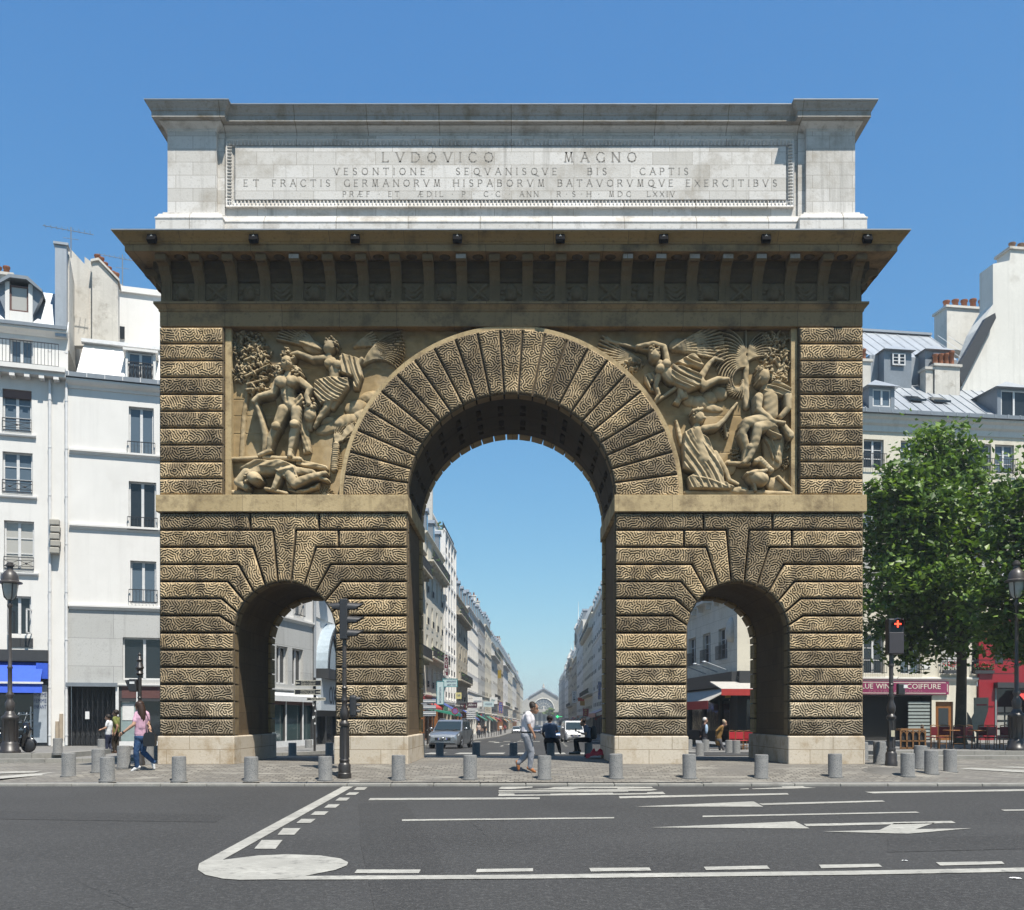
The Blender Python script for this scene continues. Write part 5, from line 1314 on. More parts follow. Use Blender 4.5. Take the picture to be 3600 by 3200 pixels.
ch = B4(a, -40, 24, 552, 578, 3.2); q = MB(); q.box(ch[0], ch[1], 3.2, 4.4, zr - .5, ch[3] + .1); q.box(ch[0] - .08, ch[1] + .08, 3.1, 4.5, ch[3] + .1, ch[3] + .22); st = a.part(q, 'chimney_stack', M['plaster']); pots(a, ch[1] - 1.5, ch[1] - .15, 3.8, ch[3] + .2, 4, st)
# party wall with chimney flues
pw = B4(a, 110, 133, 490, 672, .3)
pwz = [(.3, pw[2]), (.3, pw[3])]
q = MB(); q.box(pw[0], pw[1], .25, .75, pw[2], pw[3]); q.box(pw[0] - .06, pw[1] + .08, .18, .8, pw[3], pw[3] + .1); a.part(q, 'zinc_clad_wall_end', M['zinc'])
p2 = a.conv(235 * d2, 573 * d2, 6.8)[1]; p3 = a.conv(190 * d2, 540 * d2, 6.8)[1]
q = MB(); q.prism([(.75, pw[2] - .4), (.75, pw[3] - .15), (3.2, pw[3] - .75), (3.25, pw[3] - .35), (6.8, pw[3] - 1.3), (6.8, pw[2] - .4)], pw[0] + .1, pw[1] + .05, 'yz'); q.prism([(0, pw[2] - .4), (up[0] + .2, pw[2] - .4), (up[0] + .2, p2), (0, p3 + .6)], 6.8, 7.2); pwo = a.part(q, 'party_wall', M['plaster'])
PQ = lambda v, *ps: [a.conv(x * d2, y * d2, v) for x, y in ps]
q = MB(); q.prism(PQ(2.6, (133, 690), (133, 492), (140, 496), (188, 548), (188, 690)), 2.6, 3.0); a.part(q, 'party_wall', M['plaster'])
q = MB(); pc = PQ(2.2, (184, 700), (184, 524), (197, 521), (235, 563), (236, 700)); q.prism(pc, 2.2, 3.2); stk = a.part(q, 'chimney_stack', M['plaster'])
q = MB(); e0, e1, e2 = pc[1], pc[2], pc[3]; q.prism([(e0[0] - .06, e0[1]), (e1[0], e1[1]), (e2[0] + .08, e2[1]), (e2[0] + .08, e2[1] + .1), (e1[0], e1[1] + .11), (e0[0] - .06, e0[1] + .1)], 2.1, 3.3); q.build('coping', M['plaster'], stk)
for i in range(6):
 t_ = i / 5; q = MB(); h = .45 * random.uniform(.85, 1.2); q.lathe([(.13, 0), (.11, h * .8), (.14, h * .82), (.14, h)], 10, (lerp(e1[0] - .1, e2[0] - .1, t_), 2.7, lerp(e1[1], e2[1], t_) + .08)); q.build('chimney_pot', M['pot'], stk)
def aerial(b_, u_, v_, z_, h):
 q = MB(); q.tube([(u_, v_, z_), (u_, v_, z_ + h)], .025, 5); q.tube([(u_ - 1.1, v_, z_ + h * .93), (u_ + .9, v_, z_ + h * .85)], .016, 4)
 for i in range(9): x = u_ - 1.0 + i * .22; q.tube([(x, v_ - .18, z_ + h * .92 - i * .01 * h * .2), (x, v_ + .18, z_ + h * .92 - i * .01 * h * .2)], .010, 4)
 q.tube([(u_ - .3, v_, z_ + h * .62), (u_ + .3, v_, z_ + h * .62)], .012, 4); return b_.part(q, 'tv_aerial', M['zincdark'])
aerial(a, pw[1] + .1, .9, pw[3] - .2, 1.3); aerial(b, up[0] + .15, 5, up[3], 1.7)
# blue awning shop
a.wall(a.u(97 * d2), 0, 0, zsh, M['white'], name='wall')
a.wall(A0, a.u(97 * d2), 0, zsh, M['darkgrey'], [(A0 + .3, a.u(66 * d2), .12, zsh - 1.0)], reveal=1.2, name='shopfront')
q = MB(); q.box(A0, a.u(97 * d2), -.25, .0, zsh - .42, zsh + .04); a.part(q, 'shop_cornice', M['darkgrey'])
aw_ = B4(a, 0, 96, 1312, 1372); q = MB()
q.prism([(0, zsh - .45), (-.9, aw_[2] + .2), (-.9, aw_[2] + .16), (0, zsh - .52)], A0, a.u(84 * d2, -.4), 'yz'); q.prism([(-.88, aw_[2] + .14), (-.96, aw_[2] - .25), (-.94, aw_[2] - .25), (-.86, aw_[2] + .14)], A0, a.u(84 * d2, -.9), 'yz')
q.box(a.u(72 * d2, -.3), a.u(95 * d2, -.3), -.32, -.02, aw_[2] + .35, zsh - .5); awn = a.part(q, 'awning', M['blue'])
q = MB(); q.box(A0, a.u(86 * d2, -.9), -.97, -.86, aw_[2] + .12, aw_[2] + .2); q.build('awning_bar', M['whitep'], awn)
sp0, sp1 = a.u(67 * d2, -.02), a.u(94 * d2, -.02); q = MB(); q.box(sp0, sp1, -.05, .02, .15, aw_[2] + .1); pan = a.part(q, 'side_panel', plain('pale blue grey panel', (.42, .46, .50), .5))
for i, t_ in enumerate(('HOMME', 'FEMME', 'ENFANT')):
 lettering(t_, .16, plain('navy lettering', (.03, .05, .16), .5), pan, ((sp0 + sp1) / 2, -.056, a.conv(80 * d2, (1387 + i * 12) * d2)[1]), width=(sp1 - sp0) * .92, height=.16)
q = MB(); q.box(A0 + .3, a.u(66 * d2), .5, .52, .12, zsh - 1.0); a.part(q, 'shop_window', M['glass'])
q = MB()
for k in range(4): q.box(a.u(34 * d2), a.u(60 * d2), .1, .4, .35 + .32 * k, .38 + .32 * k)
for k in range(4):
 for j in range(6): q.ball((a.u(34 * d2) + .12 + j * .11, .25, .42 + .32 * k), .05, .1, .04, 6)
a.part(q, 'shoe_shelf', M['whitep'])
q = MB(); q.box(a.u(61 * d2) - .02, a.u(61 * d2) + .03, .02, .08, .1, 1.65); a.part(q, 'lit_shelf_edge', M['whitep'])
# gas and power boxes beside the door
for px0, px1, y0_, y1_ in ((111, 118, 1440, 1494), (119, 126, 1425, 1494)):
 h = B4(a, px0, px1, y0_, y1_); q = MB(); q.box(h[0], h[1], -.12, 0, .25, h[3]); a.part(q, 'pipe_cover', plain('tan pipe cover', (.42, .34, .25), .7))
# the stone-like cluster of loudspeaker boxes on the wall
q = MB()
for k in range(5):
 z = a.conv(124 * d2, (1108 - 14 * k) * d2)[1]; q.cbox(-.62 + .03 * (k % 2), -.24 + .03 * (k % 2), -.36, -.02, z, z + .26, .04)
a.part(q, 'projecting_sign_lamp', plain('weathered beige metal', (.40, .38, .33), .7))

# ---------------------------------------------------------------- right corner building with the café
AR = math.atan2(.153, .988)
r = Bld('apartment_building', 'cream corner building with zinc mansard roofs above the café awnings, right of the arch', 'building', 11.63, 52.0, AR, -.14)
RL = 30.0
zgut = r.conv(1900 * d2, 832 * d2)[1]; zsf = r.conv(1800 * d2, 1358 * d2)[1]
rows = [(880, 938), (985, 1060), (1100, 1180), (1212, 1345)]
cols = [(1560, 1590), (1645, 1675), (1724, 1755), (1798, 1830), (1878, 1908), (1940, 1962), (1986, 2014), (2070, 2100)]
rh = []
for ci, (x0, x1) in enumerate(cols):
 for ri, (y0, y1) in enumerate(rows):
  h = B4(r, x0, x1, y0, y1); rh.append((h[0], h[0] + 1.15, h[2], h[3] if ri < 3 else h[2] + 2.1))
zrow = [sorted(h[2] for h in rh[ri::4])[3] for ri in range(4)]
rh = [(h[0], h[1], zrow[i % 4], zrow[i % 4] + (h[3] - h[2])) for i, h in enumerate(rh)]
r.wall(0, RL, zsf, zgut - .9, M['cream'], rh)
for i, h in enumerate(rh):
 r.window(h, ('bars blue', 'bars curtain', 'bars')[i % 3]); r.rail(h[0] - .1, h[1] + .1, h[2] + .02, .75, -.14, 'plain')
r.band(0, RL, zgut - 1.0, [(-.05, 0), (.06, 0), (.06, .3), (.18, .42), (.2, .6), (.34, .72), (.34, .86), (-.05, .9)], M['offwhite'])
q = MB(); q.box(0, RL, -.5, .1, zgut - .12, zgut + .08); gt = r.part(q, 'gutter', M['zincdark'])
for i in range(40): q = MB(); q.box(.2 + i * .75, .24 + i * .75, -.52, -.50, zgut - .1, zgut + .1); q.build('gutter_strap', M['zinc'], gt)
r.band(0, RL, zsf - .05, BAND, M['offwhite'], 'string_course')
# lower zinc slope, with dormers and skylights
v1 = 4.2; zl = r.conv(1850 * d2, 771 * d2, v1)[1]
q = MB(); q.add([(0, 0, zgut + .05), (RL, 0, zgut + .05), (RL, v1, zl), (0, v1, zl)], [(0, 1, 2, 3)])
for i in range(46):
 x = .3 + i * .65; q.add([(x, -.0, zgut + .10), (x + .06, -.0, zgut + .10), (x + .06, v1, zl + .05), (x, v1, zl + .05), (x, 0, zgut + .05), (x, v1, zl)], [(0, 1, 2, 3), (0, 3, 5, 4)])
lo = r.part(q, 'zinc_roof', M['zinc'])
def dormer(px0, px1, y0, y1, vv, hip=True, dark=False):
 h = B4(r, px0, px1, y0, y1, vv); q = MB(); w_ = .22
 q.box(h[0] - w_, h[0], vv, vv + 2.6, h[2] - .15, h[3] + .12); q.box(h[1], h[1] + w_, vv, vv + 2.6, h[2] - .15, h[3] + .12); q.box(h[0], h[1], vv, vv + .3, h[2] - .3, h[2]); q.box(h[0], h[1], vv, vv + .4, h[3], h[3] + .12)
 r.part(q, 'dormer', M['zincdark'])
 q = MB(); c_ = (h[0] + h[1]) / 2; z = h[3] + .12; e = .45
 q.add([(h[0] - e, vv - .25, z), (h[1] + e, vv - .25, z), (h[1] + e, vv + 2.8, z), (h[0] - e, vv + 2.8, z), (c_, vv + .7, z + .62), (c_, vv + 2.8, z + .62)], [(0, 1, 4), (1, 2, 5, 4), (0, 4, 5, 3), (2, 3, 5), (0, 3, 2, 1)]); r.part(q, 'dormer_roof', M['zinc'])
 r.window(h, 'blue' if not dark else '', vv, .12)
dormer(1742, 1778, 777, 812, .35); dormer(1998, 2050, 780, 832, .35, dark=True)
for x0 in (1816, 1865):
 u_ = r.u(x0 * d2, 1.6); zz = lerp(zgut, zl, .45); q = MB(); q.add([(u_, 1.5, zz - .1), (u_ + .9, 1.5, zz - .1), (u_ + .9, 2.3, zz + .42), (u_, 2.3, zz + .42)], [(0, 1, 2, 3)]); q.box(u_ - .05, u_ + .95, 1.5, 1.55, zz - .1, zz + .02); q.build('skylight', M['glass'], lo)
# upper mansard with two dormers
v2 = 4.4; zu0 = zl - .6; zk = r.conv(1800 * d2, 712 * d2, v2)[1]; zt_ = r.conv(1800 * d2, 667 * d2, 7.2)[1]
q = MB(); uL, uR = r.u(1736 * d2, v2), r.u(1910 * d2, v2)
q.box(uL, uR, v2, v2 + 5, zu0, zk); q.add([(uL - .1, v2, zk), (uR, v2, zk), (uR, 7.2, zt_), (uL + 1.2 - 2.2, 7.2, zt_), (uL - .1, 10, zk)], [(0, 1, 2, 3), (0, 3, 4)])
for i in range(11): x = uL + .2 + i * .72; q.add([(x, v2 - .0, zk + .03), (x + .06, v2, zk + .03), (x - .6, 7.2, zt_ + .05), (x - .66, 7.2, zt_ + .05)], [(0, 1, 2, 3)]); q.box(x, x + .04, v2 - .03, v2, zu0, zk)
q.box(uL - .3, uR, 7.0, 7.4, zt_ - .02, zt_ + .12); r.part(q, 'upper_mansard', M['zinc'])
for x0, x1 in ((1780, 1806), (1862, 1886)):
 h = B4(r, x0, x1, 706, 730, v2 - .75); q = MB(); q.box(h[0] - .45, h[1] + .45, v2 - .7, v2 + .8, zu0 + .2, h[3] + .2); r.part(q, 'dormer', M['zincdark'])
 q = MB(); c_ = (h[0] + h[1]) / 2; z = h[3] + .18; q.add([(h[0] - .6, v2 - .95, z), (h[1] + .6, v2 - .95, z), (h[1] + .6, v2 + 1.2, z), (h[0] - .6, v2 + 1.2, z), (c_, v2 - .2, z + .5), (c_, v2 + 1.4, z + .5)], [(0, 1, 4), (1, 2, 5, 4), (0, 4, 5, 3), (0, 3, 2, 1)]); r.part(q, 'dormer_roof', M['zinc'])
 r.window(h, 'bars', v2 - .75, .0)
def stack(px0, px1, y0, y1, va, vb, n, m=M['plaster'], caps=.5, pr=.14):
 h = B4(r, px0, px1, y0, y1, va); q = MB(); q.box(h[0], h[1], va, vb, h[2] - 1, h[3]); q.box(h[0] - .1, h[1] + .1, va - .1, vb + .1, h[3], h[3] + .14); s_ = r.part(q, 'chimney_stack', m)
 if n: pots(r, h[0] + .1, h[1] - .1, (va + vb) / 2, h[3] + .13, n, s_, None, caps, pr)
stack(1866, 1916, 732, 768, 3.0, 3.8, 4, M['plaster'], .8, .15); stack(1848, 1862, 738, 770, 3.1, 3.7, 0)
stack(1890, 1985, 617, 668, 7.6, 9, 5, M['offwhite'], .7, .2)
stack(1716, 1738, 722, 775, 3.2, 4.0, 2, M['plaster'], .8, .13)
# tall white party wall
PW = lambda x, y: r.conv(x * d2, y * d2, 3.9)
q = MB(); q.prism([PW(1916, 782), PW(1932, 718), PW(1955, 655), PW(1982, 608), PW(1982, 527), PW(2015, 520), PW(2018, 496), PW(2250, 470), PW(2250, 782)], 3.9, 5.2); pwall = r.part(q, 'party_wall', M['offwhite'])
q = MB(); h = PW(2018, 496); e = PW(2250, 474); q.box(h[0] - .15, e[0], 3.8, 5.3, h[1] - .05, h[1] + .1); q.build('wall_coping', M['plaster'], pwall); pots(r, h[0] + .2, h[0] + 5.5, 4.5, h[1] + .1, 9, pwall, plain('brown chimney pot', (.30, .19, .13), .9), .55, .19)
q = MB(); q.prism([PW(1905, 735), PW(1960, 640), PW(1978, 630), PW(1980, 640), PW(1935, 730), PW(1912, 775)], 3.5, 3.85); r.part(q, 'slate_slope', M['darkgrey'])
# shops: hairdresser band, shutter, door, red shop front
us = [r.u(x * d2) for x in (1700, 1893, 1950, 2060)]
q = MB(); q.box(.3, us[1] - .9, .95, 1.0, 0, zsf - .6); q.box(.25, us[1] - .95, -.02, .98, zsf - .86, zsf - .8); q.box(us[1] - 1.02, us[1] - .98, .0, 1, 0, zsf - .8); q.box(2.0, 2.2, -.01, 1, 0, zsf - .8); r.part(q, 'dark_shop_interior', M['dark'])
r.wall(0, us[2], 0, zsf - .05, M['cream'], [(5.7, us[1] - 1.0, .1, zsf - .85), (us[1] - .75, us[1] + .28, .1, zsf - 1.15)], reveal=1.0, name='shopfront')
q = MB(); q.box(.0, 5.6, -.03, .0, 0, 3.2); r.part(q, 'cafe_front', M['dark'])
for x0 in (.5, 2.2, 3.9): q = MB(); q.box(x0, x0 + 1.4, -.045, -.03, .5, 2.3); r.part(q, 'cafe_window', M['glass'])
sg = B4(r, 1640, 1893, 1360, 1386, -.1); q = MB(); q.box(sg[0], sg[1], -.14, -.02, sg[2], sg[3]); shop_sign = r.part(q, 'shop_sign', plain('magenta sign', (.26, .03, .10), .5))
q = MB()
for z0_, z1_ in ((sg[2] + .05, sg[2] + .08), (sg[3] - .08, sg[3] - .05)): q.box(sg[0], sg[1] - .18, -.147, -.14, z0_, z1_)
q.box(sg[1] - .1, sg[1] - .07, -.147, -.14, sg[2] + .14, sg[3] - .14); q.build('sign_border', M['ivory'], shop_sign)
u_of = lambda x: r.u(2980 + x / 1.7306, -.15)
for t_, x0, x1 in (('BLUE', 60, 155), ('WIN', 172, 255), ('COIFFURE', 360, 566)): lettering(t_, .3, M['ivory'], shop_sign, ((u_of(x0) + u_of(x1)) / 2, -.148, (sg[2] + sg[3]) / 2 + .08), width=u_of(x1) - u_of(x0), height=.27)
lettering('INTERNATIONAL', .16, plain('dim lettering', (.40, .13, .2), .6), shop_sign, ((u_of(130) + u_of(465)) / 2, -.148, sg[2] + .16), width=u_of(465) - u_of(130), height=.12)
sh_ = B4(r, 1839, 1868, 1420, 1490); q = MB()
for i in range(11): z = .2 + i * .19; q.box(us[1] - 2.3, us[1] - 1.02, .1 - .03, .14, z, z + .13)
r.part(q, 'roller_shutter', plain('grey green shutter slats', (.33, .37, .35), .5))
q = MB(); q.box(us[1] - .75, us[1] + .28, .12, .2, .1, zsf - 1.15); dr = r.part(q, 'wooden_door', M['wood'])
q = MB(); q.box(us[1] - .52, us[1] + .06, .1, .12, .55, zsf - 1.5); q.build('door_glass', M['glass'], dr)
q = MB(); q.box(us[1] - .60, us[1] - .54, .09, .12, .5, zsf - 1.45); q.box(us[1] + .06, us[1] + .12, .09, .12, .5, zsf - 1.45); q.build('door_moulding', M['wood'], dr)
# red shopfront rising one storey
zred = r.conv(1990 * d2, 1225 * d2)[1]
rw = B4(r, 1986, 2002, 1288, 1325, -.15)
q = MB(); q.box(us[2] + .02, RL, -.15, -.01, zsf - .3, zred); rs = r.part(q, 'red_upper_shopfront', M['red'])
q = MB(); q.box(rw[0], rw[1], -.17, -.14, rw[2], rw[3]); q.build('window', M['glass'], rs)
q = MB(); q.box(us[2] + .02, us[2] + 1.1, -.16, .2, .0, zsf - .3); q.box(us[2] + .3, us[2] + .85, -.19, -.15, .3, 1.9); q.box(us[2] + .25, us[2] + .9, -.2, -.15, 2.0, 2.08); r.part(q, 'red_pilaster', M['red'])
q = MB(); q.box(us[2] + 1.1, RL, .25, .3, 0, zsf - .3); r.part(q, 'shop_window', M['glass'])
q = MB(); q.box(us[2] + .9, RL, -.5, -.1, zsf - .4, zsf - .1); r.part(q, 'shop_cornice', M['darkgrey'])
q = MB(); q.prism([(-.1, zsf - .5), (-1.5, zsf - 1.5), (-1.5, zsf - 1.75), (-1.47, zsf - 1.75), (-1.47, zsf - 1.54), (-.1, zsf - .56)], us[2] + 2.2, RL, 'yz'); r.part(q, 'red_awning', plain('red awning cloth', (.55, .03, .025), .8))
q = MB()
for i in range(4):
 for j in range(3): q.box(us[2] + 1.3 + j * .55, us[2] + 1.75 + j * .55, .2, .22, .4 + i * .42, .7 + i * .42)
r.part(q, 'window_cards', plain('pale display card', (.40, .40, .36), .7))
q = MB(); q.box(us[2] + .95, us[2] + 1.05, -.2, -.1, 0, zsf - .4); r.part(q, 'shop_post', plain('grey green post', (.2, .27, .27), .5))
lettering('NOTA', .2, M['ivory'], rs, (rw[0] + .35, -.158, rw[3] + .22), width=.75, height=.16)
# a marble plaque and flower boxes on the first floor
pq = B4(r, 1839, 1856, 1322, 1335, 0); q = MB(); q.box(pq[0], pq[1], -.03, 0, pq[2], pq[3]); r.part(q, 'marble_plaque', M['paper'])
for hx in (4, 5):
 h = rh[hx * 4 + 3]; q = MB(); q.box(h[0], h[1], -.3, -.12, h[2] + .02, h[2] + .2); fb = r.part(q, 'flower_box', M['darkgrey'])
 q = MB()
 for i in range(40): x = random.uniform(h[0], h[1]); q.ball((x, -.2 + random.uniform(-.1, .1), h[2] + .25 + random.uniform(0, .3)), .06, .06, .05, 5)
 q.build('geraniums', M['leaf1'], fb); q = MB()
 for i in range(22): x = random.uniform(h[0], h[1]); q.ball((x, -.24 + random.uniform(-.1, .05), h[2] + .38 + random.uniform(0, .25)), .05, .05, .05, 5)
 q.build('flowers', M['flower'], fb)
# street-side facade, café below
r2 = Bld('', '', '', 11.63, 52.0, math.atan2(52.0 - 62.8, 11.63 - 10.83), -.14, root=r.root)
r2.p = Vector((10.83, 36.8, -.14)); r2.loc = Matrix.Rotation(-AR, 3, 'Z') @ (r2.p - r.root.location)
SL = math.hypot(.8, 10.8)
cw = lambda X0, X1, Y0, Y1: (r2.u(2400 + X0 / 3.135), r2.u(2400 + X1 / 3.135), r2.conv(2400 + (X0 + X1) / 2 / 3.135, 2100 + Y1 / 3.135)[1], r2.conv(2400 + (X0 + X1) / 2 / 3.135, 2100 + Y0 / 3.135)[1])
ws = [cw(65, 145, 455, 745), cw(222, 305, 400, 725), cw(395, 490, 330, 690)]
zb_, zt3 = ws[1][2], ws[1][3]; ws = [(h[0], h[1], zb_, zt3) for h in ws]
up3 = [(h[0], h[1], h[2] + 3.55 * k, h[3] + 3.55 * k - .2) for h in ws for k in (1, 2, 3)]
zfas = r2.conv(2400 + 400 / 3.135, 2100 + 850 / 3.135)[1]
r2.wall(0, SL, zfas, zgut - .9, M['ashlar_white'], ws + up3)
for h in ws: r2.window(h, 'bars'); r2.rail(h[0] - .12, h[1] + .12, h[2] + .02, .75, -.14)
for h in up3:
 r2.window(h, 'bars'); r2.rail(h[0] - .15, h[1] + .15, h[2] + .02, .85, -.42)
 q = MB(); q.box(h[0] - .25, h[1] + .25, -.48, 0, h[2] - .16, h[2]); q.box(h[0] - .1, h[0] + .06, -.3, 0, h[2] - .5, h[2] - .16); q.box(h[1] - .06, h[1] + .1, -.3, 0, h[2] - .5, h[2] - .16); r2.part(q, 'balcony', M['offwhite'])
q = MB(); q.add([(SL * 0, 0, zgut), (SL, 0, zgut), (SL, 4, zl), (0, 4, zl)], [(0, 1, 2, 3)]); r2.part(q, 'zinc_roof', M['zinc'])
zf0 = r2.conv(2400 + 500 / 3.135, 2100 + 985 / 3.135)[1]
q = MB(); q.box(-.0, SL, -.3, .1, zf0, zfas); r2.part(q, 'cafe_fascia', M['darkgrey'])
q = MB(); q.box(-.0, 5.6, -.32, .1, zf0 + .02, zfas + .02); r.part(q, 'cafe_fascia', M['darkgrey'])
r2.wall(0, SL, 0, zf0, M['dark'], [(.5, 3.6, .6, 2.3), (4.0, 7.2, .6, 2.3), (7.6, 9.4, .1, 2.4)], reveal=.5, name='cafe_front')
for x0, x1 in ((.5, 3.6), (4.0, 7.2), (7.6, 9.4)): q = MB(); q.box(x0, x1, .1, .12, .6, 2.3); r2.part(q, 'shop_window', M['glass'])
def cafe_awning(B_, u0, u1, z0, pr, name='cafe_awning', dr=.75, va=.46):
 q = MB(); q.prism([(0, z0), (-pr, z0 - dr), (-pr, z0 - dr - .05), (0, z0 - .06)], u0, u1, 'yz'); a_ = B_.part(q, name, plain('grey awning cloth', (.46, .44, .40), .85))
 q = MB(); q.box(u0, u1, -pr - .012, -pr, z0 - dr - va, z0 - dr - .01)
 n = int((u1 - u0) / .5)
 q.build('valance', plain('red valance', (.40, .03, .025), .8), a_); return a_
cafe_awning(r2, .4, SL - .6, zf0 - .02, 1.4); cafe_awning(r, -1.5, 5.2, 3.25, 1.7, dr=.42, va=.34)
for u_ in (SL - .8, SL - 2.8, SL - 5.2):
 q = MB(); q.tube([(u_, -.3, zfas + .1), (u_ + .2, -1.6, zfas + .55)], .03, 6); q.ball((u_ + .2, -1.6, zfas + .52), .1, .14, .07, 8); r2.part(q, 'sign_lamp', M['zinc'])
q = MB(); q.lathe([(.0, -.06), (.22, -.06), (.32, .3), (.30, .9), (.12, 1.2), (0, 1.25)], 10, (SL - .9, -.04, zb_ + .9));
r2.part(q, 'wall_cartouche', M['plaster'])
q = MB(); q.box(SL - 2.1, SL - 1.2, -.06, .0, 2.45, 2.75); r2.part(q, 'yellow_sign', plain('amber sign', (.65, .36, .03), .6))

# ================================================================== THE STREET BEYOND THE ARCH
random.seed(11)
def rowhouse(label, side, D0, D1, H, wallm, floors=5, nwin=4, kind='stone', top='mansard', shop=None, chim=1, seed=0, fh0=4.0, skip=0):
 rn = random.Random(seed)
 f = fL if side < 0 else fR
 zb = min(cz(D0), cz(D1)) + .1
 if side < 0: x, D, ang = f(D0), D0, math.atan2(D1 - D0, f(D1) - f(D0))
 else: x, D, ang = f(D1), D1, math.atan2(D0 - D1, f(D0) - f(D1))
 B_ = Bld('row_house', label, 'building', x, D, ang, zb, 'house fronts lining the street beyond the arch')
 L = math.hypot(D1 - D0, f(D1) - f(D0)) - .06
 near = (lambda u: u) if side < 0 else (lambda u: L - u)
 fh = (H - fh0) / floors; holes = []; pitch = L / nwin; ww = min(1.35, pitch * .48); hw = min(2.05, fh * .68)
 for fl_ in range(floors):
  for i in range(nwin):
   u0 = pitch * (i + .5) - ww / 2; z0 = fh0 + fl_ * fh + .45
   holes.append((u0, u0 + ww, z0, z0 + hw))
 B_.wall(0, L, fh0 - .35, H, wallm, holes, back=11)
 for i, h in enumerate(holes):
  B_.window(h, rn.choice(['blue', '', 'curtain', 'blue']))
 rl = []
 for i, h in enumerate(holes):
  fl_ = i // nwin
  if kind == 'shutters' and fl_ < floors - 1:
   for s_, e_ in ((h[0] - .5, h[0] - .02), (h[1] + .02, h[1] + .5)):
    q = MB(); q.box(s_, e_, -.08, 0, h[2], h[3]); B_.part(q, 'shutter', M['offwhite'])
  elif kind == 'balcony' and fl_ in (1, floors - 1): pass
  elif rn.random() < .7: B_.rail(h[0] - .08, h[1] + .08, h[2] + .02, .6, -.12)
 if kind == 'balcony':
  for fl_ in (1, floors - 1):
   z0 = fh0 + fl_ * fh + .3; q = MB(); q.box(.2, L - .2, -.85, 0, z0 - .16, z0)
   for i in range(nwin * 2): uu = L * (i + .5) / (nwin * 2); q.box(uu - .08, uu + .08, -.6, 0, z0 - .5, z0 - .16)
   B_.part(q, 'balcony', wallm); B_.rail(.2, L - .2, z0, .95, -.8)
   if rn.random() < .8:
    q = MB()
    for i in range(50): q.ball((rn.uniform(.4, L - .4), -.7 + rn.uniform(-.15, .15), z0 + rn.uniform(.1, .9)), .14, .12, .12, 5)
    B_.part(q, 'balcony_plants', M['leaf1'])
 elif kind == 'frames':
  q = MB()
  for i in range(nwin + 1): uu = min(L - .15, max(.15, pitch * i)); q.box(uu - .15, uu + .15, -.22, 0, fh0, H)
  for fl_ in range(floors + 1): q.box(0, L, -.14, 0, fh0 + fl_ * fh - .1, fh0 + fl_ * fh + .2)
  B_.part(q, 'facade_ribs', wallm)
  # wide glazed bays, open balconies
 else:
  for fl_ in range(1, floors, 2 if kind != 'plain' else 3): B_.band(0, L, fh0 + fl_ * fh, BAND, wallm, 'string_course')
 B_.band(0, L, H - .4, CORN, wallm, 'cornice'); B_.band(0, L, fh0 - .4, BAND, M['offwhite'], 'string_course')
 if top == 'mansard':
  q = MB(); zt = H + 3.0
  q.add([(0, .1, H), (L, .1, H), (L, 1.6, zt), (0, 1.6, zt), (L, 9, zt + .8), (0, 9, zt + .8), (0, 11, H), (L, 11, H)], [(0, 1, 2, 3), (3, 2, 4, 5), (5, 4, 7, 6), (0, 3, 5, 6), (1, 7, 4, 2)])
  rf = B_.part(q, 'mansard_roof', M['zinc'])
  for i in range(max(2, nwin - 1)):
   uu = L * (i + .5) / max(2, nwin - 1); q = MB(); q.box(uu - .75, uu + .75, .1, 1.8, H + .2, H + 2.2); q.prism([(uu - .9, H + 2.2), (uu + .9, H + 2.2), (uu, H + 2.7)], -.05, 1.9); d_ = q.build('dormer', M['zincdark'], rf)
   q = MB(); q.box(uu - .5, uu + .5, .07, .1, H + .5, H + 1.9); q.build('window', M['glass_blue'], rf)
 elif top == 'flat':
  q = MB(); q.box(0, L, 0, 11, H, H + .9); rf = B_.part(q, 'parapet', wallm); zt = H
 elif top == 'setback':
  q = MB(); q.box(.2, L - .2, 2.0, 11, H, H + 2.9); q.box(0, L, 1.8, 11, H + 2.9, H + 3.1); rf = B_.part(q, 'set_back_storey', wallm); zt = H + 3; B_.rail(.1, L - .1, H + .02, .95, .1)
  q = MB()
  for i in range(60): q.ball((rn.uniform(.3, L - .3), rn.uniform(.2, .8), H + rn.uniform(.1, 1.1)), .16, .16, .16, 5)
  B_.part(q, 'roof_terrace_plants', M['leaf1'])
 for k in range(chim):
  un = near(.35 + (L - .7) * (k if chim > 1 else 0)); un = min(max(un, .35), L - .35)
  ht = rn.uniform(.8, 3.4); q = MB(); va = rn.uniform(.5, 2.4); dp = rn.uniform(3, 6); q.box(un - .35, un + .35, va, va + dp, H - 2, zt + ht); q.box(un - .45, un + .45, va - .1, va + dp + .1, zt + ht, zt + ht + .15)
  stx = q.build('chimney_stack', M['plaster'] if rn.random() < .6 else M['offwhite'], rf)
  for j in range(5):
   q = MB(); q.lathe([(.16, 0), (.13, .5), (.17, .52), (.17, .62)], 8, (un, va + .4 + j * .65, zt + ht + .12)); q.build('chimney_pot', M['pot'] if rn.random() < .75 else M['iron'], stx)
 # shop storey
 hs = []; nb = max(2, int(L / 4.5))
 for i in range(nb): hs.append((L * i / nb + .35, L * (i + 1) / nb - .35, .35, fh0 - 1.15))
 B_.wall(0, L, 0, fh0 - .4, M[rn.choice(['darkgrey', 'offwhite', 'beige', 'wood'])] if shop is None else shop, hs, reveal=.6, name='shopfront')
 for h in hs: q = MB(); q.box(h[0], h[1], .35, .37, h[2], h[3]); B_.part(q, 'shop_window', M['glass'])
 cols = [(.5, .05, .04), (.05, .22, .15), (.5, .48, .42), (.06, .09, .3), (.45, .2, .04), (.12, .12, .13), (.55, .52, .48)]
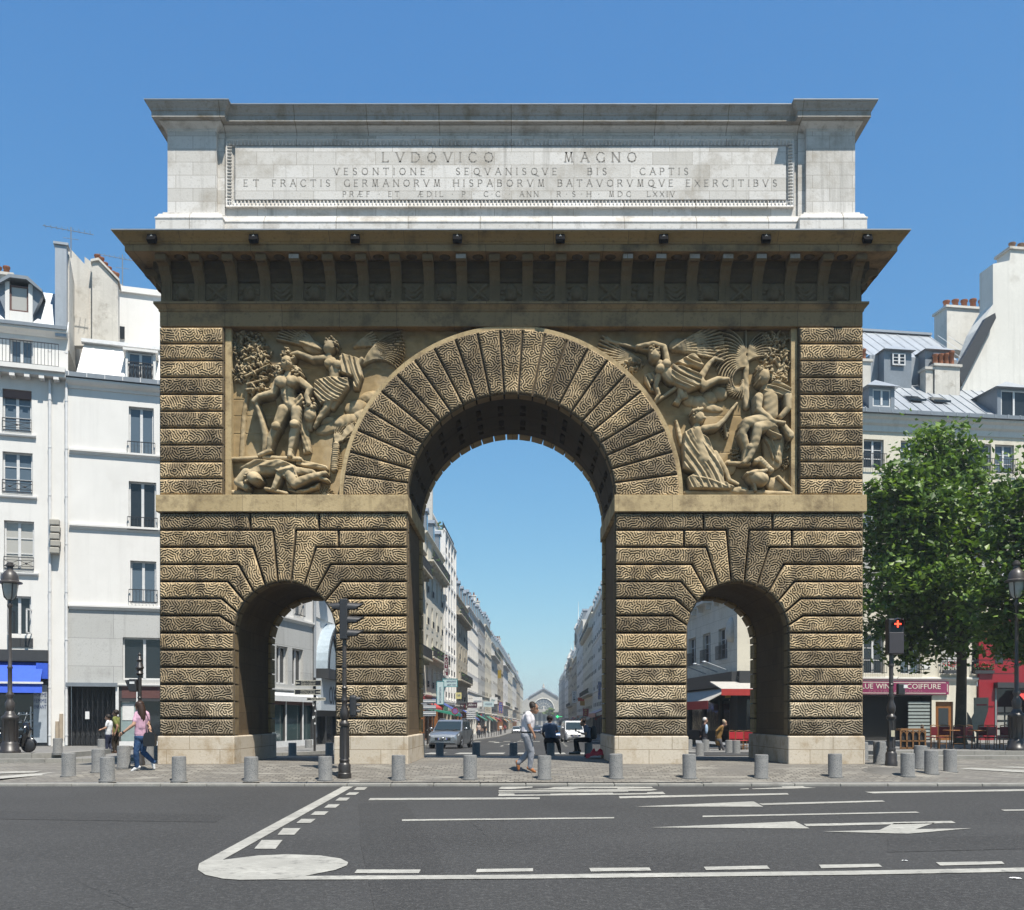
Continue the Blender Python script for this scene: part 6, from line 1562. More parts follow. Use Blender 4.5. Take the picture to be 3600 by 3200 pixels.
 for h in hs:
  if rn.random() < .35:
   cc = rn.choice(cols); q = MB(); pr = rn.uniform(.9, 1.5); q.prism([(0, fh0 - .7), (-pr, fh0 - 1.5), (-pr, fh0 - 1.75), (-pr + .03, fh0 - 1.75), (-pr + .03, fh0 - 1.54), (0, fh0 - .76)], h[0] - .1, h[1] + .1, 'yz'); B_.part(q, 'shop_awning', plain('awning cloth', cc, .8))
  else:
   q = MB(); q.box(h[0], h[1], -.1, 0, fh0 - 1.05, fh0 - .5); B_.part(q, 'shop_fascia', plain('shop fascia', rn.choice(cols), .6))
 B_.L = L; return B_
G = 'house fronts lining the street beyond the arch'
# arched glass shop next to the corner building
gx_ = Bld('shop_building', 'white shop building with an arched glass front seen through the left passage', 'building', -10.03, 49.52, math.atan2(14.2, fL(63.7) + 10.03), cz(52) + .12, G)
zv = lambda y: gx_.conv(1125, 2100 + y / 3.135)[1]
H_ = 15; ra = 2.5; zar = zv(870) + .35
up_ = [(x, x + 1.0, z, z + 1.9) for x in (.7, 4.3, 8.2) for z in (zv(470), zv(470) + 3.1, zv(470) + 6.2) if z + 2 < H_]
gx_.wall(0, 11.9, zar + ra + .1, H_, M['white'], [h for h in up_ if h[2] > zar + ra + .15], back=11)
for h in up_:
 if h[2] > zar + ra + .15: gx_.window(h, 'blue')
for h in up_:
 if h[2] > zar + ra + .15:
  gx_.rail(h[0] - .15, h[1] + .15, h[2], .9, -.5); q = MB(); q.box(h[0] - .3, h[1] + .3, -.58, 0, h[2] - .2, h[2]); gx_.part(q, 'balcony', M['white'])
q = MB(); q.box(0, 11.9, .05, .3, zar - .05, zar + ra + .15); gx_.part(q, 'wall', M['white'])
q = MB(); c0 = 3.4
q.prism([(c0 - 3.0, zar)] + [(c0 + 3.0 * math.cos(t), zar + ra * math.sin(t)) for t in np.linspace(math.pi, 0, 20)], -.55, .05); gx_.part(q, 'arched_glazing', plain('pale blue arched glazing', (.42, .50, .56), .15, spec=.8))
q = MB()
for i in range(20):
 t0, t1 = math.pi * i / 20, math.pi * (i + 1) / 20
 q.add([(c0 + 3.0 * math.cos(t0), -.62, zar + ra * math.sin(t0)), (c0 + 3.0 * math.cos(t1), -.62, zar + ra * math.sin(t1)), (c0 + 2.75 * math.cos(t1), -.62, zar + ra * .9 * math.sin(t1)), (c0 + 2.75 * math.cos(t0), -.62, zar + ra * .9 * math.sin(t0))], [(0, 1, 2, 3)])
 q.add([(c0 + 1.3 * math.cos(t0), -.62, zar + ra * .43 * math.sin(t0)), (c0 + 1.3 * math.cos(t1), -.62, zar + ra * .43 * math.sin(t1)), (c0 + 1.15 * math.cos(t1), -.62, zar + ra * .38 * math.sin(t1)), (c0 + 1.15 * math.cos(t0), -.62, zar + ra * .38 * math.sin(t0))], [(0, 1, 2, 3)])
for t in (2.3, 1.57, .85): q.tube([(c0 + 1.2 * math.cos(t), -.6, zar + ra * .4 * math.sin(t)), (c0 + 2.9 * math.cos(t), -.6, zar + ra * .95 * math.sin(t))], .06, 4)
q.box(c0 - .06, c0 + .06, -.64, -.55, zar, zar + ra * .4); q.box(.2, 11.8, -.66, .05, zar - .5, zar); gx_.part(q, 'glazing_bars', M['darkgrey'])
q = MB(); q.box(.1, 11.8, -.3, .2, zar - 2.1, zar - .5); fas = gx_.part(q, 'fascia', plain('pale blue fascia', (.55, .60, .64), .4))
lettering('OX', .9, M['iron'], fas, (2.6, -.31, zar - 1.3), width=1.6, height=.95)
gx_.wall(0, 11.9, 0, zar - 2.1, M['darkgrey'], [(.3, 2.2, .2, zar - 2.4), (2.5, 5.5, .2, zar - 2.4), (6, 11.5, .2, zar - 2.4)], reveal=.8, name='shopfront')
for x0, x1 in ((.3, 2.2), (2.5, 5.5), (6, 11.5)): q = MB(); q.box(x0, x1, .2, .22, .2, zar - 2.4); gx_.part(q, 'shop_window', M['glass'])
# left row, near to far
spec = [
 ('old beige stone house of the left row, nearest seen through the tall passage', 63.9, 93, 17.5, 'beige', 5, 7, 'balcony', 'mansard', 1, 4.6),
 ('weathered cream house with flower balconies, just before the tall white modern block', 93.2, 111, 20.0, 'cream', 5, 4, 'balcony', 'mansard', 1, 4.8),
 ('tall white modern block behind the vertical HOTEL sign', 111.2, 125.5, 23.6, 'white', 7, 4, 'frames', 'setback', 1, 4.4),
 ('beige corner house with dark plant balconies behind the white modern block', 125.8, 147, 18.6, 'beige', 5, 5, 'balcony', 'mansard', 2, 4.6),
 ('long white house with regular windows and shutters beyond the beige corner house', 147.3, 171, 19.6, 'white', 6, 6, 'shutters', 'mansard', 1, 4.2),
 ('greyish stone house with a row of tall upper windows in the left row', 171.3, 192, 20.2, 'greystone', 6, 6, 'plain', 'mansard', 2, 4.2),
 ('cream house with a big bare party wall and chimneys in the left row', 192.3, 216, 21.4, 'cream', 6, 5, 'plain', 'mansard', 2, 4.2),
 ('white house with a gold emblem hanging in front in the left row', 216.3, 246, 20.0, 'offwhite', 5, 6, 'balcony', 'mansard', 1, 4.2),
 ('beige house farther down the left row with several chimney pots', 246.3, 282, 21.0, 'beige', 6, 6, 'plain', 'mansard', 2, 4.2),
 ('pale house past the middle of the left row', 282.4, 322, 21.5, 'white', 6, 6, 'balcony', 'mansard', 2, 4.2),
 ('cream house in the hazy part of the left row', 322.4, 372, 21.8, 'cream', 6, 7, 'plain', 'mansard', 2, 4.2),
 ('white house near the far end of the left row', 372.5, 430, 22.5, 'offwhite', 6, 7, 'balcony', 'mansard', 2, 4.2),
 ('second last beige house of the left row', 430.5, 500, 22.0, 'beige', 6, 8, 'plain', 'mansard', 2, 4.2),
 ('last house of the left row, beside the station trees', 500.5, 585, 22.0, 'cream', 6, 8, 'plain', 'mansard', 2, 4.2)]
LB = {}
for i, (lab, a0, a1, h, m, fl_, nw, kd, tp, chm, f0) in enumerate(spec): LB[i] = rowhouse(lab, -1, a0, a1, h, M[m], fl_, nw, kd, tp, None, chm, 40 + i, f0)
specR = [
 ('shaded house of the right row, hidden behind the right pier', 63.2, 100, 19.5, 'beige', 5, 8, 'plain', 'mansard', 1, 4.4),
 ('shaded grey house of the right row beside the pier edge', 100.3, 140, 21.0, 'offwhite', 6, 8, 'plain', 'mansard', 1, 4.4),
 ('shaded pale house with the blue HOTEL sign in the right row', 140.3, 180, 21.5, 'offwhite', 6, 8, 'plain', 'mansard', 2, 4.4),
 ('shaded cream house behind the red awnings of the right row', 180.3, 222, 22.5, 'cream', 6, 8, 'balcony', 'setback', 1, 4.4),
 ('tall shaded house with a single domed turret and weathervane, right row', 222.3, 262, 25.5, 'offwhite', 7, 8, 'plain', 'mansard', 1, 4.4),
 ('shaded grey house between the two turreted houses of the right row', 262.3, 300, 20.0, 'beige', 6, 8, 'plain', 'mansard', 1, 4.4),
 ('ornate dark house with white domed turrets in the right row', 300.3, 345, 22.0, 'beige', 6, 8, 'balcony', 'mansard', 1, 4.4),
 ('pale house beyond the ornate turrets in the right row', 345.3, 400, 19.5, 'white', 6, 8, 'plain', 'mansard', 2, 4.4),
 ('grey house far down the right row', 400.4, 465, 22.0, 'greystone', 6, 8, 'plain', 'mansard', 2, 4.4),
 ('last house of the right row before the station', 465.4, 540, 23.0, 'offwhite', 6, 9, 'plain', 'mansard', 2, 4.4)]
RB = {}
for i, (lab, a0, a1, h, m, fl_, nw, kd, tp, chm, f0) in enumerate(specR): RB[i] = rowhouse(lab, 1, a0, a1, h, M[m], fl_, nw, kd, tp, None, chm, 80 + i, f0)
def turret(B_, u, z0, h, r_, spire=3.0):
 q = MB(); q.lathe([(r_, 0), (r_, h), (r_ * 1.25, h + .2), (r_ * 1.25, h + .5), (r_ * 1.1, h + .6), (r_ * 1.05, h + r_ * .9), (r_ * .7, h + r_ * 1.6), (r_ * .25, h + r_ * 2), (r_ * .25, h + r_ * 2.5), (r_ * .35, h + r_ * 2.6), (.08, h + r_ * 3), (.03, h + r_ * 3 + spire)], 14, (u, .4, z0)); t_ = B_.part(q, 'turret', M['offwhite'])
 q = MB()
 for k in range(5): a_ = -math.pi * (k + .5) / 5; q.box(u + r_ * math.cos(a_) - .3, u + r_ * math.cos(a_) + .3, .4 + r_ * math.sin(a_) - .06, .4 + r_ * math.sin(a_) + .06, z0 + .6, z0 + h * .8)
 q.build('turret_window', M['glass'], t_)
turret(RB[4], 1.5, 22, 4.5, 1.0, 4.5); turret(RB[6], 2, 17, 5, 1.2, 1.5); turret(RB[6], 20, 18, 5, 1.2, 1.5)
# ---- the station closing the street
sx = .228 + (1911 - 1828) * 632 / F; sz = cz(627) - .2; SK = 632 / F
st = thing('railway_station', 'distant pale railway station with a gabled front and a great arched window', 'railway station', (sx, 606, sz))
zS = lambda py: 1.2 - (py - 2525) * SK - sz
R_ = 6.4; zc_ = zS(2492)
m_ = MB(); out_ = [(-15, 0), (15, 0), (15, zS(2470)), (8.6, zS(2450)), (0, zS(2424)), (-8.6, zS(2450)), (-15, zS(2470))]
m_.prism(out_, 0, 12); M['station'] = mat('hazy station stone', (.46, .44, .39), .9, .1, .3); m_.build('gable_front', M['station'], st)
m_ = MB(); m_.prism([(R_ * math.cos(t), zc_ + R_ * math.sin(t)) for t in np.linspace(0, math.pi, 25)], -.15, -.05); m_.build('fan_window', plain('station fan glass', (.16, .19, .22), .3), st)
m_ = MB()
for k in range(1, 8): t = math.pi * k / 8; m_.tube([(1.6 * math.cos(t), -.25, zc_ + 1.6 * math.sin(t)), (R_ * math.cos(t), -.25, zc_ + R_ * math.sin(t))], .09, 4)
for rr in (1.6, 3.6, R_ + .2): m_.tube([(rr * math.cos(t), -.25, zc_ + rr * math.sin(t)) for t in np.linspace(0, math.pi, 25)], .12 if rr < 6 else .35, 4)
m_.build('fan_window_bars', M['ashlar_white'], st)
m_ = MB(); m_.prism([(-9.4, zS(2453)), (0, zS(2424) + .2), (9.4, zS(2453)), (9.4, zS(2453) + .9), (0, zS(2424) + 1.1), (-9.4, zS(2453) + .9)], -.8, 12); m_.build('gable_roof', M['zinc'], st)
m_ = MB(); m_.box(-15, 15, -2.5, 0, zc_ - 2.2, zc_ - .6); m_.lathe([(.9, 0), (.9, .8), (.5, 1.2), (.6, 1.9), (.2, 2.6), (.02, 3.4)], 10, (0, .3, zS(2424) + .8)); m_.lathe([(.8, 0), (.5, .6), (.5, 1.6), (.25, 2.1), (0, 2.3)], 8, (0, -1.2, zc_ - .6)); m_.build('portico_and_finials', M['station'], st)
m_ = MB()
for k in range(9): m_.box(-12 + k * 2.9, -10.4 + k * 2.9, -.12, -.02, .3, zc_ - 2.8)
m_.build('arcade_openings', plain('arcade shade', (.10, .11, .12), .7), st)
# ---- hanging signs (each a panel on brackets fixed to a facade)
def sign(label, px0, px1, py0, py1, D, m, texts=(), name='shop_sign', cat='sign', border=None, side=-1, arm=True):
 p0, p1 = at(px0, py1, D), at(px1, py0, D); w_, h_ = p1.x - p0.x, p1.z - p0.z
 t = thing(name, label, cat, (p0.x, p0.y, p0.z)); q = MB(); q.box(0, w_, -.06, .06, 0, h_); bd = q.build('panel', m, t)
 if border is not None:
  q = MB(); e = min(w_, h_) * .07; q.box(0, w_, -.075, -.06, 0, e); q.box(0, w_, -.075, -.06, h_ - e, h_); q.box(0, e, -.075, -.06, e, h_ - e); q.box(w_ - e, w_, -.075, -.06, e, h_ - e); q.build('border', border, t)
 for s_, x, z, ww, hh, mm in texts: lettering(s_, hh * h_, mm, t, (x * w_, -.082, z * h_), width=ww * w_, height=hh * h_)
 if arm:
  fx = (fL(D) if side < 0 else fR(D)) - p0.x; fx = max(w_ / 2 - 1.1, min(w_ / 2 + 1.1, fx)); q = MB()
  for z in (.15, .85): q.tube([(w_ / 2, 0, h_ * z), (fx, 0, h_ * z)], .022, 5)
  q.build('bracket', M['iron'], t)
 return t
zz = lambda x, y: (1420 + x / 1.817, 1740 + y / 1.817)
def zsign(label, x0, x1, y0, y1, D, m, **k):
 a_, b_ = zz(x0, y0), zz(x1, y1); return sign(label, a_[0], b_[0], a_[1], b_[1], D, m, **k)
navy = plain('navy letter', (.05, .10, .22), .5); wht = plain('white sign face', (.75, .76, .74), .5); maroon = plain('maroon sign face', (.13, .018, .035), .5); teal = plain('teal sign edge', (.05, .26, .30), .5); cyan = plain('pale cyan sign face', (.52, .66, .68), .5)
sign_t = zsign('tall maroon vertical sign with white letters HOTEL on the white modern block', 257, 285, 1020, 1160, 89, maroon, texts=[(c_, .5, .90 - .2 * i, .62, .14, wht) for i, c_ in enumerate('HOTEL')], border=wht)
zsign('pale blue restaurant sign under the maroon HOTEL sign', 247, 343, 1174, 1228, 87, cyan, texts=[('RESTAURANT', .6, .68, .62, .17, navy), ('BEC FIN', .6, .28, .55, .17, navy)], border=teal)
cs = zsign('vertical pale sign with teal frame reading COUSCOUS left of the restaurant sign', 209, 257, 1190, 1340, 82, cyan, texts=[(c_, .5, .72 - .085 * i, .24, .05, navy) for i, c_ in enumerate('COUSCOUS')], border=teal)
zsign('white sign with grey capitals AKRANI above the road signs', 440, 500, 1292, 1352, 120, wht, texts=[('AKRANI', .5, .55, .85, .22, navy)])
zsign('dark sign with bold white word Alfirro beside the red one', 405, 468, 1326, 1360, 112, plain('dark plum sign', (.06, .02, .035), .5), texts=[('Alfirro', .5, .55, .8, .5, wht)])
zsign('small black and red sign left of the dark plum sign', 359, 397, 1331, 1368, 108, plain('black sign', (.03, .015, .02), .5), texts=[('my', .35, .5, .4, .3, wht), ('2', .75, .5, .22, .42, M['red'])])
zsign('yellow cafe sign below the beige corner house balcony', 330, 368, 1263, 1304, 122, plain('pale yellow sign', (.62, .56, .25), .5), texts=[('Café', .5, .6, .6, .34, navy)])
zsign('pale wide sign right of the white AKRANI sign', 508, 575, 1320, 1354, 135, cyan, texts=[('MODE', .5, .5, .6, .3, navy)])
zsign('white sign with a green emblem above the pale wide sign', 548, 598, 1293, 1336, 140, wht, texts=[('Zaa', .45, .6, .5, .25, teal)])
zsign('vertical blue sign with yellow characters farther along the left row', 606, 630, 1325, 1395, 150, plain('blue sign', (.03, .08, .4), .5), texts=[(c_, .5, .82 - .22 * i, .5, .13, plain('yellow letter', (.7, .55, .1), .5)) for i, c_ in enumerate('HOTEL'[:4])], border=M['red'])
zsign('gold hanging emblem on the left row facade', 600, 622, 1120, 1172, 215, plain('gold emblem', (.45, .30, .03), .4, .5))
ru = lambda x, y: (1780 + x / 4.13, 2280 + y / 4.13)
def rsign(label, x0, x1, y0, y1, D, m, **k):
 a_, b_ = ru(x0, y0), ru(x1, y1); return sign(label, a_[0], b_[0], a_[1], b_[1], D, m, side=1, **k)
rsign('white vertical sign reading LE PARIS on the right row', 955, 1018, 622, 790, 260, wht, texts=[('LE', .5, .88, .6, .1, M['iron'])] + [(c_, .5, .72 - .14 * i, .5, .1, M['iron']) for i, c_ in enumerate('PARIS')])
rsign('orange red shop sign above the yellow one in the right row', 1040, 1155, 715, 765, 215, plain('orange red sign', (.6, .09, .02), .5))
rsign('yellow shop sign under the orange red one in the right row', 1072, 1155, 765, 830, 213, plain('yellow sign', (.5, .30, .04), .5))
rsign('dark red vertical sign with yellow characters in the right row', 1112, 1195, 875, 985, 190, plain('dark red sign', (.3, .02, .02), .5), texts=[(c_, .5, .8 - .27 * i, .4, .18, plain('yellow letter', (.7, .5, .1), .5)) for i, c_ in enumerate('BAR')])
rsign('blue vertical HOTEL sign at the right pier edge', 1334, 1372, 480, 740, 150, plain('pale sign back', (.35, .37, .38), .6), texts=[(c_, .5, .88 - .19 * i, .8, .14, plain('blue letter', (.03, .08, .45), .5)) for i, c_ in enumerate('HOTEL')])
q = MB(); p = at(*ru(742, 990), 330); r_ = .5
for a_ in (0, 1):
 q.box(p.x - r_, p.x + r_, p.y - .1, p.y + .1, p.z - .17, p.z + .17) if a_ else q.box(p.x - .17, p.x + .17, p.y - .1, p.y + .1, p.z - r_, p.z + r_)
q.tube([(p.x, p.y, p.z), (p.x + 1.6, p.y, p.z)], .06, 5)
tag(q.build('pharmacy_cross', plain('green lit cross', (.05, .75, .22), .5, emit=1.2)), 'small green lit pharmacy cross down the right side of the street', 'pharmacy sign')
# ---- red awning on the right, green awning on the left
q = MB(); D_ = 150; x = fR(D_); zf_ = at(2090, 2497, D_).z
q.prism([(0, zf_ + .4), (-2.2, zf_ - .5), (-2.2, zf_ - 1.1), (-2.15, zf_ - 1.1), (-2.15, zf_ - .55), (0, zf_ + .3)], 0, 14, 'yz')
o = q.build('shop_awning', M['red'], None, (x, D_ - 26 - 10, 0), -R(90)); tag(o, 'dark red shop awning by the right pier edge', 'awning')
o.location = (x, D_ - 26, 0)
q = MB(); D_ = 84; z1_, z0_ = at(1500, 2490, D_).z, at(1500, 2512, D_).z; L_ = 4
q.prism([(0, z1_), (-2.6, z0_ + .1), (-2.6, z0_ - .15), (0, z1_ - .1)], 0, L_, 'yz'); o = q.build('shop_awning', plain('green awning cloth', (.03, .26, .18), .8), None, (at(1500, 2500, D_).x, D_ - 26, 0), R(89)); tag(o, 'green shop awning beside the silver car roof', 'awning')

# ================================================================== STREET FURNITURE
random.seed(21)
def drop(px, py, lo=22.9, hi=60, zf=None):
 """the point of the ground seen at (px, py)"""
 best = None
 for i in range(int((hi - lo) / .05)):
  D = lo + i * .05; p = at(px, py, D); g_ = zf if zf is not None else gz(p.x, p.y)
  d_ = abs(p.z - g_)
  if best is None or d_ < best[0]: best = (d_, D, Vector((p.x, p.y, g_)))
 return best[2]
m_, nt_, b_ = nodes('speckled granite'); tc_ = nt_.nodes.new('ShaderNodeTexCoord').outputs['Object']
o_ = mixc(nt_, ramp(nt_, noise(nt_, tc_, 55, 3), .40, .62), (.085, .086, .084), (.19, .19, .184)); o_ = mixc(nt_, ramp(nt_, noise(nt_, tc_, 6, 5), .5, .75), o_, (.17, .165, .155)); o_ = mixc(nt_, ramp(nt_, noise(nt_, tc_, 55, 2), .62, .72), o_, (.08, .08, .08))
nt_.links.new(o_, b_.inputs['Base Color']); b_.inputs['Roughness'].default_value = .8; bump(nt_, b_, noise(nt_, tc_, 70, 3), .3, .01); M['bollard'] = m_
def bollard_mesh(r_, h, name='bollard'):
 q = MB(); q.lathe([(r_ + .035, -.06), (r_ + .035, .012), (r_ + .01, .014), (r_, .03), (r_, h - .025), (r_ - .008, h - .008), (r_ - .025, h), (0, h + .002)], 28); return q.mesh(name, M['bollard'], sharp=40)
bmA, bmB = bollard_mesh(.162, .57), bollard_mesh(.15, .50)
GB = 'granite bollards round the arch'
front = [(242, 2728, 'tall grey bollard at the left end of the kerb, leftmost of the near cluster'), (346, 2713, 'bollard half behind the near ones at left, second back of the left cluster'), (378, 2745, 'front bollard of the left cluster, left of the woman in pink'),
  (435, 2699, 'bollard just behind the left hand of the woman in pink'), (630, 2745, 'kerb bollard in front of the far left plinth'), (883, 2744, 'kerb bollard in front of the low left passage'),
  (1144, 2743, 'kerb bollard beside the traffic light post base'), (1401, 2741, 'kerb bollard at the left edge of the tall passage'), (1653, 2739, 'kerb bollard left of the walking man in grey trousers'),
  (1914, 2738, 'kerb bollard right at the walking man front foot'), (2166, 2736, 'kerb bollard in front of the red cloth'), (2424, 2736, 'kerb bollard before the left edge of the low right passage'),
  (2676, 2734, 'kerb bollard in front of the low right passage shade'), (2936, 2732, 'kerb bollard before the far right plinth'), (3191, 2729, 'near bollard right of the red cross signal post, first of its cluster'),
  (3235, 2702, 'partly hidden bollard in the middle of the right cluster'), (3274, 2720, 'darker bollard second from the right in the right cluster'), (3340, 2713, 'rightmost bollard of the cluster beside the white crossing stripes'),
  (3092, 2684, 'bollard between the far right plinth and the red cross signal post'), (3033, 2672, 'bollard nearly hidden by the far right plinth')]
for px, py, lab in front:
 o = link('bollard', bmA, None, drop(px, py, 22.95, 34)); tag(o, lab, 'bollard', GB); o.rotation_euler = (random.uniform(-.02, .02), random.uniform(-.02, .02), random.random() * 6); o.scale.z = random.uniform(.96, 1.03)
for px, py, lab in ((203, 2648, 'small bollard on the left pavement beside the tan pipe covers'), (357, 2642, 'bollard on the left pavement in front of the walking couple'), (520, 2688, 'bollard behind the legs of the woman in pink'), (545, 2672, 'bollard behind the raised foot of the woman in pink')):
 o = link('bollard', bmB, None, drop(px, py, 26, 45) if px > 400 else drop(px, py, 26, 45, -.135 if px > 300 else .03)); tag(o, lab, 'bollard', GB)
back = [(1546, 'dark bollard under the silver car front'), (1674, 'dark bollard right of the silver car'), (1805, 'dark bollard behind the walking man'), (1936, 'dark bollard carrying the seated man seen from behind'), (2069, 'dark bollard carrying the seated man with the phone'),
  (1028, 'dark bollard at the left in the low left passage'), (1158, 'dark bollard at the right in the low left passage'), (2460, 'dark bollard in the low right passage, before the man in the dark jacket'), (2648, 'dark bollard at the right wall of the low right passage')]
BACKD = 37.5; backpos = {}
for px, lab in back:
 x = gx(px, BACKD); o = link('bollard', bmB, None, (x, BACKD - 26, gz(x, BACKD - 26))); tag(o, lab, 'bollard', GB); backpos[px] = o.location.copy()
for px, py, lab in ((1085, 2646, 'pale sunlit bollard by the shop window in the low left passage'), (2422, 2642, 'pale sunlit bollard at the left edge of the low right passage'), (2481, 2644, 'pale bollard behind the older man in the dark jacket'), (2563, 2648, 'pale bollard with a small dark hole beside the man in the mustard coat'), (2589, 2650, 'broad pale bollard beside the red café chairs')):
 p = drop(px, py, 38.5, 50); o = link('bollard', bmA, None, p); tag(o, lab, 'bollard', GB)
# ---- cast iron posts
M['castiron'] = mat('dark brown cast iron', (.035, .03, .027), .42, .25, 8, spec=.5)
M['castgrey'] = mat('grey brown cast iron', (.06, .052, .047), .42, .25, 8, spec=.5)
def post_base(q, sc_=1.0, h=1.45):
 s = sc_
 q.lathe([(.165 * s, -.05), (.165 * s, .10), (.15 * s, .12), (.15 * s, .30), (.135 * s, .33), (.115 * s, .36), (.125 * s, .42), (.105 * s, .46), (.098 * s, 1.2 * h / 1.45), (.125 * s, 1.22 * h / 1.45), (.13 * s, 1.27 * h / 1.45), (.10 * s, 1.30 * h / 1.45), (.075 * s, 1.34 * h / 1.45), (.11 * s, 1.42 * h / 1.45), (.115 * s, h * 1.06), (.07 * s, h * 1.14), (.062 * s, h * 1.2), (.085 * s, h * 1.25), (.06 * s, h * 1.30), (.055 * s, h * 1.42), (.075 * s, h * 1.45), (.05 * s, h * 1.48)], 16)
 for k in range(8):
  a_ = 2 * math.pi * k / 8; x, y = .104 * s * math.cos(a_), .104 * s * math.sin(a_); q.tube([(x, y, .48), (x * .95, y * .95, 1.18 * h / 1.45)], .018 * s, 5)
def hood(q, x0, z, L, r_, dirn=1):
 """signal visor: an open half tube tapering outwards"""
 n = 10; lo = []; hi = []
 for k in range(n + 1):
  a_ = math.pi * (-.12 + 1.24 * k / n); lo.append((x0, r_ * math.cos(a_), z + r_ * math.sin(a_))); hi.append((x0 + dirn * L * (.55 + .45 * math.sin(max(0, min(math.pi, a_)))), r_ * .92 * math.cos(a_), z + r_ * .80 * math.sin(a_)))
 q.add(lo + hi, [(k, k + 1, n + 2 + k, n + 1 + k) for k in range(n)], True)
 q.add([(a, b * .96, c - .004) for a, b, c in lo] + [(a, b * .96, c - .004) for a, b, c in hi], [(k, n + 1 + k, n + 2 + k, k + 1) for k in range(n)], True)
M['sig'] = plain('dark grey signal housing', (.03, .03, .032), .45)
M['lensoff'] = plain('dark signal lens', (.02, .025, .02), .15)
p = drop(1211, 2735, 22.95, 30)
tl = thing('traffic_light', 'dark traffic light on an ornate post before the left pier, seen sideways', 'traffic light', p, 0, 'traffic lights round the arch')
q = MB(); post_base(q, 1.0, 1.48); q.build('post_base', M['castiron'], tl, sharp=35)
q = MB(); q.tube([(0, 0, 2.1), (0, 0, 3.35)], .05, 12); q.lathe([(.06, 0), (.065, .03), (.06, .06)], 12, (0, 0, 2.62)); q.build('pole', M['castgrey'], tl)
q = MB(); q.cbox(-.10, .09, -.12, .12, 3.30, 4.27, .02); hd = q.build('signal_head', M['sig'], tl)
for k in range(3):
 q = MB(); hood(q, .085, 4.07 - .32 * k, .40, .125); q.build('visor', M['sig'], hd); q = MB(); q.lathe([(.0, 0), (.10, 0), (.10, .02)], 16, (.088, 0, 4.07 - .32 * k), 'x'); q.build('lens', M['lensoff'], hd)
q = MB(); hood(q, -.095, 4.07, .34, .125, -1); q.build('visor', M['sig'], hd)
q = MB(); q.cbox(.12, .30, -.09, .09, 1.44, 1.98, .06); rp_ = q.build('repeater_signal', M['sig'], tl); q = MB(); q.tube([(0, 0, 1.75), (.15, 0, 1.75)], .03, 6); q.build('bracket', M['sig'], rp_)
for k in range(3): q = MB(); hood(q, .29, 1.88 - .15 * k, .13, .06); q.build('visor', M['sig'], rp_)
p = drop(3133, 2691, 24, 36)
tr = thing('traffic_light', 'signal post with a glowing red cross on its dark box, right of the arch', 'traffic light', p, 0, 'traffic lights round the arch')
Dp = p.y + 26; zq = lambda py: EYE.z - (py - 2525) * Dp / F - p.z; xq = lambda px: gx(px, Dp) - p.x
q = MB(); post_base(q, .95, zq(2440) * .78); q.build('post_base', M['castiron'], tr, sharp=35)
q = MB(); q.tube([(0, 0, zq(2440)), (0, 0, zq(2300))], .055, 12); q.lathe([(.07, 0), (.08, .04), (.07, .08)], 12, (0, 0, zq(2345))); q.build('pole', M['castgrey'], tr)
q = MB(); q.cbox(xq(3116), xq(3171), -.16, .10, zq(2301), zq(2177), .025); hd = q.build('signal_head', plain('black signal box', (.016, .016, .018), .4), tr)
q = MB(); q.cbox(xq(3118), xq(3169), -.175, -.15, zq(2299), zq(2225), .012); q.build('lower_plate', plain('dark grey plate', (.05, .045, .05), .5), hd)
cx_, cz_ = xq(3148), zq(2196); q = MB(); q.box(cx_ - .085, cx_ + .085, -.168, -.16, cz_ - .018, cz_ + .018); q.box(cx_ - .018, cx_ + .018, -.168, -.16, cz_ - .085, cz_ + .085); q.build('red_cross_light', plain('lit red', (1.0, .05, .02), .5, emit=3), hd)
q = MB(); hood(q, 0, 0, .16, .16); o = q.build('visor', M['sig'], hd, (cx_, -.16, cz_), -R(90))
q = MB(); q.cbox(xq(3154), xq(3178), -.09, .08, zq(2443), zq(2404), .02); rp_ = q.build('repeater_signal', M['sig'], tr); q = MB(); q.box(xq(3172), xq(3184), -.1, -.092, zq(2420), zq(2408)); q.build('sticker', M['paper'], rp_)
q = MB(); q.box(-.05, .04, -.14, -.12, zq(2590), zq(2568)); q.build('push_button', plain('cream button box', (.55, .5, .35), .5), tr)
p = drop(491, 2690, 25, 36); Dp = p.y + 26
t3 = thing('traffic_light', 'small traffic light on a lantern topped post behind the woman in pink', 'traffic light', p, 0, 'traffic lights round the arch')
q = MB(); post_base(q, .8, 1.2); H3 = zq(2315); q.tube([(0, 0, 1.7), (0, 0, H3 * .86)], .05, 10); q.lathe([(.05, 0), (.10, .05), (.06, .12), (.11, .2), (.05, .34), (.08, .4), (.03, .5), (.05, .54), (0, .6)], 12, (0, 0, H3 * .84)); q.build('post', M['castiron'], t3, sharp=35)
q = MB(); q.cbox(xq(459), xq(484), -.12, .14, zq(2432), zq(2388), .02); hd = q.build('signal_head', M['sig'], t3); q = MB(); q.prism([(xq(459), zq(2390)), (xq(444), zq(2393)), (xq(459), zq(2428))], -.1, .1); q.build('visor', M['sig'], hd); q = MB(); q.box(xq(462), xq(479), -.13, -.12, zq(2405), zq(2397)); q.build('sticker', M['paper'], hd)
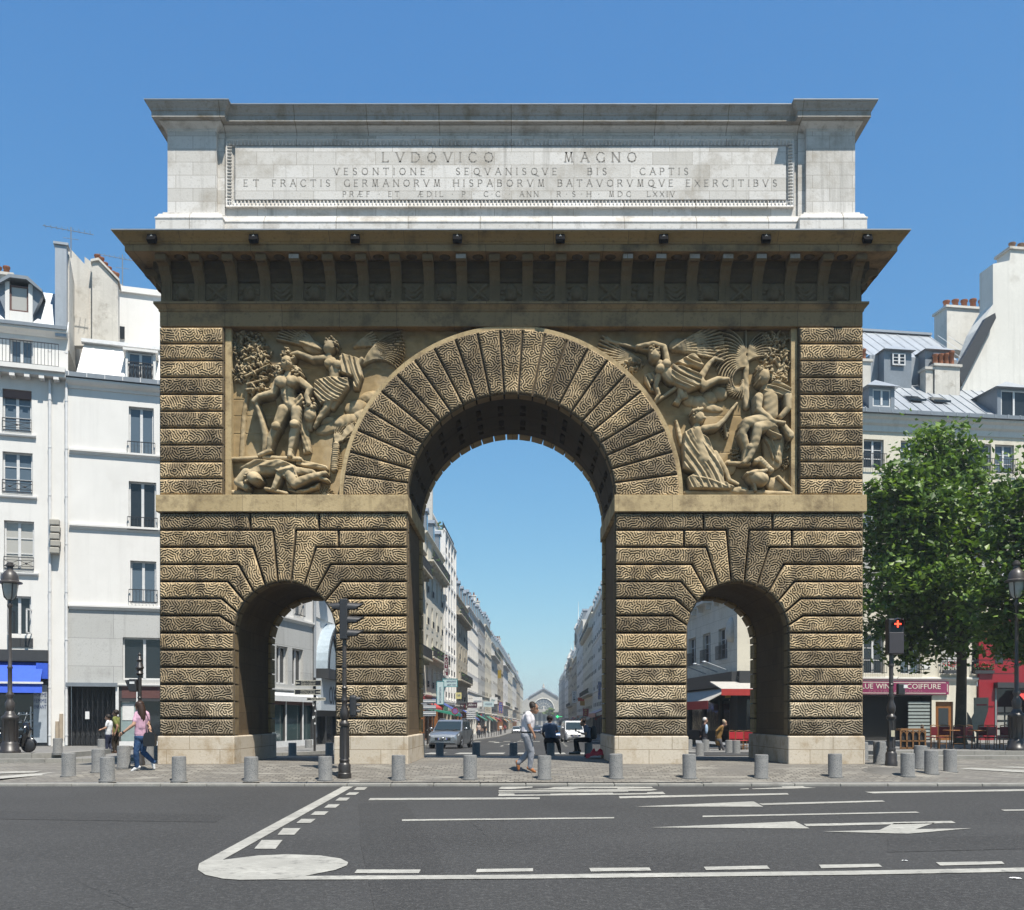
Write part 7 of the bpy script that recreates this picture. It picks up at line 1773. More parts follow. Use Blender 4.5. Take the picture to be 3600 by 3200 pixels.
# ---- the two big street lamps
def lamp(label, x, D, z, H):
 s = H / 6.6; t = thing('street_lamp', label, 'street lamp', (x, D - 26, z), 0, 'ornate street lamps at the picture sides')
 q = MB(); q.lathe([(.36 * s, 0), (.36 * s, .10 * s), (.31 * s, .13 * s), (.31 * s, .32 * s), (.27 * s, .36 * s), (.25 * s, .42 * s), (.26 * s, 1.12 * s), (.30 * s, 1.17 * s), (.30 * s, 1.25 * s), (.20 * s, 1.32 * s), (.17 * s, 1.38 * s)], 8)
 for k in range(8): a_ = math.pi / 8 + 2 * math.pi * k / 8; q.box(.0, .0, .0, .0, 0, 0) if False else q.tube([(.25 * s * math.cos(a_), .25 * s * math.sin(a_), .42 * s), (.25 * s * math.cos(a_), .25 * s * math.sin(a_), 1.12 * s)], .02 * s, 4)
 q.build('base', M['castiron'], t)
 q = MB(); q.lathe([(.17 * s, 1.36 * s), (.12 * s, 1.45 * s), (.15 * s, 1.55 * s), (.16 * s, 1.72 * s), (.10 * s, 1.82 * s), (.085 * s, 1.9 * s), (.13 * s, 1.98 * s), (.13 * s, 2.04 * s), (.075 * s, 2.12 * s), (.07 * s, 2.9 * s), (.09 * s, 2.93 * s), (.09 * s, 2.98 * s), (.062 * s, 3.02 * s), (.05 * s, 5.0 * s), (.08 * s, 5.05 * s), (.09 * s, 5.12 * s), (.05 * s, 5.2 * s), (.06 * s, 5.3 * s)], 14); q.build('pole', M['castgrey'], t, sharp=40)
 q = MB(); q.lathe([(.10 * s, 5.3 * s), (.17 * s, 5.38 * s), (.23 * s, 5.6 * s), (.25 * s, 5.86 * s)], 16); q.build('lantern_glass', plain('milky lantern glass', (.45, .48, .46), .12, spec=.8), t)
 q = MB()
 for k in range(4): a_ = math.pi / 4 + math.pi / 2 * k; q.tube([(.09 * s * math.cos(a_), .09 * s * math.sin(a_), 5.28 * s), (.19 * s * math.cos(a_), .19 * s * math.sin(a_), 5.38 * s), (.265 * s * math.cos(a_), .265 * s * math.sin(a_), 5.86 * s)], .02 * s, 5)
 q.lathe([(.25 * s, 5.84 * s), (.40 * s, 5.86 * s), (.40 * s, 5.90 * s), (.29 * s, 5.95 * s), (.27 * s, 6.12 * s), (.20 * s, 6.24 * s), (.11 * s, 6.32 * s), (.10 * s, 6.42 * s), (.15 * s, 6.45 * s), (.15 * s, 6.5 * s), (.11 * s, 6.52 * s), (.11 * s, 6.56 * s), (.05 * s, 6.6 * s)], 16); q.build('lantern_hood', M['castgrey'], t, sharp=40)
 return t
lamp('ornate dark street lamp at the left edge in front of the blue awning', gx(35, 33.2), 33.2, .03, 6.4)
lamp('ornate dark street lamp at the right edge in front of the red shop', gx(3574, 36.8), 36.8, .0, 7.05)
# ---- fingerpost in the low left passage
D_ = 40.0; p = Vector((gx(1106, D_), D_ - 26, -.135)); fp = thing('fingerpost', 'brown post with three black direction boards to the theatres, in the low left passage', 'signpost', p)
fx = lambda x: gx(940 + x / 3.135, D_) - p.x; fz = lambda y: EYE.z - (2100 + y / 3.135 - 2525) * D_ / F - p.z
q = MB(); q.tube([(0, 0, -.02), (0, 0, fz(885))], .05, 10); q.build('post', M['castiron'], fp)
M['signblack'] = plain('black sign board', (.02, .02, .022), .4)
for i, (x0, x1, y0, y1, txt) in enumerate(((310, 600, 915, 980, ['Théâtre du Gymnase', 'Théâtre Libertés', 'Théâtre Antoine']), (305, 595, 1015, 1075, ['Théâtre Renaissance', 'Théâtre de la', 'Porte St Martin']), (440, 650, 1107, 1140, ['Passage Brady']))):
 q = MB(); q.box(fx(x0), fx(x1), -.10, -.06, fz(y1), fz(y0)); bd = q.build('direction_board', M['signblack'], fp)
 q = MB(); z0_, z1_ = fz(y1), fz(y0); e = .018
 for bx in ((fx(x0), fx(x1), z0_, z0_ + e), (fx(x0), fx(x1), z1_ - e, z1_), (fx(x0), fx(x0) + e, z0_, z1_), (fx(x1) - e, fx(x1), z0_, z1_)): q.box(bx[0], bx[1], -.106, -.10, bx[2], bx[3])
 ax = fx(x0 + 30) if i == 0 else fx(x1 - 30); sg_ = -1 if i == 0 else 1; zm = (z0_ + z1_) / 2
 q.box(ax - .08, ax + .08, -.106, -.10, zm - .012, zm + .012); q.prism([(ax + sg_ * .10, zm), (ax + sg_ * .03, zm + .05), (ax + sg_ * .03, zm - .05)], -.106, -.10); q.build('border_and_arrow', M['ivory'], bd)
 n = len(txt)
 for k, s_ in enumerate(txt): lettering(s_, .1, M['ivory'], bd, ((fx(x0) + fx(x1)) / 2, -.104, lerp(z1_, z0_, (k + .75) / (n + .5))), width=(fx(x1) - fx(x0)) * .55, height=(z1_ - z0_) / n * .55)
q = MB()
for k in range(14): a_ = random.random() * 6.28; z = random.uniform(1.0, 2.2); q.box(.052 * math.cos(a_) - .03, .052 * math.cos(a_) + .03, -.055, -.051, z, z + random.uniform(.05, .12))
q.build('stickers', M['paper'], fp)
# ---- road signs seen from behind, no parking disc, posts, planter in the street
def backsign(label, px0, px1, ys, D, posts):
 z0 = cz(D) + .13; x0, x1 = gx(px0, D), gx(px1, D); t = thing('road_sign', label, 'road sign', ((x0 + x1) / 2, D - 26, z0))
 hw = (x1 - x0) / 2
 for ya, yb in ys:
  za, zb = at(0, yb, D).z - z0, at(0, ya, D).z - z0; q = MB(); q.cbox(-hw, hw, -.04, 0, za, zb, .012); pn = q.build('panel', M['zinc'], t); q = MB(); q.box(-hw, hw, -.07, -.04, (za + zb) / 2 - .03, (za + zb) / 2 + .03); q.build('rail', M['whitep'], pn)
 zt = max(at(0, ya, D).z - z0 for ya, yb in ys)
 for fx_ in posts: q = MB(); q.tube([(fx_ * hw, .05, 0), (fx_ * hw, .05, zt)], .045, 6); q.build('post', M['castgrey'], t)
yy = lambda y: 2280 + y / 4.5425
backsign('three stacked grey road sign backs on two posts left of the silver car', 1462, 1533, [(yy(815), yy(880)), (yy(905), yy(975)), (yy(1000), yy(1082))], 66, (.2, .75))
backsign('grey slatted back of road signs on one post behind the silver car', 1640, 1672, [(yy(975 + 33 * k), yy(1004 + 33 * k)) for k in range(5)], 92, (.1,))
D_ = 76; p = at(1600, yy(1000), D_); t = thing('road_sign', 'round violet no parking sign on a thin post behind the silver car', 'road sign', (p.x, p.y, cz(D_) + .13)); zc_ = p.z - cz(D_) - .13
q = MB(); q.lathe([(.26, -.03), (.26, 0)], 20, (0, 0, zc_), 'y'); q.build('disc', plain('violet disc', (.20, .12, .33), .6), t); q = MB(); q.lathe([(.20, -.035), (.26, -.035)], 20, (0, 0, zc_), 'y'); q.build('rim', M['red'], t); q = MB(); q.tube([(0, .04, 0), (0, .04, zc_)], .035, 6); q.build('post', M['castgrey'], t)
q = MB(); q.lathe([(.04, 0), (.04, .9), (.055, .92), (.055, 1.0), (0, 1.04)], 8); pm = q.mesh('pavement_post', M['castiron'])
for i in range(14):
 D_ = 72 + i * 7.5; o = link('pavement_post', pm, None, (kL(D_) - .45, D_ - 26, cz(D_) + .13))
 tag(o, 'thin black post in the row along the left pavement kerb', 'bollard', 'thin posts along the street kerb')
for px, D_, lab in ((1502, 62, 'short thin black post left of the silver car, the outer one'), (1513, 60, 'tall thin black post close to the silver car mirror')):
 o = link('pavement_post', pm, None, (gx(px, D_), D_ - 26, cz(D_) + .05)); tag(o, lab, 'bollard', 'thin posts along the street kerb')
D_ = 84; x = kL(D_) - .9; t = thing('potted_plant', 'bushy potted plant on the left pavement beside the silver car', 'plant', (x, D_ - 26, cz(D_) + .13))
q = MB(); q.lathe([(.22, 0), (.30, .55), (.33, .57), (.33, .63), (.28, .63)], 14); q.build('pot', M['terracotta'], t)
q = MB()
for k in range(220):
 a_, e_, r_ = random.random() * 6.28, random.random() * 1.3, random.uniform(.2, .75); c_ = Vector((r_ * math.cos(a_) * math.cos(e_) * .7, r_ * math.sin(a_) * math.cos(e_) * .7, .7 + r_ * math.sin(e_) * 1.5)); d_ = Vector((random.uniform(-1, 1), random.uniform(-1, 1), random.uniform(-.2, 1))).normalized() * .11; s_ = d_.cross(Vector((random.random(), .3, random.random()))).normalized() * .04
 q.add([c_ - d_, c_ + s_, c_ + d_, c_ - s_], [(0, 1, 2, 3)])
q.build('foliage', M['leaf1'], t)
# ---- red cloth and bottle on the ground inside the arch
p0 = Vector((gx(2106, 29.6), 29.6 - 26, .0)); q = MB(); nx_, ny_ = 26, 18; r_ = np.random.default_rng(4)
hh = r_.normal(0, 1, (ny_, nx_))
for _ in range(3): hh = (hh + np.roll(hh, 1, 0) + np.roll(hh, -1, 0) + np.roll(hh, 1, 1) + np.roll(hh, -1, 1)) / 5
vs = []
for j in range(ny_):
 for i in range(nx_):
  u, v = i / (nx_ - 1) * 2 - 1, j / (ny_ - 1) * 2 - 1; e = max(0, 1 - (u * u + v * v) * .55)
  vs.append((u * .40 + hh[j, i] * .05, v * .45 + hh[(j + 5) % ny_, i] * .06, .02 + e * (.16 + .22 * abs(hh[j, i])) + max(0, u) * .06))
q.add(vs, [(j * nx_ + i, j * nx_ + i + 1, (j + 1) * nx_ + i + 1, (j + 1) * nx_ + i) for j in range(ny_ - 1) for i in range(nx_ - 1)], True)
tag(q.build('cloth', plain('red cloth', (.50, .015, .03), .9), None, p0), 'crumpled red cloth lying against the right pier inside the tall passage', 'blanket')
q = MB(); q.lathe([(.0, -.12), (.04, -.12), (.042, .05), (.018, .10), (.016, .17), (0, .17)], 12, (0, 0, .045), 'x'); q.lathe([(0, -.1), (.05, -.1), (.05, .1), (0, .1)], 10, (.16, .06, .05), 'x')
tag(q.build('bottle', plain('dark green bottle', (.01, .03, .015), .15), None, (gx(2013, 32.5), 6.5, .0)), 'dark bottle lying on the setts in the arch shadow', 'bottle')
# ---- café terrace: chairs, tables, planter, menu board
M['rattan'] = mat('rattan', (.26, .13, .05), .6, .3, 30); M['chairred'] = plain('dark red chair cane', (.14, .012, .016), .5); M['chairbright'] = plain('bright red chair cane', (.42, .02, .03), .45)
def chair(label, x, y, z, rz, seatm, group):
 t = thing('cafe_chair', label, 'chair', (x, y, z), rz, group)
 q = MB(); q.cbox(-.21, .21, -.2, .22, .43, .47, .015); q.build('seat', seatm, t)
 q = MB(); q.cbox(-.2, .2, .20, .225, .52, .86, .01); q.build('backrest', seatm, t)
 for sx_, sy_ in ((-1, -1), (1, -1), (-1, 1), (1, 1)):
  q = MB(); q.tube([(sx_ * .21, sy_ * .2 + .01, 0), (sx_ * .2, sy_ * .2 + .01, .45)] + ([(sx_ * .2, .22, .9)] if sy_ > 0 else []), .016, 6); q.build('leg', M['rattan'], t)
 q = MB(); q.tube([(-.2, .22, .9), (0, .235, .93), (.2, .22, .9)], .016, 6); q.tube([(-.2, -.2, .2), (.2, -.2, .2)], .01, 5); q.tube([(-.2, .2, .2), (.2, .2, .2)], .01, 5); q.build('frame', M['rattan'], t); return t
GC = 'café chairs on the right terrace'
cl = [(3300, 38.6, .5, 'dark red café chair next to the rattan planter'), (3322, 39.4, 2.6, 'dark red café chair turned away, left of the wooden table'), (3372, 38.9, -.4, 'dark red café chair right of the small wooden table'), (3418, 38.5, .3, 'dark red café chair in front of the red pilaster'),
 (3452, 39.2, 3.0, 'dark red café chair facing the shop, before the menu board'), (3500, 38.4, .2, 'dark red café chair left of the street lamp base'), (3535, 39.0, -.5, 'dark red café chair half behind the street lamp base'), (3262, 39.8, 1.4, 'dark red café chair close to the rattan planter end')]
for px, D_, rz, lab in cl: chair(lab, gx(px, D_), D_ - 26, .0, rz, M['chairred'], GC)
for px, D_, rz, lab in ((2585, 48.5, .6, 'bright red café chair behind the broad pale bollard'), (2606, 48.2, .2, 'bright red café chair in the middle of the low right passage group'), (2628, 48.8, -.4, 'bright red café chair at the dark edge of the low right passage')): chair(lab, gx(px, D_), D_ - 26, -.34, rz, M['chairbright'], 'bright red chairs seen through the low right passage')
def table(label, x, y, z):
 t = thing('cafe_table', label, 'table', (x, y, z)); q = MB(); q.lathe([(0, .70), (.31, .70), (.32, .72), (.31, .74), (0, .74)], 20); q.build('tabletop', M['wood'], t); q = MB(); q.lathe([(.03, 0), (.03, .70)], 8); q.build('stem', M['iron'], t); q = MB(); q.lathe([(.22, 0), (.20, .03), (.03, .06)], 12); q.build('foot', M['iron'], t)
table('small round wooden café table between two dark red chairs', gx(3345, 38.7), 12.7, 0); table('small round wooden café table near the red pilaster', gx(3435, 38.2), 12.2, 0); table('round café table beside the bright red chairs', gx(2598, 49.4), 23.4, -.34)
D_ = 38.2; t = thing('rattan_screen', 'long rattan terrace screen with arched panels at the right', 'screen', (gx(3165, D_), D_ - 26, 0)); wq = gx(3252, D_) - gx(3165, D_)
q = MB(); q.box(0, wq, -.05, .45, .72, .8); q.build('top', M['rattan'], t); q = MB()
for k in range(5): x = wq * k / 4; q.box(x - .025, x + .025, -.05, 0, 0, .72)
q.box(0, wq, -.05, 0, .3, .34); q.box(0, wq, -.05, 0, .02, .07)
for k in range(4): q.tube([(wq * (k + .5) / 4 + wq * .1 * math.cos(a_), -.03, .55 + .13 * math.sin(a_)) for a_ in np.linspace(0, math.pi, 9)], .015, 5)
q.build('frame', M['rattan'], t); q = MB(); q.box(.02, wq - .02, .02, .04, .05, .7); q.build('back_panel', M['dark'], t)
D_ = 41; t = thing('menu_board', 'tall beige menu board with a wavy side in front of the red pilaster', 'menu board', (gx(3440, D_), D_ - 26, 0)); q = MB(); q.prism([(-.25, .75), (.15, .35), (.22, 1.0), (.38, 1.5), (.40, 2.05), (-.20, 2.05), (-.20, 1.4), (-.30, 1.2)], -.04, .0); q.build('board', plain('beige board', (.36, .32, .25), .6), t); q = MB(); q.box(-.1, .32, -.05, -.04, 1.72, 1.78); q.build('red_line', M['red'], t); q = MB(); q.prism([(-.45, .3), (-.12, .2), (-.18, .75), (-.3, 1.2), (-.45, 1.45)], .02, .06); q.build('rear_board', plain('dark beige board', (.2, .17, .13), .6), t)
# ---- scooter at the left edge
p = Vector((gx(40, 33.6), 7.6, .03)); sc_ = thing('scooter', 'black scooter parked by the left street lamp', 'scooter', p, R(8))
q = MB(); q.lathe([(.0, -.06), (.2, -.06), (.24, -.03), (.24, .03), (.2, .06), (0, .06)], 18, (.55, 0, .24), 'y'); w1 = q.build('front_wheel', M['iron'], sc_); q = MB(); q.lathe([(0, -.07), (.2, -.07), (.24, -.03), (.24, .03), (.2, .07), (0, .07)], 18, (-.65, 0, .24), 'y'); q.build('rear_wheel', M['iron'], sc_)
M['gloss'] = plain('glossy black paint', (.012, .012, .014), .15, coat=.5)
q = MB()
q.rings([[(x + dx, y, z) for x, z, y in ((.30, .22, -w_), (.30, .22, w_), (.46, .75, w_ * 1.1), (.40, 1.02, w_ * .5), (.40, 1.02, -w_ * .5), (.46, .75, -w_ * 1.1))] for dx, w_ in ((0, .2), (.1, .22), (.16, .1))], True, True, True); q.build('leg_shield', M['gloss'], sc_)
q = MB(); q.rings([[(x, -w_, z0_), (x, w_, z0_), (x, w_ * 1.1, z1_ * .9), (x, w_ * .6, z1_), (x, -w_ * .6, z1_), (x, -w_ * 1.1, z1_ * .9)] for x, w_, z0_, z1_ in ((-.95, .08, .5, .72), (-.7, .17, .3, .76), (-.3, .18, .22, .74), (-.1, .17, .2, .55), (.1, .17, .2, .32), (.34, .17, .2, .32))], True, True, True); q.build('body_shell', M['gloss'], sc_)
q = MB(); q.cbox(-.9, -.12, -.16, .16, .74, .85, .05); q.build('seat', M['iron'], sc_)
q = MB(); q.tube([(.42, 0, .95), (.36, 0, 1.08)], .04, 8); q.tube([(.3, -.33, 1.07), (.36, 0, 1.08), (.3, .33, 1.07)], .018, 6); q.build('handlebar', M['iron'], sc_)
for s_ in (-1, 1): q = MB(); q.tube([(.33, s_ * .26, 1.07), (.36, s_ * .34, 1.26)], .008, 5); q.lathe([(0, 0), (.06, 0), (.06, .02), (0, .02)], 12, (.36, s_ * .36, 1.3), 'x'); q.build('mirror', M['zinc'], sc_)
q = MB(); q.ball((.56, 0, .86), .05, .09, .07, 10); q.build('headlight', M['lensoff'], sc_); q = MB(); q.lathe([(0, -.05), (.27, -.05), (.29, 0), (.27, .05)], 14, (.55, 0, .24), 'y', True, 0, math.pi); q.build('mudguard', M['gloss'], sc_)

p = drop(3110, 2712, 23, 30); q = MB(); q.lathe([(0, .004), (.42, .004), (.44, -.02)], 28, (0, 0, .012)); q.lathe([(.46, .0), (.52, .006), (.56, -.02)], 28, (0, 0, .012))
o = q.build('manhole_cover', plain('worn iron cover', (.13, .122, .108), .7), None, p); tag(o, 'round iron manhole cover on the setts left of the right bollard cluster', 'manhole cover'); o.rotation_euler.x = .118 if abs(p.x) < 9.6 else .03

# ================================================================== TREES
M['bark'] = mat('plane tree bark', (.10, .085, .06), .95, .3, 3, dirt=(.18, .16, .11), ds=2, bmp=.5, bs=12)
def leafmat(name, c):
 m, nt, b = nodes(name); c = kc(c); b.inputs['Base Color'].default_value = c + (1,); b.inputs['Roughness'].default_value = .45; b.inputs['Specular IOR Level'].default_value = .45
 tr = nt.nodes.new('ShaderNodeBsdfTranslucent'); tr.inputs[0].default_value = (c[0] * 1.5, c[1] * 1.6, c[2] * .8, 1); mx = nt.nodes.new('ShaderNodeMixShader'); mx.inputs[0].default_value = .28
 nt.links.new(b.outputs[0], mx.inputs[1]); nt.links.new(tr.outputs[0], mx.inputs[2]); nt.links.new(mx.outputs[0], nt.nodes['Material Output'].inputs[0]); return m
LV = [leafmat('leaf dark', (.055, .108, .015)), leafmat('leaf mid', (.10, .178, .022)), leafmat('leaf light', (.17, .265, .038))]
def crown(name, blobs, n, size, parent, base, seed=1):
 r_ = np.random.default_rng(seed); wts = np.array([b[1] ** 2 * b[2] for b in blobs]); wts = wts / wts.sum(); V = []; Fc = []; Mi = []
 for bi, (c, rx, rz) in enumerate(blobs):
  k = int(n * wts[bi]); ncl = max(4, k // 26)
  for cidx in range(ncl):
   d = r_.normal(size=3); d /= np.linalg.norm(d); rad = r_.random() ** .42
   cc = np.array([c[0] + d[0] * rx * rad, c[1] + d[1] * rx * rad, c[2] + d[2] * rz * rad]); tone = r_.random(); cr = r_.uniform(.22, .55)
   for j in range(26):
    p = cc + r_.normal(size=3) * cr * np.array([1, 1, .55]); nrm = r_.normal(size=3) * .75 + np.array([0, -.15, 1.0]); nrm /= np.linalg.norm(nrm)
    t = np.cross(nrm, r_.normal(size=3)); t /= np.linalg.norm(t) + 1e-9; b_ = np.cross(nrm, t); s = size * r_.uniform(.6, 1.3)
    i0 = len(V); V += [p - t * s, p - t * s * .25 + b_ * s * .62 - nrm * s * .12, p + t * s, p - t * s * .25 - b_ * s * .62 - nrm * s * .12]
    Fc.append((i0, i0 + 1, i0 + 2, i0 + 3)); Mi.append(0 if tone < .35 else (2 if tone > .74 else 1)) if r_.random() < .8 else Mi.append(int(r_.integers(0, 3)))
 me = bpy.data.meshes.new(name); me.from_pydata([tuple(v - base) for v in V], [], Fc)
 for m in LV: me.materials.append(m)
 me.polygons.foreach_set('material_index', Mi); me.update(); return link(name, me, parent)
def tree(label, base, blobs, trunk_r, n, size, seed, forks, group):
 t = thing('plane_tree', label, 'tree', base, 0, group); bv = np.array(base); rr = random.Random(seed)
 q = MB(); top = Vector(forks[0]) - Vector(base); pts = [Vector((0, 0, -.1)), Vector((0, 0, .25))] + [top * k + Vector((rr.uniform(-.05, .05), rr.uniform(-.05, .05), 0)) for k in (.3, .6, .85, 1)]
 q.tube(pts, [trunk_r * 1.5, trunk_r * 1.15, trunk_r, trunk_r * .93, trunk_r * .88, trunk_r * .8], 12)
 for c, rx, rz in blobs:
  e = Vector(c) - Vector(base); s = top * rr.uniform(.82, 1.0); mid = s.lerp(e, .5) + Vector((rr.uniform(-.3, .3), rr.uniform(-.3, .3), rr.uniform(.1, .5)))
  q.tube([s, mid, e], [trunk_r * .45, trunk_r * .28, trunk_r * .1], 7)
  for k in range(4):
   d = Vector((rr.uniform(-1, 1), rr.uniform(-1, 1), rr.uniform(-.3, 1))).normalized() * rx * .8; q.tube([mid.lerp(e, rr.uniform(.3, 1)), e + d], [trunk_r * .13, trunk_r * .04], 5)
 q.build('trunk', M['bark'], t); crown('crown', [(np.array(c), rx, rz) for c, rx, rz in blobs], n, size, t, bv, seed); return t
GT = 'plane trees on the right pavement'
DT = 45.0; sT = DT / F
def bl(px, py, r_px, dy=0, fz=1.0): p = at(px, py, DT + dy); return ((p.x, p.y, p.z), r_px * (DT + dy) / F, r_px * (DT + dy) / F * fz)
base1 = (gx(3376, DT), DT - 26, -.0)
tree('big leafy plane tree between the arch and the red shop front', base1,
 [bl(3300, 1600, 120, 0, 1.05), bl(3180, 1760, 140, -.8), bl(3390, 1720, 120, 1), bl(3270, 1800, 150, -1.5), bl(3120, 1950, 125, .5), bl(3230, 2010, 140, -2), bl(3380, 1930, 130, 1.5), bl(3460, 1790, 80, 0), bl(3110, 2150, 115, -.5), bl(3240, 2180, 120, 1), bl(3380, 2120, 130, -1), bl(3330, 2280, 75, -1), bl(3180, 2300, 70, 0), bl(3085, 1830, 75, 1), bl(3450, 2200, 90, 1), bl(3300, 2050, 120, 2)],
 .24, 26000, .155, 5, [at(3382, 2260, DT)], GT)
DT2 = 39.5; DT = DT2; base2 = (gx(3810, DT2), DT2 - 26, 0)
tree('second plane tree with branches hanging in at the right edge', base2,
 [bl(3590, 1690, 90, 0), bl(3560, 1850, 90, 0), bl(3640, 1950, 140, 1), bl(3540, 2040, 80, -1), bl(3600, 2160, 90, 0), bl(3720, 1800, 170, 0), bl(3760, 2050, 170, 1), bl(3540, 2230, 75, 0), bl(3485, 2130, 90, 0), bl(3560, 2270, 85, .5), bl(3505, 1960, 80, 0), bl(3640, 2250, 100, 0), bl(3880, 1850, 160, -1), bl(3800, 1600, 130, 0), bl(3800, 1950, 170, -2.5), bl(3980, 2050, 170, -2), bl(3760, 2150, 150, -3), bl(3900, 1700, 180, -3)],  # unseen outer crown masses added to shade the terrace and red shop
 .22, 30000, .145, 9, [at(3800, 2250, DT2)], GT)
DT = 585
base3 = (gx(1800, DT), DT - 26, cz(DT));
tree('small far green tree beside the station, left of its gable', base3, [bl(1797, 2475, 11), bl(1806, 2490, 10), bl(1802, 2465, 8)], .4, 900, .7, 12, [at(1800, 2500, DT)], 'far trees by the station')
base4 = (gx(1932, DT), DT - 26, cz(DT))
tree('small far green tree in front of the station, right side', base4, [bl(1932, 2500, 11), bl(1922, 2506, 9), bl(1940, 2508, 8)], .4, 900, .7, 13, [at(1931, 2520, DT)], 'far trees by the station')

# ================================================================== PEOPLE
def clothmat(name, c, fold=.5):
 m, nt, b = nodes(name); tc = nt.nodes.new('ShaderNodeTexCoord').outputs['Object']; c = kc(c)
 o = mixc(nt, ramp(nt, noise(nt, tc, 9, 4), .3, .7), c, tuple(x * .78 for x in c)); nt.links.new(o, b.inputs['Base Color']); b.inputs['Roughness'].default_value = .9; b.inputs['Specular IOR Level'].default_value = .15
 bump(nt, b, noise(nt, mapped(nt, tc, 1, 1, .6), 13, 3), fold, .03); return m
SK = lambda n, c: mat(n, c, .6, .08, 8, spec=.35)
M['skin'] = SK('skin', (.46, .27, .18)); M['skin_tan'] = SK('tanned skin', (.34, .185, .115)); M['hair_dark'] = mat('dark brown hair', (.025, .017, .012), .6, .3, 30); M['hair_grey'] = mat('white hair', (.6, .58, .54), .7, .2, 30); M['hair_brown'] = mat('long brown hair', (.05, .025, .015), .5, .4, 40); M['hair_sandy'] = mat('grey blond hair', (.42, .34, .24), .7, .2, 30)
M['eye'] = plain('dark eye', (.015, .012, .01), .3)
def person(label, conv, D, zf, J, mats, face, hair=None, hs=1.0, vox=.011, group=None, jac=0, long_sleeve=False, long_hair=None, sit=False, bulk=1.0):
 """one continuous remeshed body; J gives joints as seen (u, v) plus a depth offset; mats = skin, top, trousers, shoes, belt"""
 def P(k):
  u, v, dy = J[k]; p = at(*conv(u, v), D + dy); return p
 foot = P('base'); base = Vector((foot.x, D - 26, zf));
 p = {k: P(k) - base for k in J if k != 'base'}
 caps = []   # (a, b, ra, rb, material)
 def C(a, b, ra, rb, m): k_ = bulk if m in (1, 2, 4) else 1; caps.append((Vector(a), Vector(b), ra * hs * k_, rb * hs * k_, m))
 face = Vector(face).normalized(); up = Vector((0, 0, 1)); side = face.cross(up).normalized()
 hd = p['head']; h_ = hs
 C(hd + up * .025 * h_, hd + up * .03 * h_, .098, .098, 0); C(hd + up * .03 * h_ - face * .025 * h_, hd + up * .03 * h_ - face * .03 * h_, .095, .095, 0); C(hd - up * .05 * h_ + face * .03 * h_, hd - up * .085 * h_ + face * .045 * h_, .07, .045, 0)
 C(hd + face * .095 * h_ + up * .012 * h_, hd + face * .118 * h_ - up * .022 * h_, .013, .018, 0)      # nose
 C(hd + face * .082 * h_ - up * .058 * h_ + side * .02 * h_, hd + face * .082 * h_ - up * .058 * h_ - side * .02 * h_, .017, .017, 0)   # lips
 for s_ in (-1, 1): C(hd + side * s_ * .092 * h_ - face * .01 * h_ + up * .015 * h_, hd + side * s_ * .092 * h_ - face * .015 * h_ - up * .03 * h_, .022, .016, 0)
 C(p['neck'] - up * .02 * h_, hd - up * .05 * h_, .06, .058, 0)
 sl, sr, hl, hr = p['sL'], p['sR'], p['hipL'], p['hipR']; ch, pv = p['chest'], p['pelvis']
 top, tr = 1, 2
 C(p['neck'] - up * .05 * h_, ch, .075, .13, top); C(sl, sr, .062, .062, top)
 for s_ in (sl, sr): C(s_.lerp(p['neck'], .35), ch.lerp(s_, .4) - up * .06 * h_, .07, .115, top)
 mid = ch.lerp(pv, .55)
 C(ch, mid, .145, .14, top); hx = (hr - hl) * .28
 for s_ in (-1, 1): C(ch + (sr - sl).normalized() * s_ * .05 * h_, mid + hx * s_, .118, .115, top); C(mid + hx * s_, pv + hx * s_ + up * .03 * h_, .118, .125, top)
 if jac: C(pv, pv - up * jac * h_, .155, .16, top)
 C(pv + hx - up * .05 * h_, pv - hx - up * .05 * h_, .128, .128, tr)
 for S, E, W, H_ in (('sL', 'eL', 'wL', 'hL'), ('sR', 'eR', 'wR', 'hR')):
  s, e, w_, h2 = p[S], p[E], p[W], p[H_]
  C(s, s.lerp(e, .62), .066 if not long_sleeve else .068, .058, top); C(s.lerp(e, .6), e, .047 if not long_sleeve else .056, .042 if not long_sleeve else .052, top if long_sleeve else 0)
  C(e, e.lerp(w_, .35), .043, .043, top if long_sleeve else 0); C(e.lerp(w_, .3), w_, .043 if not long_sleeve else .05, .028 if not long_sleeve else .04, top if long_sleeve else 0)
  d = (h2 - w_); L = max(d.length, 1e-4); d = d / L; sd = d.cross(face); sd = sd.normalized() if sd.length > .1 else side
  pm = w_ + d * .075 * h_; C(w_, pm, .027, .036, 0); C(w_ + d * .05 * h_ + sd * .012, pm + sd * .014, .024, .026, 0); C(w_ + d * .05 * h_ - sd * .012, pm - sd * .014, .024, .026, 0)
  nrm = d.cross(sd).normalized()
  for k, ln in zip((-1.5, -.5, .5, 1.5), (.062, .078, .082, .068)):
   a_ = pm + sd * k * .019 * h_; b_ = a_ + d * ln * .55 * h_; c_ = b_ + (d * .7 - face * .0 + nrm * .55) * ln * .5 * h_; C(a_, b_, .0115, .0105, 0); C(b_, c_, .0105, .009, 0)
  a_ = w_ + d * .03 * h_ - sd * .026 * h_; b_ = a_ + (d * .5 - sd * .7 + nrm * .4).normalized() * .055 * h_; C(a_, b_, .015, .0115, 0); C(b_, b_ + (d * .9 + nrm * .3).normalized() * .03 * h_, .0115, .0095, 0)
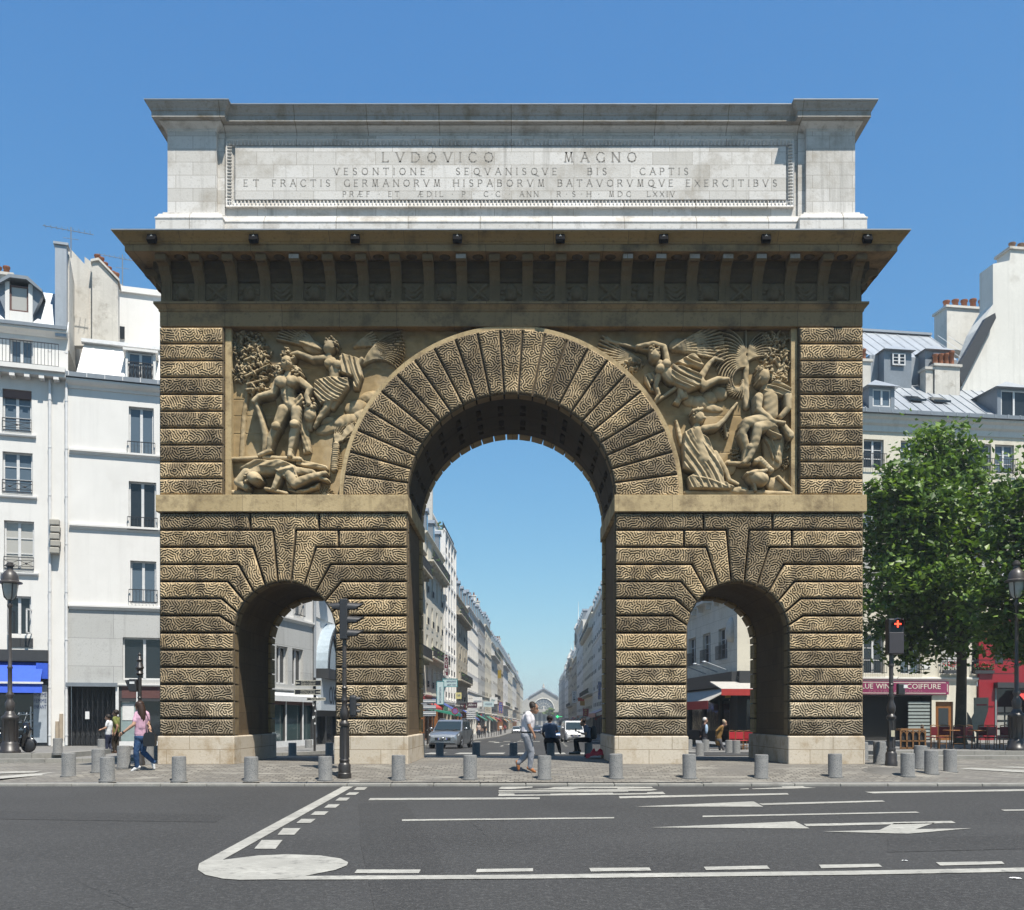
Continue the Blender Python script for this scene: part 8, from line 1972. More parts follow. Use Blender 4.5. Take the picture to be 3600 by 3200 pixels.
 for Hh, K, A, T_ in (('hipL', 'kL', 'aL', 'tL'), ('hipR', 'kR', 'aR', 'tR')):
  h0, k, a_, t_ = p[Hh], p[K], p[A], p[T_]
  C(h0, h0.lerp(k, .5), .105, .088, tr); C(h0.lerp(k, .5), k, .088, .068, tr); C(k, k.lerp(a_, .35), .068, .066, tr); C(k.lerp(a_, .35), a_, .066, .052, tr)
  d = (t_ - a_); d = d.normalized() if d.length > 1e-3 else face
  sole = d.cross(up.cross(d) if abs(d.z) < .95 else side); sole = -sole if sole.z > 0 else sole
  sole.normalize(); heel = a_ - d * .035 * h_ + sole * .035 * h_
  C(heel, a_ + d * .08 * h_ + sole * .03 * h_, .042, .044, 3); C(a_ + d * .06 * h_ + sole * .035 * h_, a_ + d * .155 * h_ + sole * .042 * h_, .044, .034, 3); C(a_, heel, .045, .04, 3)
 q = MB()
 for a_, b_, ra, rb, m in caps:
  d = b_ - a_; L = d.length
  if L < .012: q.ball(a_, max(ra, rb), n=12); continue
  pts = []; rad = []
  dn = d / L
  for t in (-1, -.85, -.55, 0): pts.append(a_ + dn * ra * t); rad.append(max(.001, ra * math.sqrt(max(0, 1 - t * t))))
  for t in (.33, .66): pts.append(a_ + d * t); rad.append(lerp(ra, rb, t))
  for t in (0, .55, .85, 1): pts.append(b_ + dn * rb * t); rad.append(max(.001, rb * math.sqrt(max(0, 1 - t * t))))
  q.tube(pts, rad, 12)
 me = q.mesh('body', M['skin']); o = bpy.data.objects.new('tmp', me); COL.objects.link(o)
 rm = o.modifiers.new('r', 'REMESH'); rm.mode = 'VOXEL'; rm.voxel_size = vox; sm = o.modifiers.new('s', 'SMOOTH'); sm.iterations = 3; sm.factor = .5
 bpy.context.view_layer.update(); me2 = bpy.data.meshes.new_from_object(o.evaluated_get(bpy.context.evaluated_depsgraph_get())); bpy.data.objects.remove(o)
 n = len(me2.polygons); ct = np.empty(n * 3); me2.polygons.foreach_get('center', ct); ct = ct.reshape(-1, 3); best = np.full(n, 9.0); mi = np.zeros(n, int)
 caps.append((hd + face * .088 * h_ + side * .033 * h_ + up * .018 * h_, hd + face * .088 * h_ + side * .034 * h_ + up * .018 * h_, .016, .016, 5)); caps.append((hd + face * .088 * h_ - side * .033 * h_ + up * .018 * h_, hd + face * .088 * h_ - side * .034 * h_ + up * .018 * h_, .016, .016, 5))
 for a_, b_, ra, rb, m in caps:
  A = np.array(a_); d = np.array(b_) - A; L2 = max(1e-9, d @ d); t = np.clip((ct - A) @ d / L2, 0, 1); dist = np.linalg.norm(ct - A - t[:, None] * d, axis=1) - (ra + (rb - ra) * t) * (1 if m != 5 else 1.0) - (.012 if m == 5 else 0)
  k = dist < best; best[k] = dist[k]; mi[k] = m
 if len(mats) > 4: mi[(np.abs(ct[:, 2] - pv.z - .03) < .022) & ((mi == 1) | (mi == 2))] = 4
 me2.materials.clear(); ms = list(mats) + [mats[2]] * (5 - len(mats)) + [M['eye']]
 for m in ms: me2.materials.append(m)
 me2.polygons.foreach_set('material_index', mi.astype(np.int32)); me2.polygons.foreach_set('use_smooth', np.ones(n, bool)); me2.update()
 body = link('person', me2, None, base); tag(body, label, 'person', group)
 if hair is not None:
  q = MB(); c0 = hd + up * .036 * h_ - face * .022 * h_; r_ = random.Random(len(label)); k = 10; vs = []; n_ = 18
  for i in range(k + 1):
   ph = math.pi * .70 * i / k
   for j in range(n_):
    th = 2 * math.pi * j / n_; dl = face * math.cos(th) + side * math.sin(th); front = max(0, math.cos(th)); cut = 1 - .58 * front * (i / k)
    ph2 = ph * cut; w_ = 1 + r_.uniform(-.05, .06); vs.append(c0 + (dl * math.sin(ph2) * .112 * w_ + up * math.cos(ph2) * .115 * w_) * h_)
  q.add(vs, [(i * n_ + j, i * n_ + (j + 1) % n_, (i + 1) * n_ + (j + 1) % n_, (i + 1) * n_ + j) for i in range(k) for j in range(n_)], True)
  if long_hair:
   pts = [hd - face * .06 * h_ + up * .04 * h_] + [P_ for P_ in long_hair(hd, face, up, side, h_)]
   q.tube(pts, [.09 * h_, .10 * h_, .085 * h_, .07 * h_, .03 * h_][:len(pts)], 10)
  q.build('hair', hair, body)
 return body, p, base
def child(body, q, name, m): return q.build(name, m, body)
z4 = lambda u, v: (1780 + u / 4.13, 2280 + v / 4.13)
z5 = lambda u, v: (350 + u / 5.048, 2380 + v / 5.048)
z3 = lambda u, v: (2400 + u / 3.135, 2100 + v / 3.135)
# walking man
pd = drop(*z4(380, 1795), 23, 29); D_ = pd.y + 26
J = dict(base=(300, 1795, 0), head=(405, 868, 0), neck=(340, 935, 0), chest=(318, 1030, 0), pelvis=(300, 1235, 0), sL=(308, 965, -.19), sR=(318, 965, .19), eL=(335, 1130, -.22), wL=(398, 1245, -.22), hL=(418, 1310, -.20), eR=(330, 1130, .24), wR=(345, 1225, .26), hR=(352, 1290, .26),
  hipL=(290, 1270, -.09), hipR=(312, 1270, .09), kL=(365, 1500, -.08), aL=(345, 1725, -.07), tL=(440, 1775, -.07), kR=(330, 1510, .09), aR=(180, 1660, .08), tR=(208, 1770, .08))
man, pj, bs = person('man in white t-shirt and grey trousers walking right past the tall passage', z4, D_, pd.z, J, [M['skin_tan'], clothmat('white t-shirt', (.74, .70, .72)), clothmat('grey trousers', (.30, .31, .34), .8), plain('tan shoes', (.40, .15, .05), .5), plain('black belt', (.02, .02, .02), .5)], (1, -.12, -.42), M['hair_dark'], bulk=1.17)
# woman in pink
pd = drop(*z5(620, 1668), 24, 33); D_ = pd.y + 26
J = dict(base=(660, 1668, 0), head=(700, 530, 0), neck=(738, 612, 0), chest=(745, 730, 0), pelvis=(738, 1040, 0), sL=(668, 655, -.02), sR=(835, 660, .03), eL=(600, 850, -.14), wL=(425, 985, -.18), hL=(335, 1060, -.18), eR=(868, 810, .05), wR=(895, 880, -.08), hR=(900, 960, -.10),
  hipL=(700, 1090, -.02), hipR=(785, 1090, .03), kL=(650, 1340, -.06), aL=(668, 1590, .02), tL=(560, 1640, .0), kR=(770, 1330, .06), aR=(960, 1510, .10), tR=(1000, 1620, .10))
wm, pj, bs = person('woman with long dark hair in pink polo shirt and jeans walking left', z5, D_, pd.z, J, [M['skin'], clothmat('pink polo shirt', (.66, .40, .50)), clothmat('blue jeans', (.045, .095, .20), .8), plain('white trainers', (.75, .74, .72), .6)], (-.9, .5, -.1), M['hair_brown'], bulk=1.06,
     long_hair=lambda h, f, u, s, k: [h - f * .10 * k - u * .12 * k, h - f * .13 * k - u * .28 * k, h - f * .12 * k - u * .42 * k, h - f * .10 * k - u * .52 * k])
c_ = pj['hR'] + Vector((.0, -.02, -.12)); q = MB(); q.rings([[(c_.x + dx * w_, c_.y + dy * .07, c_.z + z) for dx, dy in ((-1, -1), (1, -1), (1, 1), (-1, 1))] for z, w_ in ((-.26, .13), (-.2, .15), (0, .14), (.08, .10))], True, True); q.tube([(c_.x - .08, c_.y, c_.z + .06), (pj['sR'].x, pj['sR'].y - .08, pj['sR'].z + .06), (c_.x + .10, c_.y + .02, c_.z + .06)], .012, 5)
t = q.build('handbag', plain('black handbag', (.015, .016, .017), .5), None, bs); tag(t, 'black shoulder bag hanging at the right side of the woman in pink', 'bag')
q = MB(); w_ = pj['wL']; d = (pj['hL'] - w_).normalized(); q.tube([w_ - d * .015, w_ + d * .02], .038, 12); child(wm, q, 'wristwatch', M['iron'])
# couple on the left pavement
D_ = 37.8
J = dict(base=(275, 1345, 0), head=(283, 650, 0), neck=(292, 705, 0), chest=(292, 790, 0), pelvis=(292, 985, 0), sL=(255, 745, -.16), sR=(335, 740, .14), eL=(322, 880, -.22), wL=(285, 985, -.22), hL=(262, 1040, -.22), eR=(330, 880, .2), wR=(300, 980, .2), hR=(285, 1040, .2), hipL=(282, 1010, -.08), hipR=(302, 1010, .08), kL=(250, 1160, -.08), aL=(258, 1318, -.08), tL=(205, 1345, -.08), kR=(310, 1160, .08), aR=(315, 1310, .08), tR=(270, 1345, .08))
person('bearded man in olive t-shirt walking left beside a woman', z5, D_, -.135, J, [M['skin_tan'], clothmat('olive t-shirt', (.20, .22, .07)), clothmat('dark brown trousers', (.055, .042, .03)), plain('brown shoes', (.12, .06, .035), .5)], (-1, 0, 0), M['hair_dark'], vox=.014)
J = dict(base=(150, 1345, 0), head=(145, 725, 0), neck=(165, 775, 0), chest=(168, 850, 0), pelvis=(160, 1020, 0), sL=(140, 810, -.14), sR=(205, 810, .1), eL=(110, 905, -.2), wL=(40, 930, -.22), hL=(-5, 945, -.22), eR=(222, 900, .15), wR=(228, 985, .14), hR=(230, 1030, .14), hipL=(150, 1050, -.08), hipR=(172, 1050, .08), kL=(130, 1180, -.08), aL=(130, 1320, -.08), tL=(85, 1345, -.08), kR=(175, 1180, .08), aR=(205, 1310, .08), tR=(165, 1345, .08))
person('woman in white top and dark trousers walking left with a hand held out', z5, D_ - .3, -.135, J, [M['skin'], clothmat('white top', (.7, .71, .72)), clothmat('dark navy trousers', (.035, .04, .07)), plain('dark shoes', (.03, .03, .03), .5)], (-1, 0, -.05), M['hair_dark'], vox=.014, hs=.93)
# two older men through the low right passage
D_ = 47.5
J = dict(base=(275, 1708, 0), head=(250, 1357, 0), neck=(243, 1400, 0), chest=(235, 1450, 0), pelvis=(240, 1545, 0), sL=(222, 1415, -.19), sR=(250, 1415, .19), eL=(195, 1480, -.24), wL=(190, 1525, -.12), hL=(200, 1540, 0), eR=(225, 1480, .24), wR=(195, 1525, .14), hR=(195, 1545, .02), hipL=(240, 1560, -.09), hipR=(245, 1560, .09), kL=(272, 1625, -.09), aL=(285, 1690, -.09), tL=(312, 1700, -.09), kR=(250, 1630, .09), aR=(235, 1690, .09), tR=(262, 1702, .09))
person('white haired man in dark jacket and light blue shirt in the low right passage', z3, D_, -.34, J, [SK('pale skin', (.50, .30, .22)), clothmat('dark jacket', (.022, .02, .025)), clothmat('dark grey trousers', (.05, .052, .06)), plain('black shoes', (.02, .02, .02), .4)], (1, -.35, -.1), M['hair_grey'], vox=.016, long_sleeve=True, jac=.1)
q = MB(); p_ = z3(262, 1452); c_ = at(*p_, D_ - .15); q.ball((0, 0, 0), .08, .06, .24, 10)
J2 = dict(base=(430, 1708, 0), head=(463, 1385, 0), neck=(438, 1418, 0), chest=(415, 1455, 0), pelvis=(395, 1555, 0), sL=(420, 1430, -.19), sR=(425, 1430, .19), eL=(372, 1475, -.24), wL=(366, 1520, -.12), hL=(372, 1540, 0), eR=(385, 1475, .24), wR=(368, 1520, .12), hR=(372, 1545, 0), hipL=(405, 1575, -.09), hipR=(410, 1575, .09), kL=(432, 1635, -.09), aL=(455, 1690, -.09), tL=(482, 1702, -.09), kR=(405, 1635, .09), aR=(410, 1692, .09), tR=(435, 1705, .09))
person('stooping older man in mustard brown coat walking right', z3, D_ - .3, -.34, J2, [SK('ruddy skin', (.45, .25, .17)), clothmat('mustard coat', (.23, .135, .045)), clothmat('grey trousers', (.10, .10, .11)), plain('beige shoes', (.4, .28, .2), .5)], (1, -.1, -.5), M['hair_sandy'], vox=.016, long_sleeve=True, jac=.2)
body = [o for o in COL.objects if o.get('label', '').startswith('white haired')][0]; child(body, q, 'shirt', clothmat('light blue shirt', (.42, .56, .74))).location = c_ - body.location
# two seated men on bollards
D_ = BACKD - .02
zt = lambda: 0
J = dict(base=(645, 1515, 0), head=(630, 1035, .02), neck=(635, 1085, 0), chest=(635, 1150, -.02), pelvis=(645, 1295, -.03), sL=(560, 1120, 0), sR=(712, 1120, 0), eL=(530, 1235, .06), wL=(555, 1290, .25), hL=(575, 1300, .34), eR=(742, 1200, .12), wR=(735, 1215, .32), hR=(715, 1215, .40), hipL=(600, 1320, .0), hipR=(690, 1320, .0), kL=(572, 1345, .36), aL=(590, 1480, .30), tL=(580, 1505, .46), kR=(745, 1345, .34), aR=(775, 1480, .26), tR=(790, 1505, .42))
person('broad man in blue grey t-shirt sitting on a bollard, seen from behind', z4, D_, gz(backpos[1936].x, backpos[1936].y), J, [M['skin_tan'], clothmat('blue grey t-shirt', (.13, .17, .24)), clothmat('black trousers', (.02, .02, .024)), plain('grey shoes', (.10, .095, .09), .6)], (.1, 1, -.3), M['hair_dark'], vox=.013, hs=1.08, bulk=1.12)
J = dict(base=(1195, 1515, 0), head=(1112, 1075, -.03), neck=(1150, 1120, 0), chest=(1175, 1180, 0), pelvis=(1200, 1300, 0), sL=(1165, 1140, -.18), sR=(1165, 1140, .18), eL=(1150, 1245, -.22), wL=(1065, 1225, -.16), hL=(1025, 1208, -.10), eR=(1150, 1245, .2), wR=(1075, 1225, .1), hR=(1035, 1210, .04), hipL=(1195, 1320, -.09), hipR=(1195, 1320, .09), kL=(1000, 1330, -.10), aL=(1008, 1480, -.10), tL=(950, 1505, -.10), kR=(1015, 1330, .12), aR=(1055, 1480, .12), tR=(1000, 1505, .12))
m8, pj, bs = person('young man in grey t-shirt with backpack looking at a phone, seated on a bollard', z4, D_, gz(backpos[2069].x, backpos[2069].y), J, [M['skin'], clothmat('grey blue t-shirt', (.17, .19, .24)), clothmat('black jeans', (.016, .016, .02)), plain('black trainers', (.02, .02, .02), .6)], (-1, 0, -.45), M['hair_dark'], vox=.013)
c_ = pj['chest'] + Vector((.24, 0, -.08)); q = MB(); q.rings([[(c_.x + dx * w_, c_.y + dy * w2, c_.z + z) for dx, dy in ((-1, -1), (.6, -1), (1, -.6), (1, .6), (.6, 1), (-1, 1))] for z, w_, w2 in ((-.27, .08, .11), (-.22, .12, .15), (.0, .12, .15), (.16, .10, .13), (.22, .05, .09))], True, True, True); q.tube([(c_.x - .08, -.13, c_.z + .15), (pj['sL'].x - .06, -.15, pj['sL'].z + .02), (pj['chest'].x - .1, -.15, pj['chest'].z - .15), (c_.x - .08, -.12, c_.z - .2)], .018, 6)
tag(q.build('backpack', plain('black backpack', (.02, .022, .02), .7), None, bs), 'dark backpack on the back of the seated man with the phone', 'backpack')
q = MB(); h2 = pj['hL'] + Vector((-.03, .03, .05)); q.cbox(h2.x - .04, h2.x + .02, h2.y - .01, h2.y + .01, h2.z - .05, h2.z + .07, .008); tag(q.build('phone', plain('black phone', (.01, .01, .012), .2), None, bs), 'black phone held by the seated man with the backpack', 'phone')
# far pedestrians on the left pavement
def far_person(label, px, D, top, tr, dx=.1, face=(0, -1, 0), sh=1.0):
 x = gx(px, D); z0 = cz(D) + .13; f_ = lambda u, v: (1828 + (x + u - EYE.x) * F / D, 2525 - (z0 + v - EYE.z) * F / D)
 J = dict(base=(0, 0, 0), head=(0, 1.62, 0), neck=(0, 1.48, 0), chest=(0, 1.28, 0), pelvis=(0, .95, 0), sL=(-.19, 1.4, 0), sR=(.19, 1.4, 0), eL=(-.26, 1.12, .04), wL=(-.27, .9, -.05), hL=(-.27, .8, -.08), eR=(.26, 1.12, -.02), wR=(.27, .9, -.12), hR=(.27, .8, -.16), hipL=(-.09, .9, 0), hipR=(.09, .9, 0), kL=(-.10, .5, -.12), aL=(-.1, .09, -.05), tL=(-.1, .02, -.25), kR=(.1, .5, .02), aR=(.1, .09, .2), tR=(.1, .02, .05))
 person(label, f_, D, z0, J, [M['skin'], clothmat('top', top), clothmat('trousers', tr), plain('shoes', (.03, .03, .03), .5)], face, M['hair_dark'], vox=.03, hs=1.05)
far_person('distant pedestrian in black on the left pavement behind the silver car', 1704, 140, (.02, .02, .025), (.03, .03, .035))
far_person('distant pedestrian in pale top near the shop awnings of the left row', 1683, 118, (.5, .4, .35), (.06, .07, .1))
far_person('distant pedestrian in dark red by the parked cars of the left row', 1775, 190, (.25, .05, .05), (.04, .04, .05))
far_person('distant pedestrian in white at the kerb beyond the parked silver car', 1760, 170, (.65, .65, .62), (.05, .06, .09))

# ================================================================== VEHICLES
M['tyre'] = plain('tyre rubber', (.018, .018, .018), .85); M['rim'] = plain('alloy rim', (.45, .46, .48), .3, .7); M['carglass'] = glassmat('car glass', (.02, .03, .035), .04); M['trim'] = plain('black plastic trim', (.02, .02, .022), .55)
M['lamp'] = plain('clear headlamp', (.55, .58, .6), .1, spec=.9); M['plate'] = plain('white number plate', (.7, .7, .68), .5); M['plateblue'] = plain('plate blue', (.02, .06, .4), .5); M['taillight'] = plain('red tail lamp', (.35, .01, .01), .2)
def paint(name, c, metal=.0):
 m, nt, b = nodes(name); c = kc(c); b.inputs['Base Color'].default_value = tuple(c) + (1,); b.inputs['Roughness'].default_value = .32; b.inputs['Metallic'].default_value = metal; b.inputs['Coat Weight'].default_value = .7; b.inputs['Coat Roughness'].default_value = .05; return m
SUV = dict(L=4.3, W=1.78, belt=1.02, roof=1.60, hood=.98, nose=.78, clear=.24, ws0=-1.05, ws1=-.28, rw0=1.45, rw1=2.0, wr=.34, wx=(-1.30, 1.32))
VAN = dict(L=4.2, W=1.72, belt=1.15, roof=1.82, hood=1.02, nose=.82, clear=.22, ws0=-1.35, ws1=-.55, rw0=2.0, rw1=2.08, wr=.31, wx=(-1.35, 1.35))
CAR = dict(L=4.0, W=1.68, belt=.90, roof=1.44, hood=.86, nose=.68, clear=.18, ws0=-.95, ws1=-.25, rw0=1.25, rw1=1.85, wr=.30, wx=(-1.25, 1.25))
def vehicle(label, cat, name, S, pm, x, D, rz, z=None, group=None, plate='', detail=True):
 z = cz(D) + .02 if z is None else z
 t = thing(name, label, cat, (x, D - 26, z), rz, group); L, W = S['L'], S['W']; y0, y1 = -L / 2, L / 2; hw = W / 2
 # body: cross sections along the length (front at -y)
 q = MB()
 def sec(y, w, zb, zt, tw): return [(-w * .94, y, zb), (w * .94, y, zb), (w, y, zb + .18), (w, y, (zb + zt) / 2 + .05), (w * tw, y, zt), (0, y, zt + .035 * tw), (-w * tw, y, zt), (-w, y, (zb + zt) / 2 + .05), (-w, y, zb + .18)]
 c = S['clear']; bl_ = S['belt']
 q.rings([sec(y0, hw * .80, c + .1, S['nose'] - .12, .90), sec(y0 + .08, hw * .90, c + .02, S['nose'], .92), sec(y0 + .35, hw * .985, c, lerp(S['nose'], S['hood'], .55), .93), sec(y0 + .75, hw, c, lerp(S['nose'], S['hood'], .85), .93), sec(S['ws0'], hw, c, S['hood'], .94), sec(0, hw, c, bl_, .95), sec(S['rw0'], hw, c, bl_ + .03, .95), sec(y1 - .2, hw * .97, c + .02, bl_ + .02, .93), sec(y1, hw * .88, c + .12, bl_ - .08, .9)], True, True, True)
 q.build('body', pm, t, sharp=32)
 # cabin
 q = MB(); zr = S['roof']; rw = hw * .78
 q.rings([[(-hw * .93, S['ws0'], S['hood'] - .03), (hw * .93, S['ws0'], S['hood'] - .03), (hw * .93, S['ws0'] + .02, S['hood']), (-hw * .93, S['ws0'] + .02, S['hood'])],
   [(-hw * .95, S['ws1'] - .3, bl_ - .04), (hw * .95, S['ws1'] - .3, bl_ - .04), (rw * 1.04, S['ws1'] - .1, zr - .12), (-rw * 1.04, S['ws1'] - .1, zr - .12)],
   [(-hw * .95, S['ws1'] + .15, bl_ - .04), (hw * .95, S['ws1'] + .15, bl_ - .04), (rw, S['ws1'] + .1, zr), (-rw, S['ws1'] + .1, zr)],
   [(-hw * .95, .6, bl_ - .04), (hw * .95, .6, bl_ - .04), (rw, .6, zr + .02), (-rw, .6, zr + .02)],
   [(-hw * .94, S['rw0'], bl_ - .02), (hw * .94, S['rw0'], bl_ - .02), (rw * .97, S['rw0'] - .05, zr - .03), (-rw * .97, S['rw0'] - .05, zr - .03)],
   [(-hw * .90, S['rw1'], bl_ - .02), (hw * .90, S['rw1'], bl_ - .02), (rw * .93, S['rw1'] - .12, bl_ + .12), (-rw * .93, S['rw1'] - .12, bl_ + .12)]], True, True, True)
 cab = q.build('cabin', pm, t, sharp=25)
 def glass(vs, nm):
  q = MB(); q.add(vs, [tuple(range(len(vs)))]); return q.build(nm, M['carglass'], t, fixn=False)
 e = .012; a0, a1 = S['ws0'] + .10, S['ws1'] - .04
 zlo, zhi = lerp(S['hood'], zr, .10), lerp(S['hood'], zr, .84); ylo = lerp(S['ws0'], S['ws1'] - .02, .10) - e; yhi = lerp(S['ws0'], S['ws1'] - .02, .88) - e
 glass([(-hw * .86, ylo - .03, zlo + .01), (hw * .86, ylo - .03, zlo + .01), (rw * .97, yhi - .06, zhi + .02), (-rw * .97, yhi - .06, zhi + .02)], 'windscreen')
 for s_ in (-1, 1):
  X0, X1 = s_ * (hw * .955), s_ * (rw * 1.0 + .02)
  for ya, yb in ((S['ws1'] - .22, .28), (.36, S['rw0'] - .08)):
   ia = .25 if ya < 0 else .02; ib = .02
   glass([(X0, ya, bl_ + .02), (X0, yb, bl_ + .02), (lerp(X0, X1, .86), yb - ib, lerp(bl_, zr, .84)), (lerp(X0, X1, .86), ya + ia, lerp(bl_, zr, .84))], 'side_window')
 glass([(-hw * .8, S['rw1'] + .012, bl_ + .1), (hw * .8, S['rw1'] + .012, bl_ + .1), (rw * .9, S['rw0'] + .1, zr - .1), (-rw * .9, S['rw0'] + .1, zr - .1)], 'rear_window') if detail else None
 for s_ in (-1, 1):
  for wy in S['wx']:
   wr = S['wr']; q = MB(); q.lathe([(wr * .55, -.11), (wr * .92, -.11), (wr, -.07), (wr, .07), (wr * .92, .11), (wr * .55, .11)], 22, (s_ * (hw - .10), wy, wr), 'x'); wh = q.build('wheel', M['tyre'], t)
   q = MB(); q.lathe([(0, .0), (wr * .6, 0)], 18, (s_ * (hw + .002), wy, wr), 'x')
   for k in range(5): a_ = 6.283 * k / 5; q.box(0, 0, 0, 0, 0, 0) if False else q.tube([(s_ * (hw + .012), wy, wr), (s_ * (hw + .012), wy + wr * .58 * math.cos(a_), wr + wr * .58 * math.sin(a_))], .028, 4)
   q.build('rim', M['rim'], wh)
   q = MB(); q.lathe([(wr * 1.02, s_ * (hw + .004)), (wr * 1.18, s_ * (hw + .006))], 18, (0, wy, wr), 'x', False, math.pi, 2 * math.pi) if False else q.lathe([(wr * 1.03, 0), (wr * 1.2, 0)], 22, (s_ * (hw + .006), wy, wr), 'x', False); q.build('wheel_arch', M['trim'], t)
 if detail:
  yn = y0 - .01
  for s_ in (-1, 1):
   q = MB(); q.rings([[(s_ * hw * a_, y0 + dy, z_) for a_, dy, z_ in ((.52, .0, S['nose'] - .16), (.93, .28, S['nose'] - .05), (.955, .42, S['nose'] + .06), (.56, .06, S['nose'] - .05))], [(s_ * hw * a_ * 1.01, y0 + dy - .03, z_ + .01) for a_, dy, z_ in ((.52, .0, S['nose'] - .16), (.93, .28, S['nose'] - .05), (.955, .42, S['nose'] + .06), (.56, .06, S['nose'] - .05))]], True, True); q.build('headlight', M['lamp'], t)
   q = MB(); q.lathe([(0, -.02), (.05, -.02), (.05, .02)], 12, (s_ * hw * .72, y0 + .10, c + .22), 'y'); q.build('fog_lamp', M['lamp'], t)
   q = MB(); q.ball((s_ * (hw + .12), S['ws0'] + .32, bl_ + .10), .10, .06, .075, 10); mr = q.build('mirror', pm, t); q = MB(); q.tube([(s_ * (hw - .04), S['ws0'] + .34, bl_ + .02), (s_ * (hw + .08), S['ws0'] + .33, bl_ + .07)], .025, 6); q.build('mirror_arm', M['trim'], mr)
   q = MB(); q.box(s_ * hw * .62 - .10, s_ * hw * .62 + .10, y1 - .03, y1 + .015, bl_ - .38, bl_ - .12); q.build('tail_light', M['taillight'], t)
  q = MB(); q.cbox(-hw * .50, hw * .50, y0 - .02, y0 + .1, S['nose'] - .30, S['nose'] - .15, .02); gr = q.build('grille', M['trim'], t)
  q = MB(); q.prism([(-.16, S['nose'] - .13), (-.10, S['nose'] - .13), (-.04, S['nose'] - .29), (-.09, S['nose'] - .29)], y0 - .035, y0); q.prism([(.16, S['nose'] - .13), (.10, S['nose'] - .13), (.04, S['nose'] - .29), (.09, S['nose'] - .29)], y0 - .035, y0); q.lathe([(0, 0), (.075, 0), (.075, .02), (0, .02)], 16, (0, y0 - .04, S['nose'] - .20), 'y'); q.build('chrome_badge', M['rim'], gr)
  q = MB(); q.cbox(-hw * .80, hw * .80, y0 - .0, y0 + .2, c + .06, c + .28, .05); bp = q.build('lower_bumper', M['trim'], t)
  q = MB(); q.box(-.26, .26, y0 - .035, y0 - .015, c + .28, c + .39); pl = q.build('number_plate', M['plate'], t)
  q = MB(); q.box(-.26, -.215, y0 - .04, y0 - .035, c + .28, c + .39); q.box(.215, .26, y0 - .04, y0 - .035, c + .28, c + .39); q.build('plate_bands', M['plateblue'], pl)
  if plate: lettering(plate, .1, M['iron'], pl, (0, y0 - .042, c + .335), width=.38, height=.07)
  q = MB(); q.tube([(-.5, S['ws0'] - .02, S['hood'] + .03), (.1, S['ws0'] + .05, S['hood'] + .10)], .012, 4); q.tube([(.05, S['ws0'] - .02, S['hood'] + .03), (.55, S['ws0'] + .05, S['hood'] + .10)], .012, 4); q.build('wipers', M['trim'], t)
  for s_ in (-1, 1): q = MB(); q.box(s_ * hw * 1.003 - .006, s_ * hw * 1.003 + .006, .1, .26, bl_ - .12, bl_ - .09); q.build('door_handle', M['trim'], t); q = MB(); q.box(s_ * hw * 1.002 - .004, s_ * hw * 1.002 + .004, .30, .312, c + .2, bl_ - .02); q.box(s_ * hw * 1.002 - .004, s_ * hw * 1.002 + .004, -.72, -.708, c + .2, bl_ - .02); q.build('door_seam', M['trim'], t)
  if S is SUV:
   for s_ in (-1, 1): q = MB(); q.tube([(s_ * rw * .93, -.2, zr + .02), (s_ * rw * .93, -.1, zr + .06), (s_ * rw * .93, 1.2, zr + .06), (s_ * rw * .93, 1.3, zr + .01)], .018, 6); q.build('roof_rail', M['rim'], t)
 return t
GP = 'vehicles in the street beyond the arch'
vehicle('silver suv coming towards the arch at the left in the tall passage', 'car', 'car', SUV, paint('silver car paint', (.42, .44, .46), .75), gx(1585, 56), 56.5, R(-9), None, GP, 'CZ 088 NW')
q = MB();
vehicle('white delivery van facing the arch behind the seated men', 'van', 'van', VAN, paint('white van paint', (.72, .73, .74)), gx(2015, 85), 86, R(4), None, GP, 'BX 417 KD')
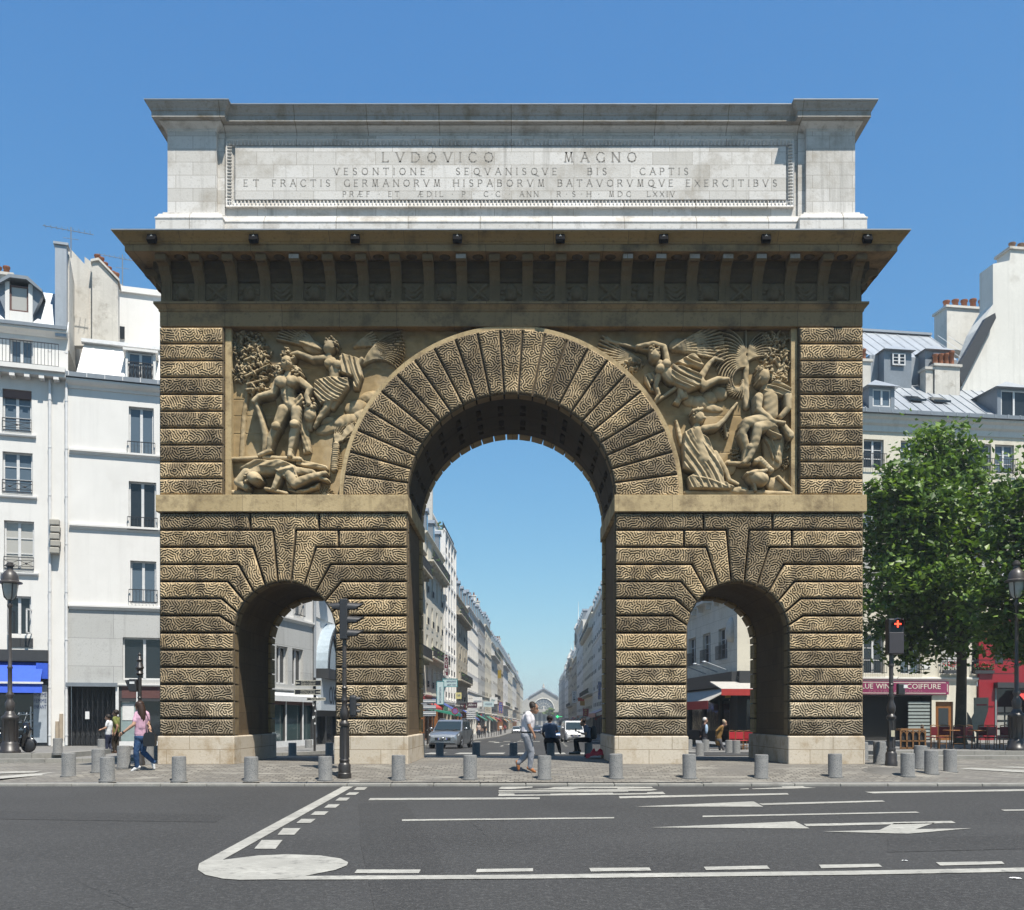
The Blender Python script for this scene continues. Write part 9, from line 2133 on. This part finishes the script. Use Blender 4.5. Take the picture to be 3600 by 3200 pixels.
vehicle('dark blue car behind the seated man, left of the white van', 'car', 'car', CAR, paint('dark blue paint', (.02, .05, .11), .3), gx(1968, 98), 99, R(5), None, GP)
vehicle('silver parked car on the left beyond the pedestrian in black', 'car', 'car', CAR, paint('pale silver paint', (.5, .52, .53), .6), kL(205) + 1.3, 205, R(2), None, GP)
vehicle('dark car parked behind the pale silver one on the left', 'car', 'car', CAR, paint('black car paint', (.02, .02, .022)), kL(225) + 1.2, 225, R(2), None, GP)
vehicle('white car parked on the left next to the walking man back', 'car', 'car', CAR, paint('white car paint', (.7, .7, .7)), kL(245) + 1.3, 245, R(2), None, GP)
vehicle('dark blue car driving between the walking man and the seated man', 'car', 'car', CAR, paint('navy car paint', (.02, .03, .07), .2), gx(1887, 195), 195, 0, None, GP)
for i, (px, D_, c_, lab) in enumerate(((1902, 250, (.45, .46, .47), 'far silver car in the middle of the street'), (1880, 300, (.03, .03, .035), 'far black car in the left lane'), (1925, 320, (.55, .55, .54), 'far white car by the right pavement'), (1893, 390, (.15, .16, .2), 'very far grey car before the station'), (1915, 430, (.4, .05, .05), 'very far red car before the station'), (1955, 160, (.05, .06, .08), 'dark parked car at the right kerb behind the dark blue one'), (1975, 130, (.20, .22, .25), 'grey parked car at the right kerb, beside the white van'))):
 vehicle(lab, 'car', 'car', CAR, paint('far car paint', c_, .2), gx(px, D_), D_, R(random.uniform(-3, 3)), None, GP, '', False)

# ================================================================== AIR
m_ = bpy.data.materials.new('haze'); m_.use_nodes = True; nt_ = m_.node_tree; nt_.nodes.remove(nt_.nodes['Principled BSDF'])
pv = nt_.nodes.new('ShaderNodeVolumePrincipled'); pv.inputs['Color'].default_value = (.86, .93, 1, 1); pv.inputs['Density'].default_value = .0005; pv.inputs['Anisotropy'].default_value = .3
nt_.links.new(pv.outputs[0], nt_.nodes['Material Output'].inputs['Volume'])
q = MB(); q.box(-2000, 2000, -420, 2650, -6.6, 45); hz = q.build('haze', m_); hz['kind'] = 'stuff'; hz.display_type = 'WIRE'
